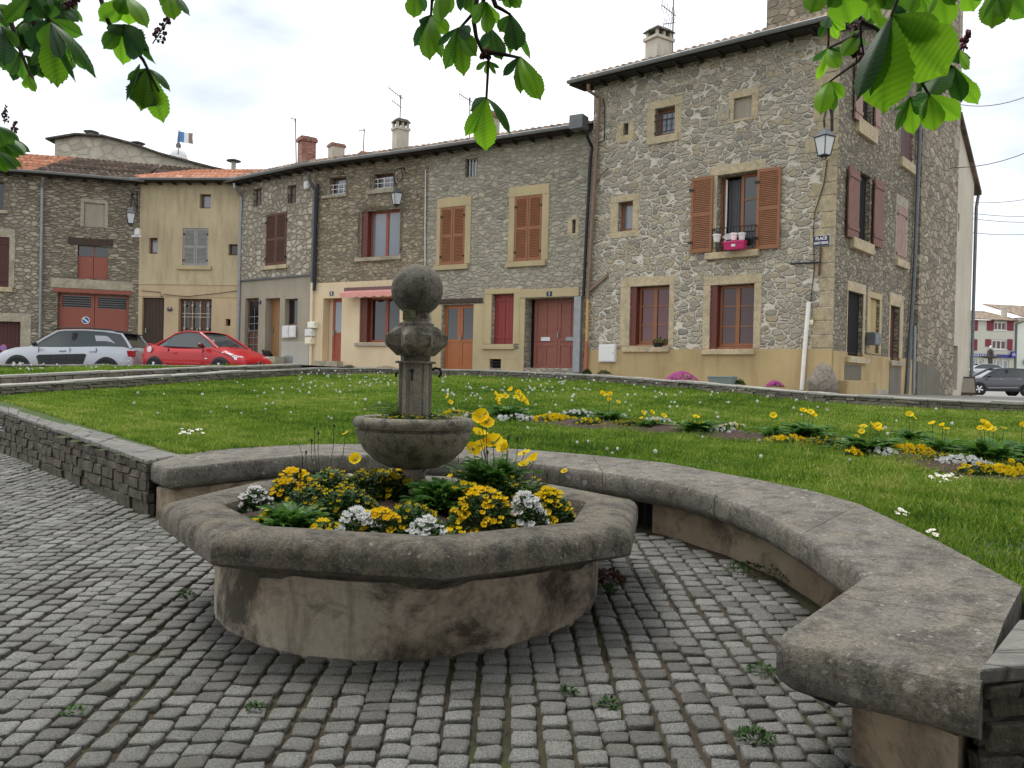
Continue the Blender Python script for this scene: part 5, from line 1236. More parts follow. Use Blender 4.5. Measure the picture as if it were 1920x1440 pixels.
h.part('roof', MB().hexa([(0-1, -.7, h.zt), (h.f.L+.2, -.7, h.zt), (h.f.L+.2, 7, h.zt+1.9), (-1, 7, h.zt+1.9), (-1, -.7, h.zt+.12), (h.f.L+.2, -.7, h.zt+.12), (h.f.L+.2, 7, h.zt+2.05), (-1, 7, h.zt+2.05)]), T_BROWN)
h.part('downpipe', MB().tube([(h.f.L-.25, -.12, 0), (h.f.L-.25, -.12, h.zt-.4), (h.f.L+.5, -.6, h.zt)], .13, 6), ZINC_D)
B2_ = dpt(1990, 640, YF+3.4)
h2 = House('far_building', 'distant pale green grey building at the right edge, next to the shop', (B_.x, B_.y), (B2_.x, B2_.y), 3.9, dpt(1915, 599, YF+2).z+.3, 'building')
q = h2.R(1917, 674, 1926, 683); s2 = h2.part('hanging_sign', MB().box(q[0], q[1], -.5, -.26, q[2], q[3]), SGB)
h2.finish([('wall', -.5, h2.zt, plaster('far_green_render', P(176, 180, 166), P(168, 172, 158), P(146, 148, 136), .2, .3), 0)], depth=10)
h2.part('roof', MB().hexa([(.1, -.7, h2.zt), (12, -.7, h2.zt), (12, 7, h2.zt+2.4), (.1, 7, h2.zt+2.4), (.1, -.7, h2.zt+.14), (12, -.7, h2.zt+.14), (12, 7, h2.zt+2.55), (.1, 7, h2.zt+2.55)]), T_BROWN)
# tiered fountain in the far square
c = dpt(1856, 697, 95); o = thing('fountain', 'distant tiered cast iron fountain in front of the blue shop sign', 'fountain', (c.x, c.y, c.z-.3)); k = 95/FPX
obj('column', MB().lathe([(7*k, 0), (6*k, 8*k), (3*k, 10*k), (4*k, 28*k), (2.2*k, 32*k), (3*k, 42*k), (1.5*k, 50*k)], 14), M_LOWWALL, o, smooth=40)
obj('basin', MB().lathe([(3*k, 29*k), (16*k, 31.5*k), (20*k, 33*k), (20*k, 34*k), (2*k, 33.5*k)], 24), M_LOWWALL, o, smooth=40)
obj('upper_basin', MB().lathe([(1*k, 46*k), (7*k, 48*k), (7.5*k, 49.5*k), (1*k, 49*k)], 16), WHITE, o, smooth=40)
for a in range(4):
    t = a*math.pi/2+.5; obj('figure', MB().lathe([(1.4*k, 34*k), (1.6*k, 38*k), (1.0*k, 42*k), (1.1*k, 44*k), (.3*k, 45.5*k)], 8, (5*k*math.cos(t), 5*k*math.sin(t))), M_LOWWALL, o, smooth=50)
obj('finial', MB().ball((0, 0, 52*k), 2*k, 8, 6), WHITE, o)
# low parapet behind the grey car
p, q = dpt(1800, 712, 62), dpt(1870, 711, 62); o = thing('parapet_wall', 'low pale parapet wall behind the grey car at the right', 'wall', p)
obj('masonry', MB().box(0, q.x-p.x, 0, .5, -1.4, .35), M_LOWWALL, o); obj('coping', MB().box(-.05, q.x-p.x+.05, -.05, .55, .352, .55), M_PALECOP, o)
# overhead cables on the right
CABL = plain('cable_black', (.05, .05, .05, 1), .6)
for i, (p0, p1, Y0, Y1, sg_, lb) in enumerate((((1800, 196), (1960, 165), 30, 26, .25, 'topmost overhead cable to the right of the tower'), ((1750, 312), (1960, 270), 29, 27, .3, 'second overhead cable, level with the top of the pale gable'), ((1760, 376), (1960, 366), 29, 40, .2, 'third overhead cable from the top, crossing the pale gable'), ((1815, 399), (1960, 404), 33, 45, .1, 'fourth overhead cable, upper of a close pair at right'), ((1815, 409), (1960, 415), 33, 45, .1, 'fifth overhead cable, lower of a close pair at right'), ((1812, 435), (1960, 434), 33, 48, .15, 'lowest overhead cable at the right of the pale building'))):
    a, c_ = dpt(*p0, Y0), dpt(*p1, Y1); mb = MB().tube([a.lerp(c_, t)-Vector((0, 0, sg_*4*t*(1-t))) for t in np.linspace(0, 1, 9)], .013, 5)
    tag(obj('overhead_cable', mb, CABL), lb, 'cable', 'overhead cables at the right')
# ---- wall lanterns
FROST = plain('frosted_glass', (.62, .64, .64, 1), .25)
def lantern(label, px, pyt, pyb, Y, arm, hang):
    """arm: path of the bracket relative to the lantern top; hang: suspended or standing"""
    c = dpt(px, (pyt+pyb)/2, Y); s_ = px2m(pyb-pyt, Y)/.9; o = thing('wall_lantern', label, 'lantern', (c.x, c.y, c.z-.45*s_), .5)
    def lv(r0, z0, r1, z1, off=0): return [(-r0, -r0, z0), (r0, -r0, z0), (r0, r0, z0), (-r0, r0, z0), (-r1, -r1, z1), (r1, -r1, z1), (r1, r1, z1), (-r1, r1, z1)]
    S = lambda L: [(x*s_, y*s_, z*s_) for x, y, z in L]
    obj('glass', MB().hexa(S(lv(.105, .13, .175, .58))), FROST, o)
    mb = MB()
    for sx_ in (-1, 1):
        for sy_ in (-1, 1): mb.tube(S([(sx_*.11, sy_*.11, .12), (sx_*.18, sy_*.18, .6)]), .014*s_, 5)
    mb.hexa(S(lv(.12, .105, .12, .13))); mb.hexa(S(lv(.195, .58, .195, .605)))
    mb.tube(S([(-.1, 0, .1), (-.05, 0, .03), (0, 0, .0), (.05, 0, .03), (.1, 0, .1)]), .011*s_, 5); mb.tube(S([(0, -.1, .1), (0, 0, .0), (0, .1, .1)]), .011*s_, 5)
    obj('frame', mb, IRONW, o)
    obj('hood', MB().hexa(S(lv(.20, .606, .09, .76))).hexa(S(lv(.09, .761, .07, .79))).tube(S([(0, 0, .79), (0, 0, .9)]), .02*s_, 6), ZINC_D, o)
    M = o.matrix_basis.inverted() if False else None
    q = Matrix.Rotation(-.5, 4, 'Z')
    for nm, path, r in arm:
        w_ = [q@(dpt(a, b2, Yd)-Vector(o.location)) for a, b2, Yd in path]; obj(nm, MB().tube(w_, r, 6), IRONW, o)
    return o
Yd = 28.3
curl = [(743+14*math.cos(t)*(1-.09*k), 332-13*math.sin(t)*(1-.09*k), Yd) for k, t in enumerate(np.linspace(1.2, -4.2, 12))]
lantern('hexagonal glass wall lantern hanging from the scrolled bracket of the awning house', 744, 349, 389, Yd, [('bracket_arm', [(784, 325, 29.1), (765, 317, 28.8), (752, 315, Yd), (742, 319, Yd), (738, 330, Yd), (741, 343, Yd), (744, 350, Yd)], .022), ('scroll', [(752, 316, Yd), (755, 326, Yd), (754, 338, Yd), (748, 341, Yd), (744, 336, Yd)], .016), ('wall_bar', [(783, 312, 29.1), (783, 350, 29.1)], .025), ('brace', [(756, 318, Yd), (782, 345, 29.1)], .018)], True)
lantern('dark wall lantern on the garage house beside the tan plaster house', 245, 388, 424, 32.8, [('bracket_arm', [(252, 365, 33.3), (247, 362, 33), (245, 388, 32.8)], .025), ('wall_bar', [(257, 358, 33.4), (257, 396, 33.4)], .03), ('brace', [(247, 362, 33), (257, 392, 33.4)], .02)], True)
lantern('large wall lantern on the corner house above the street name plate', 1546, 235, 300, 20.1, [('bracket_arm', [(1553, 196, 20.4), (1549, 205, 20.2), (1545, 225, 20.1), (1546, 238, 20.1)], .025), ('wall_bar', [(1560, 205, 20.35), (1560, 246, 20.35)], .04), ('brace', [(1553, 194, 20.4), (1561, 226, 20.3)], .02), ('hook', [(1553, 194, 20.4), (1548, 215, 20.2)], .02)], True)
# ---- street name plate and iron tee bar
f = BIG.f; q = f.rect(1525, 442, 1557, 462)
c = f.world((q[0]+q[1])/2, -.03, (q[2]+q[3])/2); w_, hh = (q[1]-q[0])/2, (q[3]-q[2])/2
o = thing('street_sign', 'dark blue enamel street name plate reading PLACE SAINT-PIERRE', 'street sign', c, f.rz())
obj('border', MB().box(-w_, w_, -.012, .02, -hh, hh), WHITE, o, bevel=.006); obj('plate', MB().box(-w_+.007, w_-.007, -.017, -.013, -hh+.007, hh-.007), BLUE, o)
text('lettering', 'PLACE', hh*.78, WHITE, o, (0, -.0185, hh*.43), sx=.95, bold=.004); text('lettering', 'SAINT-PIERRE', hh*.66, WHITE, o, (0, -.0185, -hh*.42), sx=.66, bold=.003)
p = [f.loc(*k) for k in ((1483, 495), (1541, 492), (1541, 465), (1537, 517))]
c = f.world(p[1][0], 0, p[1][1]); o = thing('iron_bracket', 'rusty iron tee bar fixed to the wall below the street name plate', 'bracket', c, f.rz())
obj('bar', MB().tube([(p[0][0]-p[1][0], -.06, p[0][1]-p[1][1]), (0, -.06, 0)], .028, 6), PIPE_BK, o); obj('upright', MB().tube([(p[2][0]-p[1][0], -.06, p[2][1]-p[1][1]), (p[3][0]-p[1][0], -.06, p[3][1]-p[1][1])], .028, 6), W_BROWN, o)
# ---- boxes on walls
def wallbox(name, label, cat, f, q, m, out=.12, lid=True, group=None):
    r = f.rect(*q); c = f.world((r[0]+r[1])/2, -.04, r[2]); w_, hh = (r[1]-r[0])/2, r[3]-r[2]
    o = thing(name, label, cat, c, f.rz(), group); obj('box', MB().box(-w_, w_, -out+.02, 0, 0, hh), m, o, bevel=.006)
    d_ = obj('box_door', MB().box(-w_+.02, w_-.02, -out, -out+.018, .03, hh-.03), m, o, bevel=.004)
    obj('latch', MB().box(w_-.07, w_-.045, -out-.008, -out-.001, hh*.48, hh*.56), ZINC, o); return o
wallbox('meter_box', 'white meter box low on the ochre plinth of the corner house', 'meter box', BIG.f, (1127, 646, 1158, 679), WHITE)
fE = Fac(N2, N3, 2.05); fD = Fac(N3, ND, 1.95)
wallbox('meter_box', 'left of two adjoining white boxes under the small grey ground floor window', 'meter box', fE, (532, 611, 544, 634), WHITE, .06)
wallbox('meter_box', 'right of two adjoining white boxes under the small grey ground floor window', 'meter box', fE, (545, 611, 557, 633), WHITE, .06)
wallbox('mailbox', 'topmost cream mailbox of three beside the drainpipe', 'mailbox', fD, (584, 604, 598, 616), paint('cream_box', P(206, 200, 176)), .2)
wallbox('mailbox', 'white mailbox in the middle of three beside the drainpipe', 'mailbox', fD, (579, 618, 593, 631), WHITE, .2)
wallbox('mailbox', 'lowest cream mailbox of three beside the drainpipe', 'mailbox', fD, (579, 633, 592, 646), paint('cream_box2', P(196, 186, 158)), .2)
wallbox('alarm_box', 'small white alarm box high on the wall by the drainpipe', 'alarm box', fE, (575, 341, 583, 355), WHITE, .12)
wallbox('doorbell', 'small cream switch box beside the pale cable duct', 'switch box', BIG.f, (1519, 600, 1526, 609), paint('cream_box3', P(206, 198, 160)), .05)
fS = Fac(N5, SIDE_B, zbB); wallbox('mailbox', 'grey metal mailbox on the dark gable side of the corner house', 'mailbox', fS, (1622, 624, 1634, 647), ZINC_D, .22)
c = dpt(258, 440, 33.1); o = thing('security_camera', 'white wall camera below the lantern near the tan plaster house', 'camera', c)
obj('arm', MB().box(-.22, .16, -.05, .02, -.1, -.02), WHITE, o, bevel=.01); obj('dome_housing', MB().lathe([(.12, -.02), (.13, .05), (.11, .2), (.05, .26)], 14), WHITE, o, smooth=40)
# boulder guarding the corner
c = dpt(1541, 735, 20.0); o = thing('guard_stone', 'rounded granite guard stone at the foot of the corner house', 'stone', (c.x, c.y, c.z))
mb = MB().ball((0, 0, .22), .36, 26, 18, (1, .8, 1.15)); mb.v = [tuple(np.array(p)*(1+.09*math.sin(5*p[0]+3*p[2])+.07*math.sin(9*p[2]+4*p[0]+1)+random.uniform(-.012, .012))) for p in mb.v]
mb.v = [(x*(1.05 if z < .3 else .95-(z-.3)*.25), y, z) for x, y, z in mb.v]
obj('boulder', mb, weathered('granite_boulder', (.30, .27, .22, 1), (.20, .18, .15, 1), (.06, .05, .04, 1), .2, True, .9, 1.5, .6), o, smooth='all')
# pots and planters at the big window
a, c_, z0, z1 = WIN_BIG
def pot(label, px, py, r, m, depth=-.22):
    x, z = BIG.f.loc(px, py, depth); o = thing('flower_pot', label, 'pot', BIG.f.world(x, depth, z), BIG.f.rz(), 'pots on the window railing')
    obj('pot_body', MB().lathe([(r*.74, 0), (r*.95, r*1.5)], 18, cap=True), m, o, smooth=40); obj('rim', MB().lathe([(r*1.0, r*1.5), (r*1.06, r*1.52), (r*1.06, r*1.95), (r*.98, r*1.98), (r*.9, r*1.7)], 18, cap=False), m, o, smooth=40)
    obj('pot_soil', MB().lathe([(r*.94, r*1.78), (.0, r*1.82)], 14, cap=False), M_SOIL, o)
pot('white pot hung alone at the left end of the window railing', 1344, 454, .105, WHITE); pot('pale pink pot between the rag and the white pot on the window railing', 1376, 450.5, .095, plain('pale_pink_plastic', P(226, 178, 178, .75), .5)); pot('white pot above the right half of the magenta planter', 1391, 450, .095, WHITE)
r = BIG.f.rect(1360, 453, 1399, 468, -.25); c = BIG.f.world((r[0]+r[1])/2, -.3, r[2]); o = thing('window_planter', 'magenta plastic planter hung on the railing of the open window', 'planter', c, BIG.f.rz()); w_, hh = (r[1]-r[0])/2, r[3]-r[2]
MAG = plain('magenta_plastic', P(178, 18, 82), .45)
obj('trough', MB().hexa([(-w_*.88, -.07, 0), (w_*.88, -.07, 0), (w_*.88, .08, 0), (-w_*.88, .08, 0), (-w_, -.1, hh*.78), (w_, -.1, hh*.78), (w_, .1, hh*.78), (-w_, .1, hh*.78)]), MAG, o)
obj('rim', MB().box(-w_*1.03, w_*1.03, -.115, .115, hh*.781, hh), MAG, o, bevel=.01); obj('sticker', MB().box(-.06, .05, -.098, -.094, hh*.3, hh*.62), WHITE, o)
x, z = BIG.f.loc(1365, 446, -.16); o = thing('rag', 'crumpled grey rag on the window railing beside the pink pot', 'cloth', BIG.f.world(x, -.16, z), BIG.f.rz())
mb = MB(); n = 7
for i in range(n):
    for j in range(n): mb.v.append(((i/(n-1)-.5)*.22+.03*math.sin(j*1.3), -.03+.03*math.sin(i*2.1+j), (j/(n-1)-.5)*.17+.04*(i/(n-1))))
mb.f = [(i*n+j, (i+1)*n+j, (i+1)*n+j+1, i*n+j+1) for i in range(n-1) for j in range(n-1)]
obj('cloth', mb, plain('grey_rag', P(170, 170, 166), .9), o, recalc=False, smooth='all')
# planter on the ground, sandwich board
c = dpt(1354, 720, 20.9); o = thing('planter', 'long grey green plastic planter on the ground below the right ground floor window', 'planter', c, BIG.f.rz())
w_ = px2m(22, 20.9)*1.15; GG = plain('grey_green_plastic', P(96, 108, 104), .55)
obj('trough', MB().hexa([(-w_*.9, -.1, 0), (w_*.9, -.1, 0), (w_*.9, .1, 0), (-w_*.9, .1, 0), (-w_, -.13, .16), (w_, -.13, .16), (w_, .13, .16), (-w_, .13, .16)]), GG, o); obj('rim', MB().box(-w_*1.03, w_*1.03, -.15, .15, .161, .2), GG, o, bevel=.008); obj('planter_soil', MB().box(-w_*.95, w_*.95, -.11, .11, .1605, .185), M_SOIL, o)
c = dpt(1812, 741, 30.5); o = thing('sandwich_board', 'dark folding sandwich board on the pavement beside the grey car', 'sign board', c, -.25)
for sg_ in (-1, 1): obj('board', MB().hexa([(-.3, sg_*.28-.015, 0), (.26, sg_*.28-.015, 0), (.26, sg_*.28+.015, 0), (-.3, sg_*.28+.015, 0), (-.3, sg_*.03-.015, .68), (.26, sg_*.03-.015, .68), (.26, sg_*.03+.015, .68), (-.3, sg_*.03+.015, .68)]), W_OLD, o)
obj('poster', MB().hexa([(-.26, -.27, .1), (.22, -.27, .1), (.22, -.265, .1), (-.26, -.265, .1), (-.26, -.08, .62), (.22, -.08, .62), (.22, -.075, .62), (-.26, -.075, .62)]), plain('board_face', P(112, 104, 90), .8), o)
# round blue no parking sign at the far left
c = dpt(6, 652, 26.9); o = thing('round_sign', 'small round blue and red no parking sign at the left edge near the silver car', 'sign', (c.x, c.y, c.z))
obj('post', MB().tube([(0, .03, -1.4), (0, .03, .1)], .03, 8), ZINC_D, o); obj('rim', MB().prism([(.11*math.cos(t), 0, .11*math.sin(t)) for t in np.linspace(0, 6.283, 21)[:-1]], (0, .02, 0)), plain('sign_red', P(150, 60, 90), .5), o); obj('disc', MB().prism([(.08*math.cos(t), -.004, .08*math.sin(t)) for t in np.linspace(0, 6.283, 21)[:-1]], (0, .003, 0)), plain('sign_blue2', P(90, 80, 150), .5), o)
# ---- cat resting on the door step
f_, xs_, zst = STEP_E; c = f_.world(xs_+.02, -.22, zst); o = thing('cat', 'black and white cat crouching on the door step behind the red car', 'cat', c, f_.rz())
CATB = plain('black_fur', (.012, .011, .010, 1), .9); CATW = plain('white_fur', (.6, .58, .54, 1), .9)
mb = MB(); ring = [(-.24, .0, .09, .03), (-.20, .0, .10, .07), (-.10, 0, .125, .105), (.02, 0, .13, .11), (.12, 0, .13, .095), (.18, 0, .15, .07), (.22, 0, .185, .06), (.26, 0, .195, .06), (.30, 0, .185, .035), (.32, 0, .18, .015)]
n = 12
for x, y, z, r in ring:
    for k in range(n): t = 2*math.pi*k/n; mb.v.append((-x, r*.9*math.cos(t), z+r*math.sin(t)*1.05))
for i in range(len(ring)-1):
    for k in range(n): mb.f.append((i*n+k, i*n+(k+1) % n, (i+1)*n+(k+1) % n, (i+1)*n+k))
mb.tube([(.23, 0, .06), (.26, -.1, .03), (.16, -.17, .025), (.05, -.16, .025)], [.03, .028, .024, .014], 7)
for sy_ in (-1, 1): mb.add([(-.235, sy_*.05, .235), (-.275, sy_*.05, .235), (-.255, sy_*.045, .29), (-.25, sy_*.02, .24)], [(0, 1, 2), (1, 3, 2), (3, 0, 2)])
for sy_ in (-1, 1): mb.tube([(-.13, sy_*.07, .08), (-.2, sy_*.075, .03), (-.27, sy_*.07, .02)], [.04, .03, .022], 7); mb.ball((.14, sy_*.07, .06), .075, 8, 6, (1.2, .8, .8))
obj('body', mb, CATB, o, smooth='all'); mb = MB().ball((-.17, -.0, .085), .078, 10, 7, (.8, .95, 1.0)); mb.ball((-.302, 0, .165), .034, 8, 6); [mb.ball((-.28, sy_*.07, .02), .027, 8, 6, (1.3, 1, .8)) for sy_ in (-1, 1)]
obj('white_chest', mb, CATW, o, smooth='all')
# ================================================================== cars
RUBBER = plain('tyre_rubber', (.012, .012, .013, 1), .8)
BLACKP = plain('black_trim', (.016, .017, .019, 1), .45)
ALLOY = plain('alloy', (.55, .56, .58, 1), .25, .85)
CARGLASS = plain('car_glass', (.05, .06, .06, 1), .04, 0, .5)
LAMP = plain('headlamp', (.75, .77, .80, 1), .1, .2)
TAIL = plain('tail_lamp', (.30, .01, .015, 1), .15)
def carpaint(name, c, metal=.0): 
    m = plain(name, c, .32, metal, .35, .35); return m
def smooth_interp(tab, x):
    xs = [t[0] for t in tab]; return [float(np.interp(x, xs, [t[k] for t in tab])) for k in range(1, len(tab[0]))]
def car(name, label, loc, rz, body, W, tab, cab, wheels, wr, glasswidth, roofm=None, archm=None, detail=None):
    """tab rows: x, z bottom, z belt(widest), z shoulder top, half-width factor;  cab: belt/roof outline (x, z, halfwidth)"""
    o = thing(name, label, 'car', loc, rz); hw = W/2
    xs = np.linspace(tab[0][0], tab[-1][0], 45); mb = MB(); sec = []
    for x in xs:
        zb_, zm, zt, f = smooth_interp(tab, x); w_ = hw*f; cr = .035
        pr = [(0, zb_), (w_*.80, zb_), (w_*.93, zb_+.05), (w_*.985, zb_+.16), (w_, (zb_+zm)/2+.03), (w_*1.0, zm-.06), (w_*.975, zm+.01), (w_*.90, zt-.015), (w_*.80, zt+.005), (w_*.4, zt+cr*.8), (0, zt+cr)]
        sec.append(pr+[(-y, z) for y, z in pr[-2:0:-1]])
    n = len(sec[0])
    for x, s_ in zip(xs, sec): mb.v += [(x, y, z) for y, z in s_]
    for i in range(len(xs)-1):
        for k in range(n): mb.f.append((i*n+k, i*n+(k+1) % n, (i+1)*n+(k+1) % n, (i+1)*n+k))
    mb.f += [tuple(range(n)), tuple((len(xs)-1)*n+k for k in range(n))[::-1]]
    obj('body', mb, body, o, smooth=45)
    # greenhouse: cab = list of stations (x_belt, z_belt, x_roof, z_roof) from windscreen to rear window
    gb = MB(); bw, rw = hw*.90, hw*glasswidth; N_ = len(cab)
    for side in (-1, 1):
        for xb, zb_, xr, zr in cab: gb.v += [(xb, side*bw*(.9 if xb in (cab[0][0], cab[-1][0]) else 1), zb_-.03), (xr, side*rw, zr)]
    for side in range(2):
        b0 = side*2*N_
        for i in range(N_-1): gb.f.append((b0+2*i, b0+2*i+2, b0+2*i+3, b0+2*i+1))
    for i in (0, N_-1): gb.f.append((2*i, 2*i+1, 2*N_+2*i+1, 2*N_+2*i))
    for i in range(N_-1): gb.f.append((2*i+1, 2*i+3, 2*N_+2*i+3, 2*N_+2*i+1))
    obj('windows', gb, CARGLASS, o, smooth=25)
    # roof skin and pillars in body colour
    rb = MB(); e = .012; top = [(xr, zr) for xb, zb_, xr, zr in cab]; m = 6
    for xr, zr in top:
        for k in range(m+1):
            t = -1+2*k/m; rb.v.append((xr, t*(rw+e), zr+e+.035*(1-t*t)))
    for i in range(len(top)-1):
        for k in range(m): rb.f.append((i*(m+1)+k, (i+1)*(m+1)+k, (i+1)*(m+1)+k+1, i*(m+1)+k+1))
    obj('roof', rb, roofm or body, o, smooth=60, recalc=False)
    pb = MB()
    for side in (-1, 1):
        for i in (0, N_-1):
            xb, zb_, xr, zr = cab[i]; s9 = .9
            pb.tube([(xb, side*bw*s9, zb_-.03), ((xb+xr)/2, side*(bw*s9+rw)/2, (zb_+zr)/2+.012), (xr, side*(rw+.002), zr+.008)], [.045, .036, .036], 7)
        pb.tube([(xr, side*(rw+.004), zr+.006) for xb, zb_, xr, zr in cab], .026, 6)
    obj('pillar', pb, body, o, smooth=50)
    for wx in wheels:
        for side in (-1, 1):
            ys = side*hw; r = wr
            ab = MB().lathe([(r*1.16, -.03), (r*1.16, .012), (r*1.02, .016), (r*.5, .0)], 28); M = Matrix.Translation((wx, ys*.985, r))@Matrix.Rotation(-R(90)*side, 4, 'X')
            obj('wheel_arch', MB().merge(ab, M), archm or BLACKP, o, smooth=30)
            tb = MB().lathe([(r*.62, .045), (r*.94, .05), (r, .03), (r, -.14), (r*.9, -.16)], 32, cap=False)
            w_ = obj('wheel', MB().merge(tb, M), RUBBER, o, smooth=40)
            rb = MB().lathe([(r*.64, .046), (r*.60, .05), (r*.57, .02), (r*.2, .01), (0.001, .01)], 28, cap=False); hb = MB().lathe([(r*.17, .012), (r*.15, .05), (.001, .052)], 14, cap=False)
            obj('wheel_disc', MB().merge(rb, M), BLACKP, w_, smooth=40)
            sb = MB()
            for k in range(5):
                a = 2*math.pi*k/5+.3; u = Vector((math.cos(a), math.sin(a), 0)); t = Vector((-u.y, u.x, 0)); z = Vector((0, 0, .045)); z2 = Vector((0, 0, .02))
                q = [u*r*.1-t*.03+z2, u*r*.1+t*.03+z2, u*r*.6+t*.045+z2, u*r*.6-t*.045+z2]; sb.hexa(q+[p+z-z2 for p in q])
            sb.merge(hb); obj('rim', MB().merge(sb, M), ALLOY, w_)
    return o
def panel(o, name, pts, m, th=.012, axis=(0, 1, 0)):
    return obj(name, MB().prism(pts, Vector(axis)*th), m, o)
# ---- silver crossover, heading left, its left flank towards us
SILV = carpaint('silver_paint', (.42, .44, .47, 1), .3)
H_ = .86
tab = [(-2.08, .34, .72, .86, .78), (-2.0, .25, .78, .98, .90), (-1.75, .22, .85, 1.04, .975), (-1.2, .2, .88, 1.05, 1.0), (0, .19, .86, 1.0, 1.0), (.8, .19, .85, .98, 1.0), (1.05, .19, .82, .99, .995), (1.5, .2, .78, .94, .98), (1.85, .22, .72, .84, .93), (2.0, .25, .66, .74, .84), (2.08, .32, .55, .62, .70)]
cab = [(1.02, 1.0, .28, 1.46), (.3, 1.0, .1, 1.49), (-.5, 1.02, -.5, 1.51), (-1.2, 1.05, -1.1, 1.49), (-1.95, 1.02, -1.62, 1.42)]
cx, cy, cz = -13.45, 25.6, 1.27
o = car('parked_car', 'silver crossover car with black door cladding and roof rails parked behind the low wall', (cx, cy, cz), math.pi+.02, SILV, 1.73, tab, cab, (1.33, -1.28), .335, .70, archm=BLACKP)
yL = .865   # left flank of the car is +y in its own frame, turned towards the camera by the half turn
def flank(nm, pts, m, out=.012, yy=None): return obj(nm, MB().prism([(x, (yy or yL)-.03, z) for x, z in pts], (0, .03+out, 0)), m, o, bevel=.006)
pd = flank('door_cladding', [(.68, .40), (.78, .70), (.70, .74), (-.62, .80), (-.70, .78), (-.58, .44), (-.50, .42)], BLACKP, .02)
mb = MB()
for r_ in range(2):
    for k in range(5): x0 = .55-k*.24; mb.box(x0-.19, x0, yL+.015, yL+.03, .46+r_*.14, .55+r_*.14)
obj('air_pad', mb, BLACKP, pd, bevel=.008)
flank('rear_quarter_panel', [(-.93, 1.07), (-.86, 1.36), (-1.22, 1.35), (-1.52, 1.10)], SILV, .012, .70)
for k, x in ((0, .12), (1, -.78)): flank('door_handle', [(x, .86), (x-.2, .87), (x-.2, .90), (x, .89)], SILV, .025)
flank('window_pillar', [(-.14, 1.0), (-.20, 1.44), (-.30, 1.44), (-.30, 1.0)], BLACKP, .008, .70)
for s_ in (-1, 1): 
    obj('roof_rail', MB().tube([(.45, s_*.6, 1.50), (.3, s_*.6, 1.56), (-.6, s_*.6, 1.585), (-1.3, s_*.6, 1.55), (-1.45, s_*.6, 1.49)], .022, 6), BLACKP, o, smooth=40)
    obj('mirror', MB().ball((.78, s_*.99, 1.06), .1, 12, 8, (.7, 1.0, .75)).box(.74, .8, s_*.93-.06, s_*.93+.06, 1.0, 1.05), BLACKP, o, smooth=40)
mb = MB().hexa([(-2.06, -.62, .66), (-2.06, .62, .66), (-2.0, .62, .66), (-2.0, -.62, .66), (-2.045, -.66, .93), (-2.045, .66, .93), (-1.97, .66, .93), (-1.97, -.66, .93)]); obj('tail_panel', mb, BLACKP, o)
for s_ in (-1, 1): obj('tail_light', MB().hexa([(-2.07, s_*.66-.1, .74), (-2.07, s_*.66+.1, .74), (-1.9, s_*.66+.16, .74), (-1.96, s_*.66-.1, .74), (-2.05, s_*.66-.1, .93), (-2.05, s_*.66+.1, .93), (-1.86, s_*.66+.16, .93), (-1.95, s_*.66-.1, .93)]), TAIL, o, bevel=.02)
obj('rear_bumper', MB().hexa([(-2.13, -.72, .36), (-2.13, .72, .36), (-1.8, .88, .36), (-1.8, -.88, .36), (-2.11, -.72, .52), (-2.11, .72, .52), (-1.8, .885, .5), (-1.8, -.885, .5)]), BLACKP, o, bevel=.03)
obj('number_plate', MB().box(-2.105, -2.085, -.26, .26, .56, .66), WHITE, o)
obj('rear_spoiler', MB().hexa([(-1.78, -.58, 1.43), (-1.78, .58, 1.43), (-1.45, .6, 1.46), (-1.45, -.6, 1.46), (-1.78, -.58, 1.46), (-1.78, .58, 1.46), (-1.45, .6, 1.50), (-1.45, -.6, 1.50)]), BLACKP, o)
for x in (.72, -.2, -.98): flank('door_seam', [(x-.006, .36), (x+.006, .36), (x+.006, .98), (x-.006, .98)], BLACKP, .002, .862)
flank('sill_trim', [(-.8, .2), (.9, .2), (.9, .34), (-.8, .34)], BLACKP, .006, .84)
# ---- red coupe cabriolet heading right, right flank towards us
RED = carpaint('red_paint', (.42, .006, .010, 1))
tab = [(-1.92, .36, .66, .80, .74), (-1.82, .27, .74, .92, .88), (-1.6, .22, .78, .98, .95), (-1.1, .2, .80, .95, 1.0), (-.4, .19, .80, .91, 1.0), (.5, .19, .79, .92, 1.0), (.85, .19, .76, .93, .99), (1.3, .2, .70, .83, .97), (1.62, .22, .62, .71, .92), (1.82, .25, .54, .60, .82), (1.92, .30, .46, .50, .66)]
cab = [(1.02, .90, .22, 1.33), (.45, .92, .1, 1.36), (-.2, .92, -.3, 1.38), (-.8, .95, -.72, 1.31), (-1.35, .97, -1.12, 1.12)]
rx, ry, rz_ = -9.05, 24.6, 1.40
o = car('parked_car', 'small red coupe parked nose to the right in front of the tan plaster house', (rx, ry, rz_), -.40, RED, 1.67, tab, cab, (1.2, -1.24), .30, .64)
yL = -.835
def flank2(nm, pts, m, out=.012, yy=None): return obj(nm, MB().prism([(x, (yy or yL)+.03, z) for x, z in pts], (0, -.03-out, 0)), m, o, bevel=.006)
flank2('rub_strip', [(-.85, .46), (.55, .43), (.56, .47), (-.85, .50)], RED, .022)
flank2('door_handle', [(-.55, .74), (-.38, .735), (-.38, .765), (-.55, .77)], RED, .028)
flank2('side_repeater', [(.68, .58), (.76, .58), (.76, .61), (.68, .61)], LAMP, .012)
flank2('window_trim', [(-.98, .93), (.55, .885), (.55, .905), (-.98, .95)], BLACKP, .004, -.77)
flank2('fuel_cap', [(-1.45+.09*math.cos(t), .84+.09*math.sin(t)) for t in np.linspace(0, 6.283, 15)[:-1]], ALLOY, -.004)
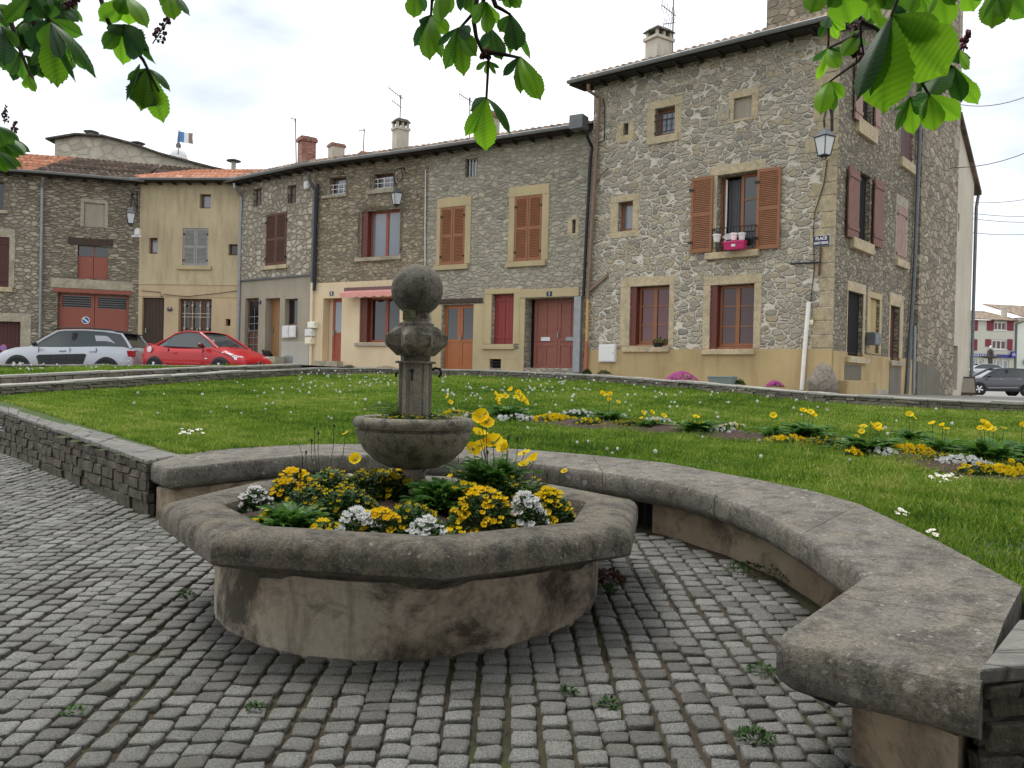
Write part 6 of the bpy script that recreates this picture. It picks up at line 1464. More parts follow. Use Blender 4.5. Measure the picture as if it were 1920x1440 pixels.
for s_ in (-1, 1):
    obj('headlight', MB().hexa([(1.80, s_*.42-.06, .56), (1.72, s_*.74, .56), (1.25, s_*.78, .66), (1.45, s_*.55, .64), (1.76, s_*.42-.06, .66), (1.66, s_*.72, .69), (1.2, s_*.765, .80), (1.42, s_*.52, .79)]), LAMP, o, bevel=.015)
    obj('mirror', MB().ball((.62, s_*.96, .97), .1, 12, 8, (.8, 1.0, .7)).box(.58, .68, s_*.9-.06, s_*.9+.06, .9, .95), BLACKP if s_ > 0 else carpaint('mirror_dark', (.10, .01, .012, 1)), o, smooth=40)
obj('grille', MB().hexa([(1.93, -.4, .44), (1.93, .4, .44), (1.85, .4, .44), (1.85, -.4, .44), (1.915, -.46, .495), (1.915, .46, .495), (1.83, .46, .5), (1.83, -.46, .5)]), BLACKP, o)
b_ = obj('badge', MB().prism([(1.93, -.07, .55), (1.935, -.075, .47), (1.94, 0, .43), (1.935, .075, .47), (1.93, .07, .55)], (.015, 0, 0)), ALLOY, o); obj('badge_field', MB().prism([(1.948, -.045, .535), (1.95, -.05, .475), (1.955, 0, .455), (1.95, .05, .475), (1.948, .045, .535)], (.006, 0, 0)), BLACKP, b_)
obj('front_bumper', MB().hexa([(1.9, -.66, .25), (1.9, .66, .25), (1.5, .83, .25), (1.5, -.83, .25), (1.95, -.66, .36), (1.95, .66, .36), (1.5, .84, .38), (1.5, -.84, .38)]), RED, o, bevel=.04)
obj('lower_grille', MB().box(1.90, 1.925, -.5, .5, .2, .26), BLACKP, o)
obj('boot_spoiler', MB().box(-1.93, -1.7, -.5, .5, 1.0, 1.03), RED, o, bevel=.01)
obj('wiper', MB().tube([(1.0, -.2, .95), (.72, .45, 1.1)], .012, 5), BLACKP, o)
obj('windscreen_sticker', MB().box(.62, .64, -.52, -.44, 1.085, 1.15), LAMP, o)
for x in (.58, -.72): flank2('door_seam', [(x-.006, .34), (x+.006, .34), (x+.006, .89), (x-.006, .89)], BLACKP, .003, -.832)
flank2('bonnet_line', [(1.75, .66), (.7, .86), (.7, .872), (1.75, .672)], BLACKP, .0, -.78)
# ---- grey SUV at the right
GREY = carpaint('grey_paint', (.085, .088, .095, 1), .3)
tab = [(-2.2, .36, .80, .98, .78), (-2.1, .3, .86, 1.06, .9), (-1.8, .26, .9, 1.1, .97), (-1.2, .25, .92, 1.1, 1.0), (0, .24, .9, 1.05, 1.0), (.8, .24, .9, 1.03, 1.0), (1.1, .24, .88, 1.03, .995), (1.6, .25, .84, .98, .98), (1.95, .27, .76, .88, .92), (2.1, .3, .7, .78, .84), (2.2, .36, .58, .66, .7)]
cab = [(1.15, 1.03, .3, 1.54), (.4, 1.03, .1, 1.57), (-.5, 1.06, -.5, 1.59), (-1.3, 1.1, -1.2, 1.56), (-2.1, 1.08, -1.75, 1.46)]
p = at(1803.5, 741, 48.5); d = Vector((.87, -.10)).normalized()
o = car('parked_car', 'dark grey crossover car partly out of the frame at the right edge', (p.x+d.x*2.22, p.y+d.y*2.22+.6, 1.36), math.atan2(-d.y, -d.x), GREY, 1.83, tab, cab, (1.34, -1.3), .36, .70)
yL = .915
flank('sill_trim', [(-.8, .27), (.85, .27), (.85, .40), (-.8, .44)], BLACKP, .012, .915); flank('sill_strip', [(-.8, .46), (.85, .42), (.85, .445), (-.8, .485)], ALLOY, .02, .915)
for x in (.25, -.75): flank('door_handle', [(x, .93), (x-.18, .935), (x-.18, .96), (x, .955)], ALLOY, .02, .9)
for s_ in (-1, 1):
    obj('mirror', MB().ball((.85, s_*1.04, 1.1), .12, 12, 8, (.8, 1.0, .7)).box(.8, .9, s_*.97-.06, s_*.97+.06, 1.02, 1.07), BLACKP, o, smooth=40)
    obj('headlight', MB().hexa([(2.18, s_*.5, .68), (2.08, s_*.8, .68), (1.7, s_*.88, .78), (1.9, s_*.6, .76), (2.14, s_*.5, .76), (2.04, s_*.78, .78), (1.65, s_*.87, .86), (1.88, s_*.58, .84)]), LAMP, o)
flank('window_pillar', [(-.1, 1.08), (-.18, 1.5), (-.3, 1.5), (-.3, 1.08)], BLACKP, .01, .72)
# ---- far grey car
tab2 = [(r_[0]*.97, r_[1], r_[2]*.92, r_[3]*.9, r_[4]) for r_ in tab]; cab2 = [(a, b_*.9, c_, d_*.9) for a, b_, c_, d_ in cab]
p = at(1836, 700, 88)
o = car('parked_car', 'distant silver hatchback behind the parapet near the far fountain', (p.x, p.y, p.z-.45), math.pi, carpaint('far_silver', (.5, .52, .55, 1), .3), 1.75, tab2, cab2, (1.3, -1.3), .32, .70)
# ================================================================== grass and flowers
def leafmat(name, stops, trans=.35, rough=.5, spec=.3):
    b = NB(name); a = b.n('ShaderNodeAttribute', attribute_name='tint').outputs['Fac']; c = b.ramp(a, stops)
    b.done(c, rough, None, None, spec); tr = b.n('ShaderNodeBsdfTranslucent'); b.l(c, tr.inputs[0])
    mx_ = b.n('ShaderNodeMixShader'); mx_.inputs[0].default_value = trans; b.l(b.bsdf.outputs[0], mx_.inputs[1]); b.l(tr.outputs[0], mx_.inputs[2]); b.l(mx_.outputs[0], b.out.inputs[0]); return b.m
M_GRASS = leafmat('grass_blades', [(0, (.045, .105, .012)), (.35, (.135, .250, .020)), (.7, (.27, .37, .045)), (1, (.50, .46, .16))], .4, .6, .25)
def blades(name, poly, zf, n0, dens, minpx=-40, maxpx=1960, label=None, ymax=30):
    xs = [p[0] for p in poly]; ys = [p[1] for p in poly]
    X = rng.uniform(min(xs), max(xs), n0); Y = rng.uniform(min(ys), max(ys), n0)
    px = CX+X/np.maximum(Y, .1)*FPX
    keep = inpoly(X, Y, poly) & (px > minpx) & (px < maxpx) & (Y > 1.5)
    clump = .5+.5*np.sin(X*3.1+1.3*np.sin(Y*2.3))*np.sin(Y*2.7+1.7*np.sin(X*1.9))
    keep &= rng.random(n0) < np.clip(dens(Y)*(.55+.6*clump), 0, 1)
    X, Y, clump = X[keep], Y[keep], clump[keep]; n = len(X); Z = zf(X, Y)
    tall = (rng.random(n) < .03)*1.0
    L = rng.uniform(.022, .055, n)*(.6+.7*clump)*(1+tall*.9); w_ = (.0022+.00045*Y)*rng.uniform(.7, 1.3, n)
    a = rng.uniform(0, 2*np.pi, n); ln = rng.uniform(.1, .8, n)*L; b2 = rng.uniform(0, 2*np.pi, n)
    dx, dy = np.cos(a)*w_, np.sin(a)*w_; lx, ly = np.cos(b2)*ln, np.sin(b2)*ln
    V = np.empty((n, 5, 3)); 
    V[:, 0] = np.stack([X-dx, Y-dy, Z-.005], 1); V[:, 1] = np.stack([X+dx, Y+dy, Z-.005], 1)
    V[:, 2] = np.stack([X+dx*.8+lx*.35, Y+dy*.8+ly*.35, Z+L*.6], 1); V[:, 3] = np.stack([X-dx*.8+lx*.35, Y-dy*.8+ly*.35, Z+L*.6], 1); V[:, 4] = np.stack([X+lx, Y+ly, Z+L], 1)
    i0 = np.arange(n)*5; F = np.concatenate([np.stack([i0, i0+1, i0+2], 1), np.stack([i0, i0+2, i0+3], 1), np.stack([i0+3, i0+2, i0+4], 1)])
    patch = .5+.3*np.sin(X*.9+2*np.sin(Y*.6))*np.sin(Y*.8+X*.35+1)+.2*np.sin(X*4.3+1.5*np.sin(Y*3.1))*np.sin(Y*5.2+X*1.7)+.16*np.sin(X*11+Y*3)*np.sin(Y*9-X*2)
    t = np.clip(.08+.66*patch+rng.normal(0, .17, n)+(rng.random(n) < .05)*.4, 0, 1)
    print(name, n)
    o = npmesh(name, V.reshape(-1, 3), F, M_GRASS, None, False, np.repeat(t, 5)); return tag(o, None, None, None, 'stuff')
gp = [(p.x, p.y) for p in FARW]+[(13.5, 6.5), (3.5, 3.2)]+[(a.x*.08+b_.x*.92, a.y*.08+b_.y*.92) for a, b_ in zip(INN[::-1], OUT[::-1])]+[(WL[1].x*.96+WLf[1].x*.04, WL[1].y), (WL[2].x, WL[2].y)]
blades('grass', gp, zl, 3000000, lambda Y: np.clip(1.35-.055*Y, .25, 1))
up = [(p[0], p[1]) for p in upper_lawn_rows[0]]+[(p[0], p[1]) for p in upper_lawn_rows[1][::-1]]
ua = np.array(upper_lawn_rows[0]+upper_lawn_rows[1]); A_ = np.c_[ua[:, 0], ua[:, 1], np.ones(len(ua))]; cf = np.linalg.lstsq(A_, ua[:, 2], rcond=None)[0]
o = blades('grass', up, lambda X, Y: cf[0]*X+cf[1]*Y+cf[2]+.02, 120000, lambda Y: .9+0*Y)
# ---- moss and tiny grass in the joints of the paving
nM = 90000; X = rng.uniform(-9, 3, nM); Y = rng.uniform(2.2, 11, nM)
f_ = .5+.5*np.sin(X*1.3+2*np.sin(Y*.9))*np.sin(Y*1.1+X*.6)+.35*np.sin(X*5+Y*2)*np.sin(Y*4.3-X)
ok = inpoly(X, Y, clip) & (rng.random(nM) < np.clip(f_-.45, 0.02, 1)*.55) & (np.hypot(X-FC.x, Y-FC.y) > 1.17)
X, Y = X[ok], Y[ok]; bow = .035*np.sin(Y*.55+1); X = (np.round((X-bow)/pitch)*pitch+bow)+rng.normal(0, .007, len(X)); n = len(X); Z = zp(X, Y)-.012
an = rng.uniform(0, 6.28, n); w_ = rng.uniform(.002, .005, n); L = rng.uniform(.008, .022, n); lx = rng.normal(0, .008, n); ly = rng.normal(0, .008, n)
V = np.stack([np.stack([X-np.cos(an)*w_, Y-np.sin(an)*w_, Z], 1), np.stack([X+np.cos(an)*w_, Y+np.sin(an)*w_, Z], 1), np.stack([X+lx, Y+ly, Z+L], 1)], 1).reshape(-1, 3)
M_MOSS = leafmat('joint_moss', [(0, (.03, .045, .010)), (.5, (.065, .085, .016)), (1, (.15, .16, .03))], .3, .8, .1)
tag(npmesh('moss', V, np.arange(n*3).reshape(-1, 3), M_MOSS, None, False, np.repeat(rng.random(n), 3)), None, None, None, 'stuff')
# ---- dandelion clocks
def tintmesh(name, mb, tint, m, smooth=True):
    o = npmesh.__wrapped__ if False else None
    V = np.array(mb.v, float); me = bpy.data.meshes.new(name); me.from_pydata(mb.v, [], mb.f); at2 = me.attributes.new('tint', 'FLOAT', 'POINT'); at2.data.foreach_set('value', np.array(tint, np.float32))
    me.materials.append(m)
    if smooth: me.polygons.foreach_set('use_smooth', [True]*len(me.polygons))
    return me
b = NB('seed_fluff'); co = b.coord()
b.done((.75, .74, .70, 1), .9); tp_ = b.n('ShaderNodeBsdfTransparent'); mx_ = b.n('ShaderNodeMixShader'); b.l(b.rng(b.noise(co, 160, 2), .35, .6, .1, .6), mx_.inputs[0]); b.l(b.bsdf.outputs[0], mx_.inputs[1]); b.l(tp_.outputs[0], mx_.inputs[2]); b.l(mx_.outputs[0], b.out.inputs[0]); M_FLUFF = b.m
M_STEM = plain('thin_green_stem', (.06, .12, .025, 1), .6)
dmeshes = []
for k in range(4):
    hgt = (.10, .14, .18, .22)[k]; mb = MB(); r = .021
    for i in range(90):
        z = 1-2*(i+.5)/90; t = i*2.39996; d = Vector((math.sqrt(1-z*z)*math.cos(t), math.sqrt(1-z*z)*math.sin(t), z)); q = d.orthogonal().normalized(); q2 = d.cross(q)
        c0 = Vector((0.01*k, 0, hgt)); c = c0+d*r; s_ = .0048; mb.add([c+q*s_+d*.002, c+q2*s_, c-q*s_-d*.002, c-q2*s_], [(0, 1, 2, 3)]); mb.add([c0+d*.005+q*.0004, c, c0+d*.005-q*.0004], [(0, 1, 2)])
    mb.ball((0.01*k, 0, hgt), .006, 6, 5)
    me = bpy.data.meshes.new('dandelion'); nf = len(mb.f); mb.tube([(0, 0, -.01), (.004*k, 0, hgt*.6), (.01*k, 0, hgt)], .0028, 4); me.from_pydata(mb.v, [], mb.f); me.materials.append(M_FLUFF); me.materials.append(M_STEM)
    me.polygons.foreach_set('material_index', [0]*nf+[1]*(len(mb.f)-nf)); dmeshes.append(me)
def scatter_px(n, boxes):
    out = []; tot = sum(b_[4] for b_ in boxes)
    for x0, y0, x1, y1, w_ in boxes:
        for _ in range(round(n*w_/tot)): out.append((random.uniform(x0, x1), random.uniform(y0, y1)))
    return out
cnt = 0
for px, py in scatter_px(265, [(560, 706, 740, 745, 60), (820, 706, 1060, 760, 75), (300, 722, 720, 800, 34), (1060, 722, 1330, 770, 30), (820, 745, 1350, 800, 26), (1330, 745, 1560, 790, 16), (1560, 775, 1900, 850, 8), (900, 820, 1400, 880, 10), (1400, 820, 1650, 920, 5), (100, 745, 400, 790, 6)]):
    p = LW(px, py)
    if p.y > 24 or not inpoly([p.x], [p.y], gp)[0]: continue
    o = bpy.data.objects.new('dandelion', random.choice(dmeshes)); link(o); o.location = (p.x, p.y, zl(p.x, p.y)); o.rotation_euler = (random.gauss(0, .12), random.gauss(0, .12), random.uniform(0, 6)); o.scale = [random.uniform(.65, 1.05)*min(1, .62+.03*p.y)]*3
    tag(o, 'white fluffy dandelion seed head on a thin stem in the main lawn', 'dandelion', 'dandelion seed heads in the main lawn'); cnt += 1
for px, py in scatter_px(24, [(5, 690, 250, 702, 24)]):
    p = on_plane(px, py, cf[2], cf[0], cf[1])
    if not inpoly([p.x], [p.y], up)[0]: continue
    o = bpy.data.objects.new('dandelion', random.choice(dmeshes)); link(o); o.location = p; o.scale = [random.uniform(.7, 1.1)]*3
    tag(o, 'white dandelion seed head in the upper lawn strip in front of the cars', 'dandelion', 'dandelion seed heads in the upper lawn strip')
# ---- daisies
M_PETAL_W = plain('white_petal', (.78, .78, .74, 1), .7); M_YEL = plain('yellow_eye', (.7, .42, .02, 1), .7)
mb = MB(); 
for k in range(11):
    a = 2*math.pi*k/11; u = Vector((math.cos(a), math.sin(a), 0)); t = Vector((-u.y, u.x, 0)); mb.add([u*.004-t*.002+Vector((0, 0, .05)), u*.017-t*.0042+Vector((0, 0, .053)), u*.021+Vector((0, 0, .053)), u*.017+t*.0042+Vector((0, 0, .053)), u*.004+t*.002+Vector((0, 0, .05))], [(0, 1, 2, 3, 4)])
nf = len(mb.f); mb.ball((0, 0, .052), .006, 8, 5, (1, 1, .6)); mb.tube([(0, 0, 0), (0, 0, .05)], .0015, 4)
DAISY = bpy.data.meshes.new('daisy'); DAISY.from_pydata(mb.v, [], mb.f); [DAISY.materials.append(m_) for m_ in (M_PETAL_W, M_YEL)]; DAISY.polygons.foreach_set('material_index', [0]*nf+[1]*(len(mb.f)-nf))
for cx_, cy_, rx_, ry_, n, lb in ((362, 815, 26, 6, 16, 'white daisy in the small patch behind the left retaining wall'), (1770, 904, 30, 8, 17, 'white daisy in the patch below the white pansy clump at the right'), (1690, 970, 20, 6, 9, 'white daisy near the bench edge at the right of the lawn'), (1740, 1010, 18, 8, 4, 'white daisy hugging the back edge of the bench')):
    for _ in range(n):
        p = LW(cx_+random.uniform(-1, 1)*rx_, cy_+random.uniform(-1, 1)*ry_); o = bpy.data.objects.new('daisy', DAISY); link(o); o.location = p; o.rotation_euler = (random.uniform(.1, .6), random.gauss(0, .2), random.uniform(-.5, .5)); o.scale = [random.uniform(.65, 1.05)]*3
        tag(o, lb, 'daisy', lb.replace('white daisy', 'daisies'))
# ---- bedding plants
M_FOL = leafmat('pansy_foliage', [(0, (.012, .03, .008)), (.5, (.03, .075, .014)), (1, (.07, .14, .03))], .2)
M_FOLB = leafmat('poppy_foliage', [(0, (.025, .07, .012)), (.5, (.065, .17, .024)), (1, (.14, .28, .05))], .35)
def petalmat(name, stops): return leafmat(name, stops, .42, .6, .15)
PET = {'yellow': petalmat('yellow_pansy', [(0, (.10, .03, .0)), (.18, (.80, .52, .004)), (1, (.86, .68, .012))]),
       'orange': petalmat('golden_pansy', [(0, (.12, .02, .0)), (.2, (.86, .52, .003)), (1, (.90, .64, .008))]),
       'white': petalmat('white_pansy', [(0, (.6, .45, .1)), (.15, (.72, .72, .68)), (1, (.80, .80, .78))]),
       'viola': petalmat('viola_two_tone', [(0, (.5, .3, .01)), (.45, (.62, .52, .02)), (.62, (.55, .5, .06)), (.75, (.02, .008, .018)), (1, (.012, .006, .012))]),
       'poppy': petalmat('poppy_petal', [(0, (.25, .22, .02)), (.12, (.85, .55, .003)), (1, (.93, .68, .008))]),
       'pink': petalmat('pink_phlox', [(0, (.4, .02, .2)), (1, (.62, .16, .46))])}
def pansy_mesh(kind, r):
    mb = MB(); tint = []
    for k, (a, sz, tt) in enumerate(((90-38, 1.0, 1), (90+38, 1.0, 1), (180+12, .85, .5), (-12, .85, .5), (270, 1.05, .45))):
        a = R(a); u = Vector((math.cos(a), math.sin(a), 0)); t = Vector((-u.y, u.x, 0)); n = 7; z0 = .002*k
        o = len(mb.v); mb.v.append((0, 0, .0)); tint.append(0)
        for i in range(n):
            s = -1.1+2.2*i/(n-1); d = math.cos(s*.85); q = u*(r*sz*(.55+.45*d))+t*(r*sz*.62*math.sin(s*1.25)); mb.v.append((q.x, q.y, z0+.006*math.cos(i*2.2)+.004)); tint.append(tt if kind == 'viola' else 1)
        for i in range(n-1): mb.f.append((o, o+1+i, o+2+i))
    mb.f.append((0, 0, 0)) if False else None
    return tintmesh('flower', mb, tint, PET[kind])
PM = {k: [pansy_mesh(k, r) for r in rr] for k, rr in dict(yellow=(.017, .022), orange=(.019, .023), white=(.018, .022), viola=(.012, .015)).items()}
def foliage(name, rad, hgt, n, m, leaf=(.035, .016), parent=None, lobed=False):
    mb = MB(); tint = []
    for i in range(n):
        a = random.uniform(0, 6.283); rr = rad*math.sqrt(random.random()); z = hgt*max(0, (1-(rr/rad)**2))*random.uniform(.35, 1.0); c = Vector((rr*math.cos(a), rr*math.sin(a), z))
        d = Vector((math.cos(a+random.gauss(0, .7)), math.sin(a+random.gauss(0, .7)), random.uniform(-.1, 1.0))).normalized(); s_ = d.cross(Vector((0, 0, 1))).normalized(); L, w_ = leaf[0]*random.uniform(.7, 1.3), leaf[1]*random.uniform(.7, 1.3); up_ = s_.cross(d); tv = min(1, max(0, .3+.5*random.random()))
        mb.add([c, c+d*L*.5+s_*w_-up_*.003, c+d*L, c+d*L*.5-s_*w_-up_*.003, c+d*L*.5+up_*.004], [(0, 1, 4), (1, 2, 4), (2, 3, 4), (3, 0, 4)]); tint += [tv]*5
    me = tintmesh(name, mb, tint, m); o = bpy.data.objects.new(name, me); link(o, parent); return o
def flower_on(parent, me, x, y, z, out, face=.9, sc=1.0):
    o = bpy.data.objects.new('flower', me); link(o, parent); o.location = (x, y, z); n = (Vector((x*1.2, y*1.2, .1))*out+Vector((0, -face*.6, 1.0))+Vector((random.gauss(0, .25), random.gauss(0, .25), random.gauss(0, .2)))).normalized()
    o.rotation_euler = n.to_track_quat('Z', 'Y').to_euler(); o.scale = [sc*random.uniform(.85, 1.15)]*3; return o
def clump(name, label, p, rad, hgt, kind, nfl, cat='flowers', grp=None, far=False, fol=None, fsc=1.0):
    o = thing(name, label, cat, p, 0, grp); foliage('foliage', rad, hgt, int((700 if not far else 420)*(rad/.16)**2)+60, fol or M_FOL, (.034, .013), o)
    kinds = kind.split('+'); mbs = {k: (MB(), []) for k in kinds}
    for i in range(nfl):
        k = random.choice(kinds); a = random.uniform(0, 6.283); rr = rad*math.sqrt(random.random())*.98*(1+.22*math.sin(3*a+rad*40)*(1 if far else .4)); x, y = rr*math.cos(a), rr*math.sin(a); z = hgt*max(.05, 1-(rr/rad)**2)*.95+.018+random.uniform(-.012, .016)
        me = random.choice(PM[k])
        if not far: flower_on(o, me, x, y, z, 2.2, sc=fsc)
        else:
            n = Vector((x*4, y*4-.8, .6+random.gauss(0, .2))).normalized(); q = n.to_track_quat('Z', 'Y').to_matrix().to_4x4(); M = Matrix.Translation((x, y, z))@q@Matrix.Scale(random.uniform(.85, 1.25)*fsc, 4)
            vs = [v.co.copy() for v in me.vertices]; tv = [d.value for d in me.attributes['tint'].data]; mb, tt = mbs[k]; oo = len(mb.v); mb.v += [tuple(M@v) for v in vs]; mb.f += [tuple(j+oo for j in p_.vertices) for p_ in me.polygons]; tt += tv
    if far:
        for k in kinds:
            mb, tt = mbs[k]
            if mb.v: q = bpy.data.objects.new('blossoms', tintmesh('blossoms', mb, tt, PET[k])); link(q, o); q['kind'] = 'stuff'
    return o
def SOILP(px, py, z=.80): return on_plane(px, py, z, 0, 0)
GB = 'bedding flowers in the fountain basin'
basin = [(478, 918, .085, .07, 'white', 17, 'white pansy clump at the far left of the basin'), (548, 902, .14, .11, 'orange', 26, 'golden pansy clump on the left of the basin beside the white clump'), (478, 962, .10, .06, 'yellow', 12, 'sparse yellow pansies at the left tip of the basin'),
 (625, 905, .13, .09, 'viola', 20, 'dark two tone viola clump behind the green poppy leaves on the left'), (690, 925, .13, .09, 'viola', 24, 'dark viola clump between the golden pansies and the stem'), (652, 987, .11, .10, 'white', 26, 'round white pansy clump at the front left of the basin'), (598, 980, .09, .06, 'yellow', 12, 'small yellow pansies left of the front white clump'),
 (712, 975, .10, .08, 'orange', 13, 'golden pansies between the two front white clumps'), (752, 925, .11, .08, 'viola+yellow', 18, 'yellow and dark violas just left of the stem'), (806, 1000, .10, .08, 'white', 20, 'round white pansy clump at the front centre of the basin'), (905, 965, .15, .12, 'orange', 28, 'large golden pansy clump right of centre in the basin'),
 (985, 965, .10, .12, 'white', 28, 'tall white pansy clump on the right of the basin'), (1030, 945, .11, .10, 'yellow', 28, 'bright yellow pansy clump at the right tip of the basin'), (690, 880, .14, .10, 'yellow+viola', 18, 'yellow pansies at the back left under the bowl'), (600, 868, .10, .08, 'white', 10, 'small white pansies at the back left of the basin'), (1005, 905, .09, .09, 'viola', 12, 'dark violas at the back right of the basin'), (860, 990, .07, .05, 'yellow', 5, 'few yellow pansies low at the front right of centre'),
 (650, 945, .12, .07, 'viola', 16, 'dark viola patch behind the front left white clump'), (770, 965, .11, .06, 'viola', 16, 'dark viola patch behind the front centre white clump'), (870, 945, .11, .08, 'viola+yellow', 14, 'yellow flecked violas right of the leafy plant by the stem'), (945, 925, .12, .08, 'viola', 12, 'dark violas in front of the tall poppies'), (580, 935, .10, .07, 'viola', 12, 'dark violas right of the ferny plant at the left'), (715, 905, .12, .07, 'viola', 16, 'dark violas in front of the stem on its left side')]
for px, py, r, hh, k, n, lb in basin:
    p = SOILP(px, py+22, .80); dz = soilz(p.x-FC.x, p.y-FC.y); p.z = dz-.02; r *= (1.6 if 'viola' in k else 1.36); hh = hh*1.75+.02; n = min(95, int(n*3.0))
    rr = math.hypot(p.x-FC.x, p.y-FC.y)
    if rr+r*.8 > 1.10: q = (1.10-r*.8)/rr; p.x = FC.x+(p.x-FC.x)*q; p.y = FC.y+(p.y-FC.y)*q
    clump('pansy_clump', lb, p, r, hh, k, n, 'flowers', GB)
# poppies
def poppy_mesh(r, cup):
    mb = MB(); tint = []
    for k in range(4):
        a0 = k*math.pi/2+(.2 if k % 2 else 0); n, m_ = 9, 5; o = len(mb.v)
        for j in range(m_):
            t = j/(m_-1)
            for i in range(n):
                s = -1+2*i/(n-1); a = a0+s*.95*(.5+.5*t); rr = r*t*(1-.12*s*s+.05*math.sin(9*s+k)*t); z = cup*r*t**1.6+.004*(k % 2)+.05*r*math.sin(11*s+2*k)*t
                mb.v.append((rr*math.cos(a), rr*math.sin(a), z)); tint.append(t)
        for j in range(m_-1):
            for i in range(n-1): mb.f.append((o+j*n+i, o+j*n+i+1, o+(j+1)*n+i+1, o+(j+1)*n+i))
    return tintmesh('flower', mb, tint, PET['poppy'])
PO = [poppy_mesh(.055, .25), poppy_mesh(.06, .45), poppy_mesh(.052, .7)]
M_PSTEM = plain('poppy_stem', (.05, .075, .025, 1), .7); M_EYE = plain('poppy_eye', (.22, .28, .06, 1), .8); M_BUD = plain('poppy_bud', (.035, .05, .02, 1), .8)
EYE_ = bpy.data.meshes.new('eye'); mb = MB().ball((0, 0, .012), .010, 8, 6); EYE_.from_pydata(mb.v, [], mb.f); EYE_.materials.append(M_EYE)
def rosette(o, rad, hgt, n):
    mb = MB(); tint = []
    for i in range(int(n*2.6)):
        a = random.uniform(0, 6.283); L = rad*random.uniform(.55, 1.1); el = random.uniform(.25, 1.35); u = Vector((math.cos(a), math.sin(a), 0)); s_ = Vector((-u.y, u.x, 0)); tv = random.uniform(.15, .95); zk = hgt/rad*1.9
        r0 = random.uniform(0, .35)*rad; q0 = Vector((random.gauss(0, .12)*rad, random.gauss(0, .12)*rad, 0))+u*r0*.4
        def P_(t): return q0+u*(L*(.25*t+.75*t*t)*math.cos(el*.85))+Vector((0, 0, L*zk*math.sin(el)*(t-.42*t*t)*.8+.01))
        k = 6
        for j in range(1, k+1):
            t0, t1 = .25+.75*(j-.6)/k, .25+.75*(j+.35)/k; c = P_(t0); w_ = rad*.17*math.sin(math.pi*min(1, (j-.4)/k*.85+.12))
            for sg in (-1, 1):
                tip = P_(min(1.1, t1+.05))+s_*w_*sg+Vector((0, 0, random.gauss(0, .008)-.01)); b1, b2 = P_(t0-.05), P_(t0+.09); m1 = c.lerp(tip, .6)+(b2-b1)*.45; m2 = c.lerp(tip, .6)-(b2-b1)*.4
                mb.add([b1, m2, tip, m1, b2], [(0, 1, 2, 3, 4)]); tint += [tv*.8, tv, min(1, tv+.15), tv, tv*.8]
    q = bpy.data.objects.new('foliage', tintmesh('foliage', mb, tint, M_FOLB)); link(q, o)
def poppy(label, base, rad, hgt, n, heads, buds=(), grp=None, dY=.12, hsc=1.0, rise=None):
    o = thing('poppy_plant', label, 'poppies', base, 0, grp)
    if n: rosette(o, rad, hgt, n)
    for hd in heads:
        px, py, s_ = hd[:3]; face = hd[3] if len(hd) > 3 else random.uniform(.2, 1)
        p = at(px, py, base.y+random.uniform(-dY, dY)) if rise is None else at(px, py, base.y+random.uniform(-.1, .1)); q = p-base
        st = obj('stem', MB().tube([(q.x*.25, q.y*.25, .02), (q.x*.8+random.gauss(0, .01), q.y*.8, q.z*.6), (q.x, q.y, q.z)], [.0035, .003, .0025], 5), M_PSTEM, o)
        f_ = bpy.data.objects.new('flower', random.choice(PO)); link(f_, o); f_.location = q; nn = Vector((random.gauss(0, .45), -face, .75)).normalized(); f_.rotation_euler = nn.to_track_quat('Z', 'Y').to_euler(); f_.scale = [s_*hsc]*3
        e_ = bpy.data.objects.new('flower_eye', EYE_); link(e_, f_)
    for px, py in buds:
        p = at(px, py, base.y+random.uniform(-dY, dY)); q = p-base
        obj('bud', MB().tube([(q.x*.3, q.y*.3, .02), (q.x, q.y, q.z*.7), (q.x, q.y, q.z)], .0025, 5).ball((q.x, q.y, q.z+.008), .011, 8, 6, (.8, .8, 1.4)), M_BUD, o)
    return o
def bp(px, py): 
    p = SOILP(px, py, .80); p.z = soilz(p.x-FC.x, p.y-FC.y)-.01; return p
GP = 'poppies in the fountain basin'
poppy('tall yellow poppies with dense leaves on the right of the basin', bp(925, 938), .28, .30, 74, [(903, 784, .95, .9), (912, 793, .9, .8), (898, 815, .9, .2), (886, 843, .9, .9), (900, 838, .9, .7), (925, 833, 1.15, .5), (943, 838, .9, .6), (951, 843, .7, .8), (983, 852, .85, .15), (1002, 864, .85, .2), (982, 873, .6, .3), (1058, 884, .42, .4)], [(953, 822), (970, 824), (914, 850), (1001, 886), (1026, 893)], GP, hsc=1.05)
poppy('leafy poppy plant right of the stem at the front, without open flowers', bp(825, 968), .22, .20, 50, [], [], GP)
poppy('ferny poppy plant at the left front with one drooping bud', bp(548, 984), .21, .17, 44, [], [(563, 885)], GP)
poppy('yellow poppies beside the left flank of the bowl with several buds', bp(606, 902), .18, .17, 30, [(667, 863, .95, 1.2), (648, 813, .55, .1)], [(590, 805), (626, 800), (597, 815), (574, 850), (584, 828)], GP)
poppy('half open yellow poppy just in front of the stem', bp(755, 930), .10, .08, 8, [(750, 884, .5, .2), (762, 888, .5, .2)], [], GP)
poppy('orange poppy low behind the leafy plant right of the stem', bp(852, 930), .12, .10, 12, [(847, 893, .5, .3), (860, 890, .5, .4)], [], GP)
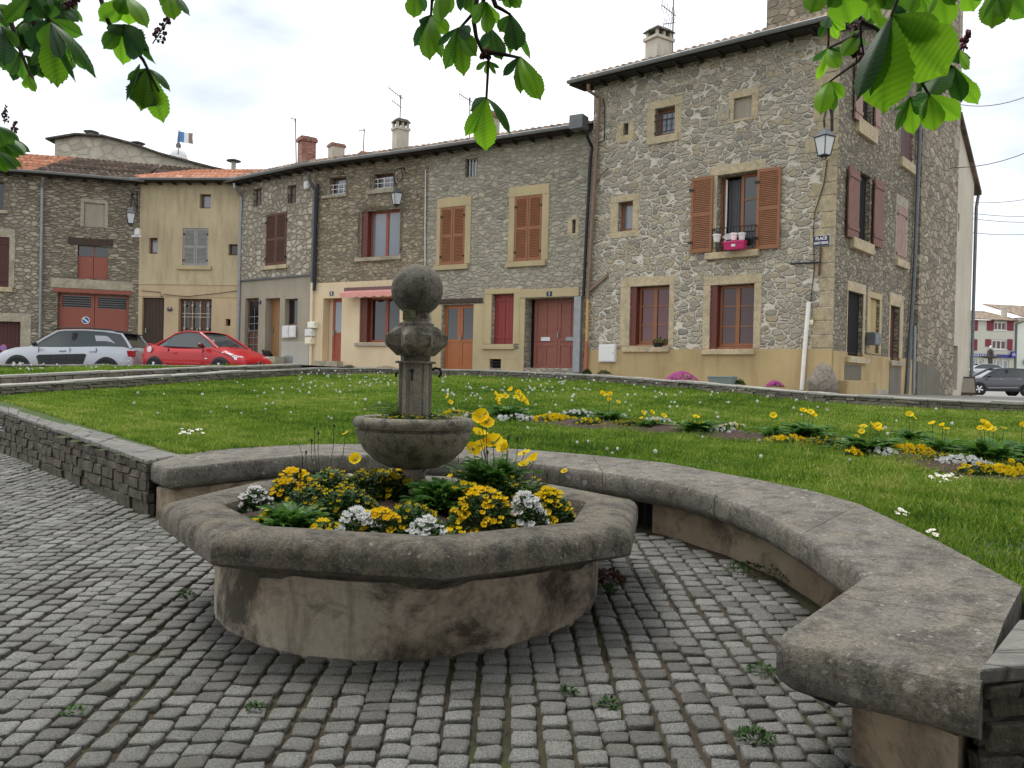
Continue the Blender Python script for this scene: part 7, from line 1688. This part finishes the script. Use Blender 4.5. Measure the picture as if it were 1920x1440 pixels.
# plants in the bowl
o = thing('bowl_plants', 'low weedy plants and tiny violas growing in the stone bowl', 'plants', (FC.x+AX[0], FC.y, 1.325)); foliage('foliage', .27, .05, 520, M_FOL, (.026, .008), o)
mb = MB(); tt = []
for i in range(70):
    a = random.uniform(0, 6.28); rr = .27*math.sqrt(random.random()); me = random.choice(PM['viola']); M = Matrix.Translation((rr*math.cos(a), rr*math.sin(a), random.uniform(.02, .045)))@Matrix.Rotation(random.uniform(.2, 1.3), 4, 'X')@Matrix.Scale(.6, 4); oo = len(mb.v); mb.v += [tuple(M@v.co) for v in me.vertices]; mb.f += [tuple(j+oo for j in p_.vertices) for p_ in me.polygons]; tt += [d.value for d in me.attributes['tint'].data]
q = bpy.data.objects.new('blossoms', tintmesh('blossoms', mb, tt, PET['viola'])); link(q, o); q['kind'] = 'stuff'
mb = MB()
for k in range(9): a = random.uniform(2.2, 3.6); mb.tube([(-.08, -.05, .01), (-.16+.02*k*.4, -.1, .05+.008*k), (-.09+.3*math.cos(a)*.8, -.16+random.gauss(0, .04), .06+random.random()*.07)], [.004, .003, .001], 4)
obj('stalk', mb, M_STEM, o)
# ---- flower bed in the lawn
bed_px = [(835, 778), (930, 787), (1040, 791), (1150, 797), (1260, 803), (1380, 814), (1480, 828), (1580, 838), (1680, 855), (1780, 873), (1880, 892), (1960, 905)]
mb = MB()
for i, (px, py) in enumerate(bed_px):
    a, c_ = LW(px, py+9+.008*(px-835)), LW(px, py-7-.005*(px-835)); e = random.uniform(-.08, .08)
    for t in (0, .5, 1): q = a.lerp(c_, t); mb.v.append((q.x, q.y+e, zl(q.x, q.y)+(.012 if t != .5 else .05)))
for i in range(len(bed_px)-1):
    for j in range(2): mb.f.append((i*3+j, (i+1)*3+j, (i+1)*3+j+1, i*3+j+1))
tag(obj('flower_bed', mb, M_SOIL, smooth='all'), kind='structure')
GL = 'bedding clumps in the lawn flower bed'
bedc = [(855, 780, .20, 'yellow', 26, 'yellow clump at the left end of the lawn bed'), (893, 786, .22, 'white+viola', 26, 'dark and white clump second from the left end of the lawn bed'), (968, 790, .32, 'white', 60, 'wide white clump left of the round yellow one in the lawn bed'), (1038, 790, .34, 'yellow', 90, 'dense round yellow clump in the left part of the lawn bed'), (1085, 780, .26, 'white', 34, 'white clump behind the dark violas right of the yellow clump'), (1105, 797, .26, 'viola+yellow', 34, 'yellow and dark clump right of the round yellow one'), (1180, 800, .30, 'viola', 44, 'dark viola clump below the second poppy group'), (1232, 796, .22, 'white', 26, 'small white clump in the middle of the lawn bed'), (1292, 803, .26, 'yellow+viola', 28, 'yellow clump in the middle of the lawn bed'), (1345, 812, .26, 'white+viola', 36, 'white speckled clump right of the middle of the lawn bed'), (1375, 806, .20, 'white+yellow', 22, 'white and yellow clump behind the speckled one'),
 (1478, 832, .26, 'orange', 30, 'small golden clump before the dark viola mat'), (1545, 836, .34, 'viola', 60, 'wide dark viola mat in the right half of the lawn bed'), (1600, 858, .10, 'orange', 8, 'few golden flowers fallen in front of the bed'), (1655, 856, .20, 'white', 34, 'white clump left of the golden one on the right half'), (1705, 852, .30, 'orange', 60, 'large golden clump right of the small white clump'), (1760, 868, .26, 'viola', 40, 'brown dark viola mat left of the big white mound'), (1800, 874, .27, 'white', 80, 'big white mound near the right end of the lawn bed'), (1842, 890, .24, 'viola+yellow', 40, 'yellow flecked dark clump right of the big white mound'), (1892, 894, .27, 'yellow', 60, 'bright yellow clump at the right end of the lawn bed'), (1925, 880, .25, 'yellow+viola', 30, 'yellow clump cut by the right edge of the photo')]
for px, py, r, k, n, lb in bedc:
    p = LW(px, py); sc_ = p.y/1553; clump('pansy_clump', lb, p+Vector((0, 0, -.01)), r*1.05, .075, k, int(n*1.35), 'flowers', GL, True, fsc=1.05)
GL2 = 'poppies in the lawn flower bed'
def lp(px, py): return LW(px, py)
poppy('large group of yellow poppies at the left part of the lawn bed', lp(950, 785), .36, .2, 34, [(928, 740, .8), (938, 744, .8), (948, 744, .8), (959, 732, .9), (972, 738, .9), (978, 744, .8), (968, 745, .8), (984, 752, .8), (933, 750, .7), (935, 758, .7), (975, 752, .8), (987, 757, .6)], [], GL2, rise=1)
poppy('two small orange poppies at the left tip of the lawn bed', lp(842, 778), .2, .12, 10, [(840, 745, .6), (844, 755, .7)], [], GL2, rise=1)
poppy('three yellow poppies on tall stems near the middle of the lawn', lp(1140, 792), .30, .18, 26, [(1129, 740, .9), (1144, 741, .8), (1143, 750, .6), (1160, 754, .5)], [], GL2, rise=1)
poppy('small scattered yellow poppies right of the tall stemmed three', lp(1215, 803), .25, .15, 16, [(1205, 775, .6), (1223, 773, .65), (1230, 789, .5), (1245, 780, .75), (1203, 785, .5)], [], GL2, rise=1)
poppy('lone yellow poppy above dark leaves in the middle of the bed', lp(1310, 812), .32, .2, 28, [(1305, 782, .8), (1322, 796, .5)], [], GL2, rise=1)
poppy('single upright yellow poppy left of the bright three', lp(1445, 822), .25, .17, 18, [(1450, 779, .8)], [], GL2, rise=1)
poppy('three bright yellow poppies over ferny leaves right of the single one', lp(1512, 822), .36, .22, 34, [(1506, 771, .7), (1520, 773, .8), (1525, 779, .7), (1500, 813, .5)], [], GL2, rise=1)
poppy('five golden poppies clustered in the right half of the lawn bed', lp(1625, 850), .34, .2, 32, [(1619, 800, .7), (1633, 796, .6), (1646, 799, .8), (1616, 809, .6), (1651, 807, .6), (1640, 803, .6), (1605, 820, .5)], [], GL2, rise=1)
poppy('pair of orange poppies standing behind the golden clump', lp(1708, 828), .28, .16, 18, [(1705, 778, .75), (1714, 783, .6)], [], GL2, rise=1)
poppy('three yellow poppies seen side on above the big white mound', lp(1765, 848), .28, .18, 20, [(1748, 795, .65, .1), (1767, 799, .65, .1), (1774, 805, .6, .1)], [], GL2, rise=1)
poppy('four yellow poppies near the right end of the lawn bed', lp(1855, 865), .36, .24, 34, [(1845, 794, .75), (1853, 802, .75), (1862, 806, .6), (1882, 803, .6, .1), (1838, 803, .6)], [], GL2, rise=1)
poppy('yellow poppy cut by the right edge of the photo', lp(1915, 860), .3, .2, 20, [(1917, 798, .6), (1925, 800, .7)], [], GL2, rise=1)
# ---- plants along the houses
def mound(name, label, p, rx_, hgt, fol, flower=None, nf=0, cat='plant'):
    o = thing(name, label, cat, p); q = foliage('foliage', 1.0, 1.0, int(300+900*rx_), fol, (.06/rx_*.7, .025/rx_*.7), o); q.scale = (rx_, rx_*.45, hgt)
    if flower:
        mb = MB(); tt = []
        for i in range(nf):
            a = random.uniform(0, 6.28); rr = math.sqrt(random.random()); x, y, z = rx_*rr*math.cos(a), rx_*.45*rr*math.sin(a), hgt*(1-rr*rr)*.95+.03; n = Vector((x, y-.4, .5)).normalized(); s_ = n.orthogonal().normalized(); t_ = n.cross(s_); c = Vector((x, y, z)); r = random.uniform(.018, .03)
            oo = len(mb.v); mb.v.append(tuple(c)); tt.append(0)
            for k in range(5): an = 2*math.pi*k/5; mb.v.append(tuple(c+(s_*math.cos(an)+t_*math.sin(an))*r+n*.004)); tt.append(random.uniform(.5, 1))
            mb.f += [(oo, oo+1+k, oo+1+(k+1) % 5) for k in range(5)]
        q = bpy.data.objects.new('blossoms', tintmesh('blossoms', mb, tt, PET[flower])); link(q, o); q['kind'] = 'stuff'
    return o
mound('phlox', 'wide mound of pink phlox at the foot of the corner house', at(1278, 717, 21.4), .46, .26, M_FOL, 'pink', 420, 'flowers')
mound('phlox', 'small fading pink phlox cushion left of the cable duct', at(1453, 726, 20.4), .22, .13, M_FOL, 'pink', 110, 'flowers')
mound('shrub', 'small dark green tuft under the white meter box', at(1133, 702, 23.9), .2, .14, M_FOL)
mound('shrub', 'tiny green weed at the foot of the coloured drainpipe', at(1101, 702, 24.0), .12, .16, M_FOL)
mound('shrub', 'dark green tuft beside the grey green planter', at(1385, 722, 20.8), .16, .16, M_FOL)
mound('shrub', 'low green weeds on the pavement left of the awning house door', at(562, 688, 29.5), .4, .1, M_FOL)
mound('shrub', 'low green weeds below the awning', at(725, 692, 27.8), .4, .12, M_FOL)
mound('shrub', 'tiny weed by the door step of the awning house', at(655, 689, 28.8), .2, .1, M_FOL)
x, z = BIG.f.loc(1233, 651, -.05); o = thing('potted_plant', 'small dark pot with a leafy plant on the left ground floor window sill', 'pot plant', BIG.f.world(x, -.03, z), BIG.f.rz()); obj('pot_body', MB().lathe([(.11, 0), (.15, .12), (.14, .12), (.1, .1)], 14, cap=False), BLACKP, o, smooth=40); q = foliage('foliage', .2, .16, 160, M_FOLB, (.06, .022), o); q.location = (.06, 0, .12)
# ---- weeds in the paving
def weed(label, px, py, r, n, m=M_FOL, hgt=.05):
    p = PV(px, py); o = thing('weed', label, 'weed', p); foliage('foliage', r, hgt*.8, int(n*1.8), m, (.024, .007), o)
M_REDW = leafmat('red_weed', [(0, (.05, .02, .01)), (1, (.16, .06, .03))], .2)
weed('reddish brown weed at the right foot of the fountain', 1142, 1090, .10, 160, M_REDW, .10); weed('yellow green weed just behind the reddish one by the fountain', 1132, 1108, .08, 70)
weed('spreading weeds on the setts by the curved bench', 1440, 1072, .26, 190); weed('weeds close under the bench, furthest of the green patches', 1478, 1052, .16, 120); weed('dark leafy weed against the bench wall', 1470, 1032, .10, 120, M_FOL, .14)
weed('weed in the joints in front of the near bench end', 1416, 1385, .07, 60); weed('weed in the joints straight below the near bench end corner', 1428, 1262, .07, 45); weed('small weed between setts left of the near bench end', 1068, 1300, .03, 22); weed('weed in the paving right of the small one', 1142, 1325, .04, 30)
weed('grass tuft in front of the fountain base', 838, 1222, .05, 36); weed('weed left of the fountain base', 350, 1118, .04, 30); weed('weedy joint near the bottom left of the paving', 138, 1335, .03, 16, M_FOLB, .03); weed('weed in the lower middle of the paving', 480, 1330, .03, 16); weed('trailing weeds along the foot of the left retaining wall', 205, 910, .30, 170, M_FOL, .05); weed('weeds at the far left foot of the retaining wall', 90, 878, .25, 120, M_FOL, .05)
# ================================================================== chestnut branches overhead
M_CHEST = leafmat('chestnut_leaf', [(0, (.022, .075, .026)), (.45, (.10, .26, .020)), (1, (.28, .58, .022))], .58, .42, .4)
M_TWIG = paint('chestnut_twig', (.035, .026, .020, 1), .8, .2)
M_PANI = leafmat('chestnut_flower', [(0, (.05, .012, .016)), (1, (.22, .06, .07))], .2)
def leaflet(mb, tint, B, T, w_, roll, droop, base_t):
    ax = T-B; L = ax.length; a = ax.normalized(); view = (EYE-B).normalized(); s_ = a.cross(view).normalized(); s_ = (Matrix.Rotation(roll, 3, a)@s_); n = s_.cross(a).normalized()
    if n.dot(view) < 0: n = -n
    m_, k = 31, 6; o = len(mb.v)
    for i in range(m_):
        t = i/(m_-1); wd = w_*.5*(math.sin(math.pi*min(1, t**1.25*.93+.02))**.8)*(1.12 if t > .5 else 1)*(1-.0*t); 
        if t > .86: wd *= (1-t)/.14*.9+.1
        c = B+a*(L*t)+n*(droop*L*math.sin(math.pi*t)*.5)
        ser = 1+.045*(1 if i % 2 else -1)
        for j in range(-k//2, k//2+1):
            u = j/(k/2); x = wd*u*(ser if abs(u) == 1 else 1); z = abs(u)*wd*.26+w_*.020*math.cos(math.pi*(i-abs(j)*.9))
            mb.v.append(tuple(c+s_*x+n*(-z))); tint.append(max(0, min(1, base_t+(-.22 if j == 0 else 0)+.10*math.cos(math.pi*(i-abs(j)*.9))-.04*abs(u))))
    wn2 = k+1
    for i in range(m_-1):
        for j in range(k): mb.f.append((o+i*wn2+j, o+i*wn2+j+1, o+(i+1)*wn2+j+1, o+(i+1)*wn2+j))
def branch(name, label, leaves, twigs, panicles, twr=.006, anchor=None, tree=None):
    p0 = at(*twigs[0][0]); o = thing(name, label, 'tree' if tree else 'tree branch', p0)
    for tw in twigs:
        pts = [at(*p)-p0 for p in tw]; obj('twig', MB().tube(pts, [twr*(1.25-.7*i/(len(pts)-1)) for i in range(len(pts))], 7), M_TWIG, o, smooth=50)
    for bx, by, d, tips in leaves:
        mb = MB(); tint = []; B = at(bx, by, d); lt = random.uniform(.35, .8)
        for tp_ in tips:
            tx, ty, w_ = tp_[:3]; dd = random.uniform(-.10, .10)*d*.25; T = at(tx, ty, d+dd); wm = px2m(w_, d); tt = tp_[3] if len(tp_) > 3 else lt+random.gauss(0, .12)
            leaflet(mb, tint, B, T, wm*1.12, random.gauss(0, .35), random.uniform(.05, .3), tt)
        mb.v = [tuple(Vector(v)-p0) for v in mb.v]
        q = bpy.data.objects.new('leaf', tintmesh('leaf', mb, tint, M_CHEST)); link(q, o)
    for x0, y0, x1, y1, d, r in panicles:
        mb = MB(); tint = []; a, c_ = at(x0, y0, d), at(x1, y1, d)
        st = MB().tube([a-p0, c_-p0], .0022, 5)
        for i in range(34):
            t = random.uniform(.1, 1); c = a.lerp(c_, t); an = random.uniform(0, 6.28); rr = px2m(r, d)*(1.1-t*.8)*random.uniform(.4, 1); q = c+Vector((rr*math.cos(an), rr*math.sin(an), random.uniform(0, .01))); st.tube([c-p0, q-p0], .0010, 4)
            oo = len(mb.v); mb.ball(q-p0, random.uniform(.0035, .0065), 6, 5, (1, 1, 1.3)); tint += [random.random()]*(len(mb.v)-oo)
        fo = bpy.data.objects.new('flower_panicle', tintmesh('flower_panicle', mb, tint, M_PANI)); link(fo, o); obj('flower_stalk', st, M_TWIG, fo)
    if tree:
        (tx, ty), (cx_, cy_, cz_), (ra, rb_, rc), n = tree; base = Vector((tx, ty, zp(tx, ty)-.1))-p0; cc = Vector((cx_, cy_, cz_))-p0
        obj('trunk', MB().tube([base, base+Vector((.05, .05, 1.6)), base.lerp(cc, .55)+Vector((0, 0, .4)), cc+Vector((0, 0, 1))], [.27, .21, .17, .08], 12), M_BARK, o, smooth=60)
        up = at(*twigs[0][0])-p0; obj('limb', MB().tube([cc+Vector((0, 0, -.3)), cc.lerp(up, .5)+Vector((0, 0, .6)), up], [.07, .04, .012], 8), M_TWIG, o, smooth=60)
        mb = MB(); tint = []  # unseen crown, added behind the camera to block sky light and darken the foreground
        for i in range(n):
            while True:
                q = Vector([random.uniform(-1, 1) for _ in range(3)])
                if .25 < q.length < 1: break
            q = Vector((q.x*ra, q.y*rb_, q.z*rc))+Vector((cx_, cy_, cz_))
            if q.z < 1.5+1.0*max(0, q.y+.9): continue
            c = q-p0; a0 = random.uniform(0, 6.28); tv = random.uniform(.1, .7)
            for k in range(5):
                an = a0+2*math.pi*k/5+random.gauss(0, .2); u = Vector((math.cos(an), math.sin(an), random.uniform(-.9, -.1))).normalized(); s2 = u.cross(Vector((0, 0, 1))).normalized(); L = random.uniform(.22, .34)
                mb.add([c, c+u*L*.6+s2*L*.22, c+u*L, c+u*L*.6-s2*L*.22], [(0, 1, 2, 3)]); tint += [tv]*4
        cr_ = bpy.data.objects.new('crown', tintmesh('crown', mb, tint, M_SHADE_CROWN, False)); link(cr_, o); cr_['kind'] = 'stuff'
    return o
M_SHADE_CROWN = leafmat('chestnut_shade_crown', [(0, (.018, .06, .018)), (1, (.06, .16, .02))], .22, .5, .3)  # darker, less translucent leaves so the unseen crowns cut more light
M_BARK = weathered('chestnut_bark', (.12, .10, .08, 1), (.08, .065, .05, 1), (.02, .017, .014, 1), .3, True, 1.0, 1.0, .6)
DK = .12
d = 2.5
C_ = [(912, 183, d, [(911, 284, 42, .95), (872, 256, 22, .7), (957, 253, 14, .2), (882, 208, 26, DK)]), (858, 52, d, [(870, 144, 28, .75), (834, 131, 24, .45), (894, 106, 26, .6), (820, 86, 11, DK), (882, 66, 22, DK)]),
 (808, 28, d+.1, [(806, 114, 34, .8), (776, 88, 20, DK), (828, 110, 20, .75), (842, 62, 22, .8), (800, 56, 30, DK)]), (958, 28, d, [(969, 96, 34, .25), (956, 104, 14, .8), (995, 112, 11, .4), (936, 60, 22, .35)]), (975, 106, d-.05, [(989, 165, 34, .2), (976, 177, 18, .7), (1014, 188, 32, .9), (943, 143, 14, DK), (1006, 186, 20, .95)]),
 (912, 4, d, [(912, 64, 34, .75), (884, 40, 26, .5), (931, 44, 24, .6)]), (922, 55, d+.05, [(915, 97, 32, .2), (941, 113, 24, .35), (898, 88, 14, DK)]), (778, -22, d+.1, [(776, 34, 28, .7), (797, 22, 18, DK)]), (830, -30, d, [(828, 42, 38, .75), (846, 25, 20, .5)]), (950, -22, d, [(957, 16, 22, .5), (976, 15, 20, .6), (935, 2, 20, .4)]), (862, -25, d, [(864, 22, 12, DK), (850, -4, 20, .5)]), (880, -25, d+.1, [(872, 20, 18, .4), (884, 28, 20, .5)]),
 (913, 114, d, [(892, 131, 9, .6), (911, 139, 8, .6), (930, 140, 7, .5), (937, 128, 6, .3)])]
branch('chestnut_tree', 'chestnut tree with one drooping twig of large leaflets hanging in the top middle', C_, [[(905, -260, d+.1), (900, -40, d), (888, 38, d), (893, 70, d), (905, 97, d), (916, 112, d), (912, 184, d)], [(906, 97, d), (940, 101, d), (974, 108, d-.05)], [(915, -30, d), (905, 5, d), (863, 52, d)], [(915, -30, d), (930, 12, d), (942, 18, d), (958, 28, d)], [(870, -60, d+.05), (810, 0, d+.1), (808, 28, d+.1)]], [(906, 112, 914, 96, d, 12)], .007, tree=((.6, -4.4), (.2, -4.2, 5.6), (4.4, 4.4, 4.8), 4800))
d = 2.9
L_ = [(230, 46, d, [(194, 92, 24, .45), (231, 122, 34, .85), (266, 104, 46, .15), (293, 121, 10, .3), (282, 102, 14, .2), (205, 62, 22, .3)]), (238, -6, d, [(186, 40, 34, .7), (242, 47, 36, .9), (277, 53, 24, .85), (222, 26, 26, .6)]), (276, 128, d, [(268, 203, 50, .15), (238, 150, 16, .3), (264, 209, 28, .8), (307, 231, 36, .8), (320, 172, 12, .3)]), (318, -22, d, [(327, 38, 30, .8), (356, 30, 11, .3), (300, 10, 22, .4)]), (262, 120, d, [(236, 190, 8, .2), (246, 158, 12, .3)]),
 (92, 36, d, [(62, 98, 44, DK), (156, 66, 24, .5), (124, 74, 14, .2), (100, 8, 22, .3)]), (96, 42, d-.1, [(116, 112, 24, .15), (108, 165, 42, .75), (143, 156, 10, .2), (181, 147, 18, .3), (84, 92, 30, .5)]), (60, -14, d, [(24, 14, 24, .3), (55, 42, 32, DK), (88, 36, 26, .25), (6, 44, 22, .5)]), (2, 48, d, [(8, 124, 32, DK), (36, 88, 18, .4), (-20, 90, 20, .2)]), (38, 98, d+.3, [(18, 142, 18, .3), (43, 150, 18, .4), (4, 132, 18, .3)]), (52, 140, d+.3, [(47, 166, 11, .8), (67, 173, 13, .8)]), (128, 74, d+.4, [(160, 132, 16, .3), (178, 146, 14, .5), (140, 112, 12, .3), (118, 124, 14, .4)]), (-14, 10, d, [(36, 36, 24, .6), (12, 46, 22, .4), (-20, 40, 30, .3)])]
for _ in range(34):
    bx, by = random.uniform(-10, 125), random.uniform(-20, 125); L_.append((bx, by, 4.2, [(bx+random.uniform(-26, 34), by+random.uniform(18, 44), random.uniform(9, 15), random.uniform(.1, .6)) for _ in range(5)]))
branch('chestnut_tree', 'chestnut tree whose leafy branch with purple flower panicle hangs in the top left corner', L_, [[(150, -300, d), (183, -20, d), (204, 44, d), (232, 66, d), (268, 112, d), (276, 128, d), (298, 172, d)], [(40, -280, d), (62, -10, d), (92, 38, d), (103, 74, d)], [(-60, 60, d+.2), (30, 24, d), (64, 13, d)], [(60, 20, d+.3), (70, 90, d+.4), (128, 118, d+.4)], [(20, 40, d+.3), (40, 100, d+.3), (60, 148, d+.3)]], [(286, 82, 318, 34, d, 17), (120, 18, 148, 0, d, 14)], .0075, tree=((-7.6, -3.0), (-7.2, -2.6, 5.6), (4.0, 4.4, 4.8), 3800))
d = 4.6
LL = []
for bx, by in ((-6, 236), (2, 262), (-14, 268), (14, 256), (-2, 284)):
    LL.append((bx, by, d+random.uniform(-.2, .2), [(bx+dx, by+dy, w_, t_) for dx, dy, w_, t_ in ((14, 40, 20, .6), (34, 34, 16, .4), (44, 30, 11, .3), (-14, 34, 18, .5), (2, 30, 20, .7))]))
branch('chestnut_branch', 'lower chestnut branch tip with pale flower spires at the far left over the orange roof', LL, [[(-220, 200, d), (-40, 230, d), (2, 252, d), (14, 262, d)]], [(8, 232, 11, 200, d, 8), (26, 250, 29, 228, d, 7)], .009)
d = 1.75
R_ = [(1671, 30, d, [(1658, 214, 82, .95), (1776, 142, 92, .9), (1764, 62, 46, .7), (1606, 190, 34, .1), (1632, 180, 34, .55), (1700, 20, 26, DK)]), (1578, -22, d+.1, [(1594, 44, 60, .85), (1552, 14, 30, .5)]), (1536, -26, d+.1, [(1520, 26, 34, .75), (1545, 12, 24, .5)]), (1555, 34, 2.6, [(1570, 74, 14, .9), (1534, 70, 12, .2), (1586, 55, 14, .8), (1546, 52, 18, .25)]), (1553, 90, 2.6, [(1534, 151, 30, .95), (1573, 128, 24, .9), (1524, 116, 11, .2), (1582, 104, 16, .2)]), (1556, 152, 2.6, [(1538, 216, 28, .95), (1564, 209, 17, .5), (1583, 183, 20, .8), (1546, 172, 16, .25)]), (1613, 66, 2.4, [(1578, 106, 24, .7), (1608, 92, 22, .3), (1598, 60, 16, .3)]),
 (1788, 125, 2.5, [(1803, 192, 28, .25), (1834, 196, 28, .85), (1738, 186, 38, .35), (1718, 172, 36, .15), (1770, 168, 24, .3)]), (1706, 182, 2.3, [(1713, 253, 28, .95), (1680, 246, 14, .4), (1726, 216, 14, .3), (1676, 208, 16, .2)]), (1742, 178, 2.2, [(1752, 246, 36, .9), (1802, 222, 32, .9), (1728, 228, 14, .5), (1710, 192, 20, .2)]), (1800, 94, 2.5, [(1818, 130, 18, .85), (1797, 120, 30, .2), (1772, 104, 22, .3)]), (1766, -26, 2.2, [(1776, 52, 36, .9), (1740, 32, 13, .7), (1790, 10, 20, .5)]), (1812, -30, 2.2, [(1826, 22, 34, .8), (1846, -2, 20, .6)]), (1872, -30, 1.9, [(1860, 54, 42, .75), (1884, 34, 30, .6), (1926, 34, 40, .6), (1842, 36, 12, .4)]), (1640, -30, 1.9, [(1650, 22, 26, .8), (1618, 14, 28, .6), (1684, 12, 34, .35), (1702, 20, 26, .5)]), (1650, 32, 2.3, [(1644, 62, 13, .9), (1668, 46, 11, .9), (1620, 44, 14, .3), (1636, 56, 10, .8)]), (1630, -10, 2.2, [(1600, 40, 14, .2), (1650, 48, 16, .9), (1626, 40, 12, .7)]), (1720, -20, 2.1, [(1706, 26, 22, .7), (1730, 30, 20, .8), (1746, 10, 22, .6)])]
branch('chestnut_tree', 'nearest chestnut tree, one very large bright leaf hanging in the top right', R_, [[(1640, -380, d), (1628, -30, d), (1613, 28, 2.2), (1614, 70, 2.3), (1621, 112, 2.4)], [(1710, -200, d), (1690, -20, d), (1671, 30, d)], [(1618, 108, 2.4), (1590, 128, 2.5), (1557, 152, 2.6)], [(1613, 40, 2.2), (1640, 52, 2.2), (1690, 90, 2.2), (1742, 178, 2.2), (1706, 182, 2.3)], [(1690, 90, 2.2), (1740, 110, 2.4), (1788, 125, 2.5)], [(1614, 60, 2.3), (1585, 75, 2.5), (1553, 90, 2.6), (1555, 34, 2.6)], [(1870, -300, 1.9), (1872, -30, 1.9)], [(1770, -280, 2.2), (1766, -26, 2.2)]], [(1606, 120, 1604, 52, 2.4, 13), (1806, 96, 1816, 62, 2.5, 12), (1600, 110, 1612, 78, 2.4, 10)], .005, tree=((7.2, -3.0), (7.0, -2.8, 5.6), (4.0, 4.4, 4.8), 3800))
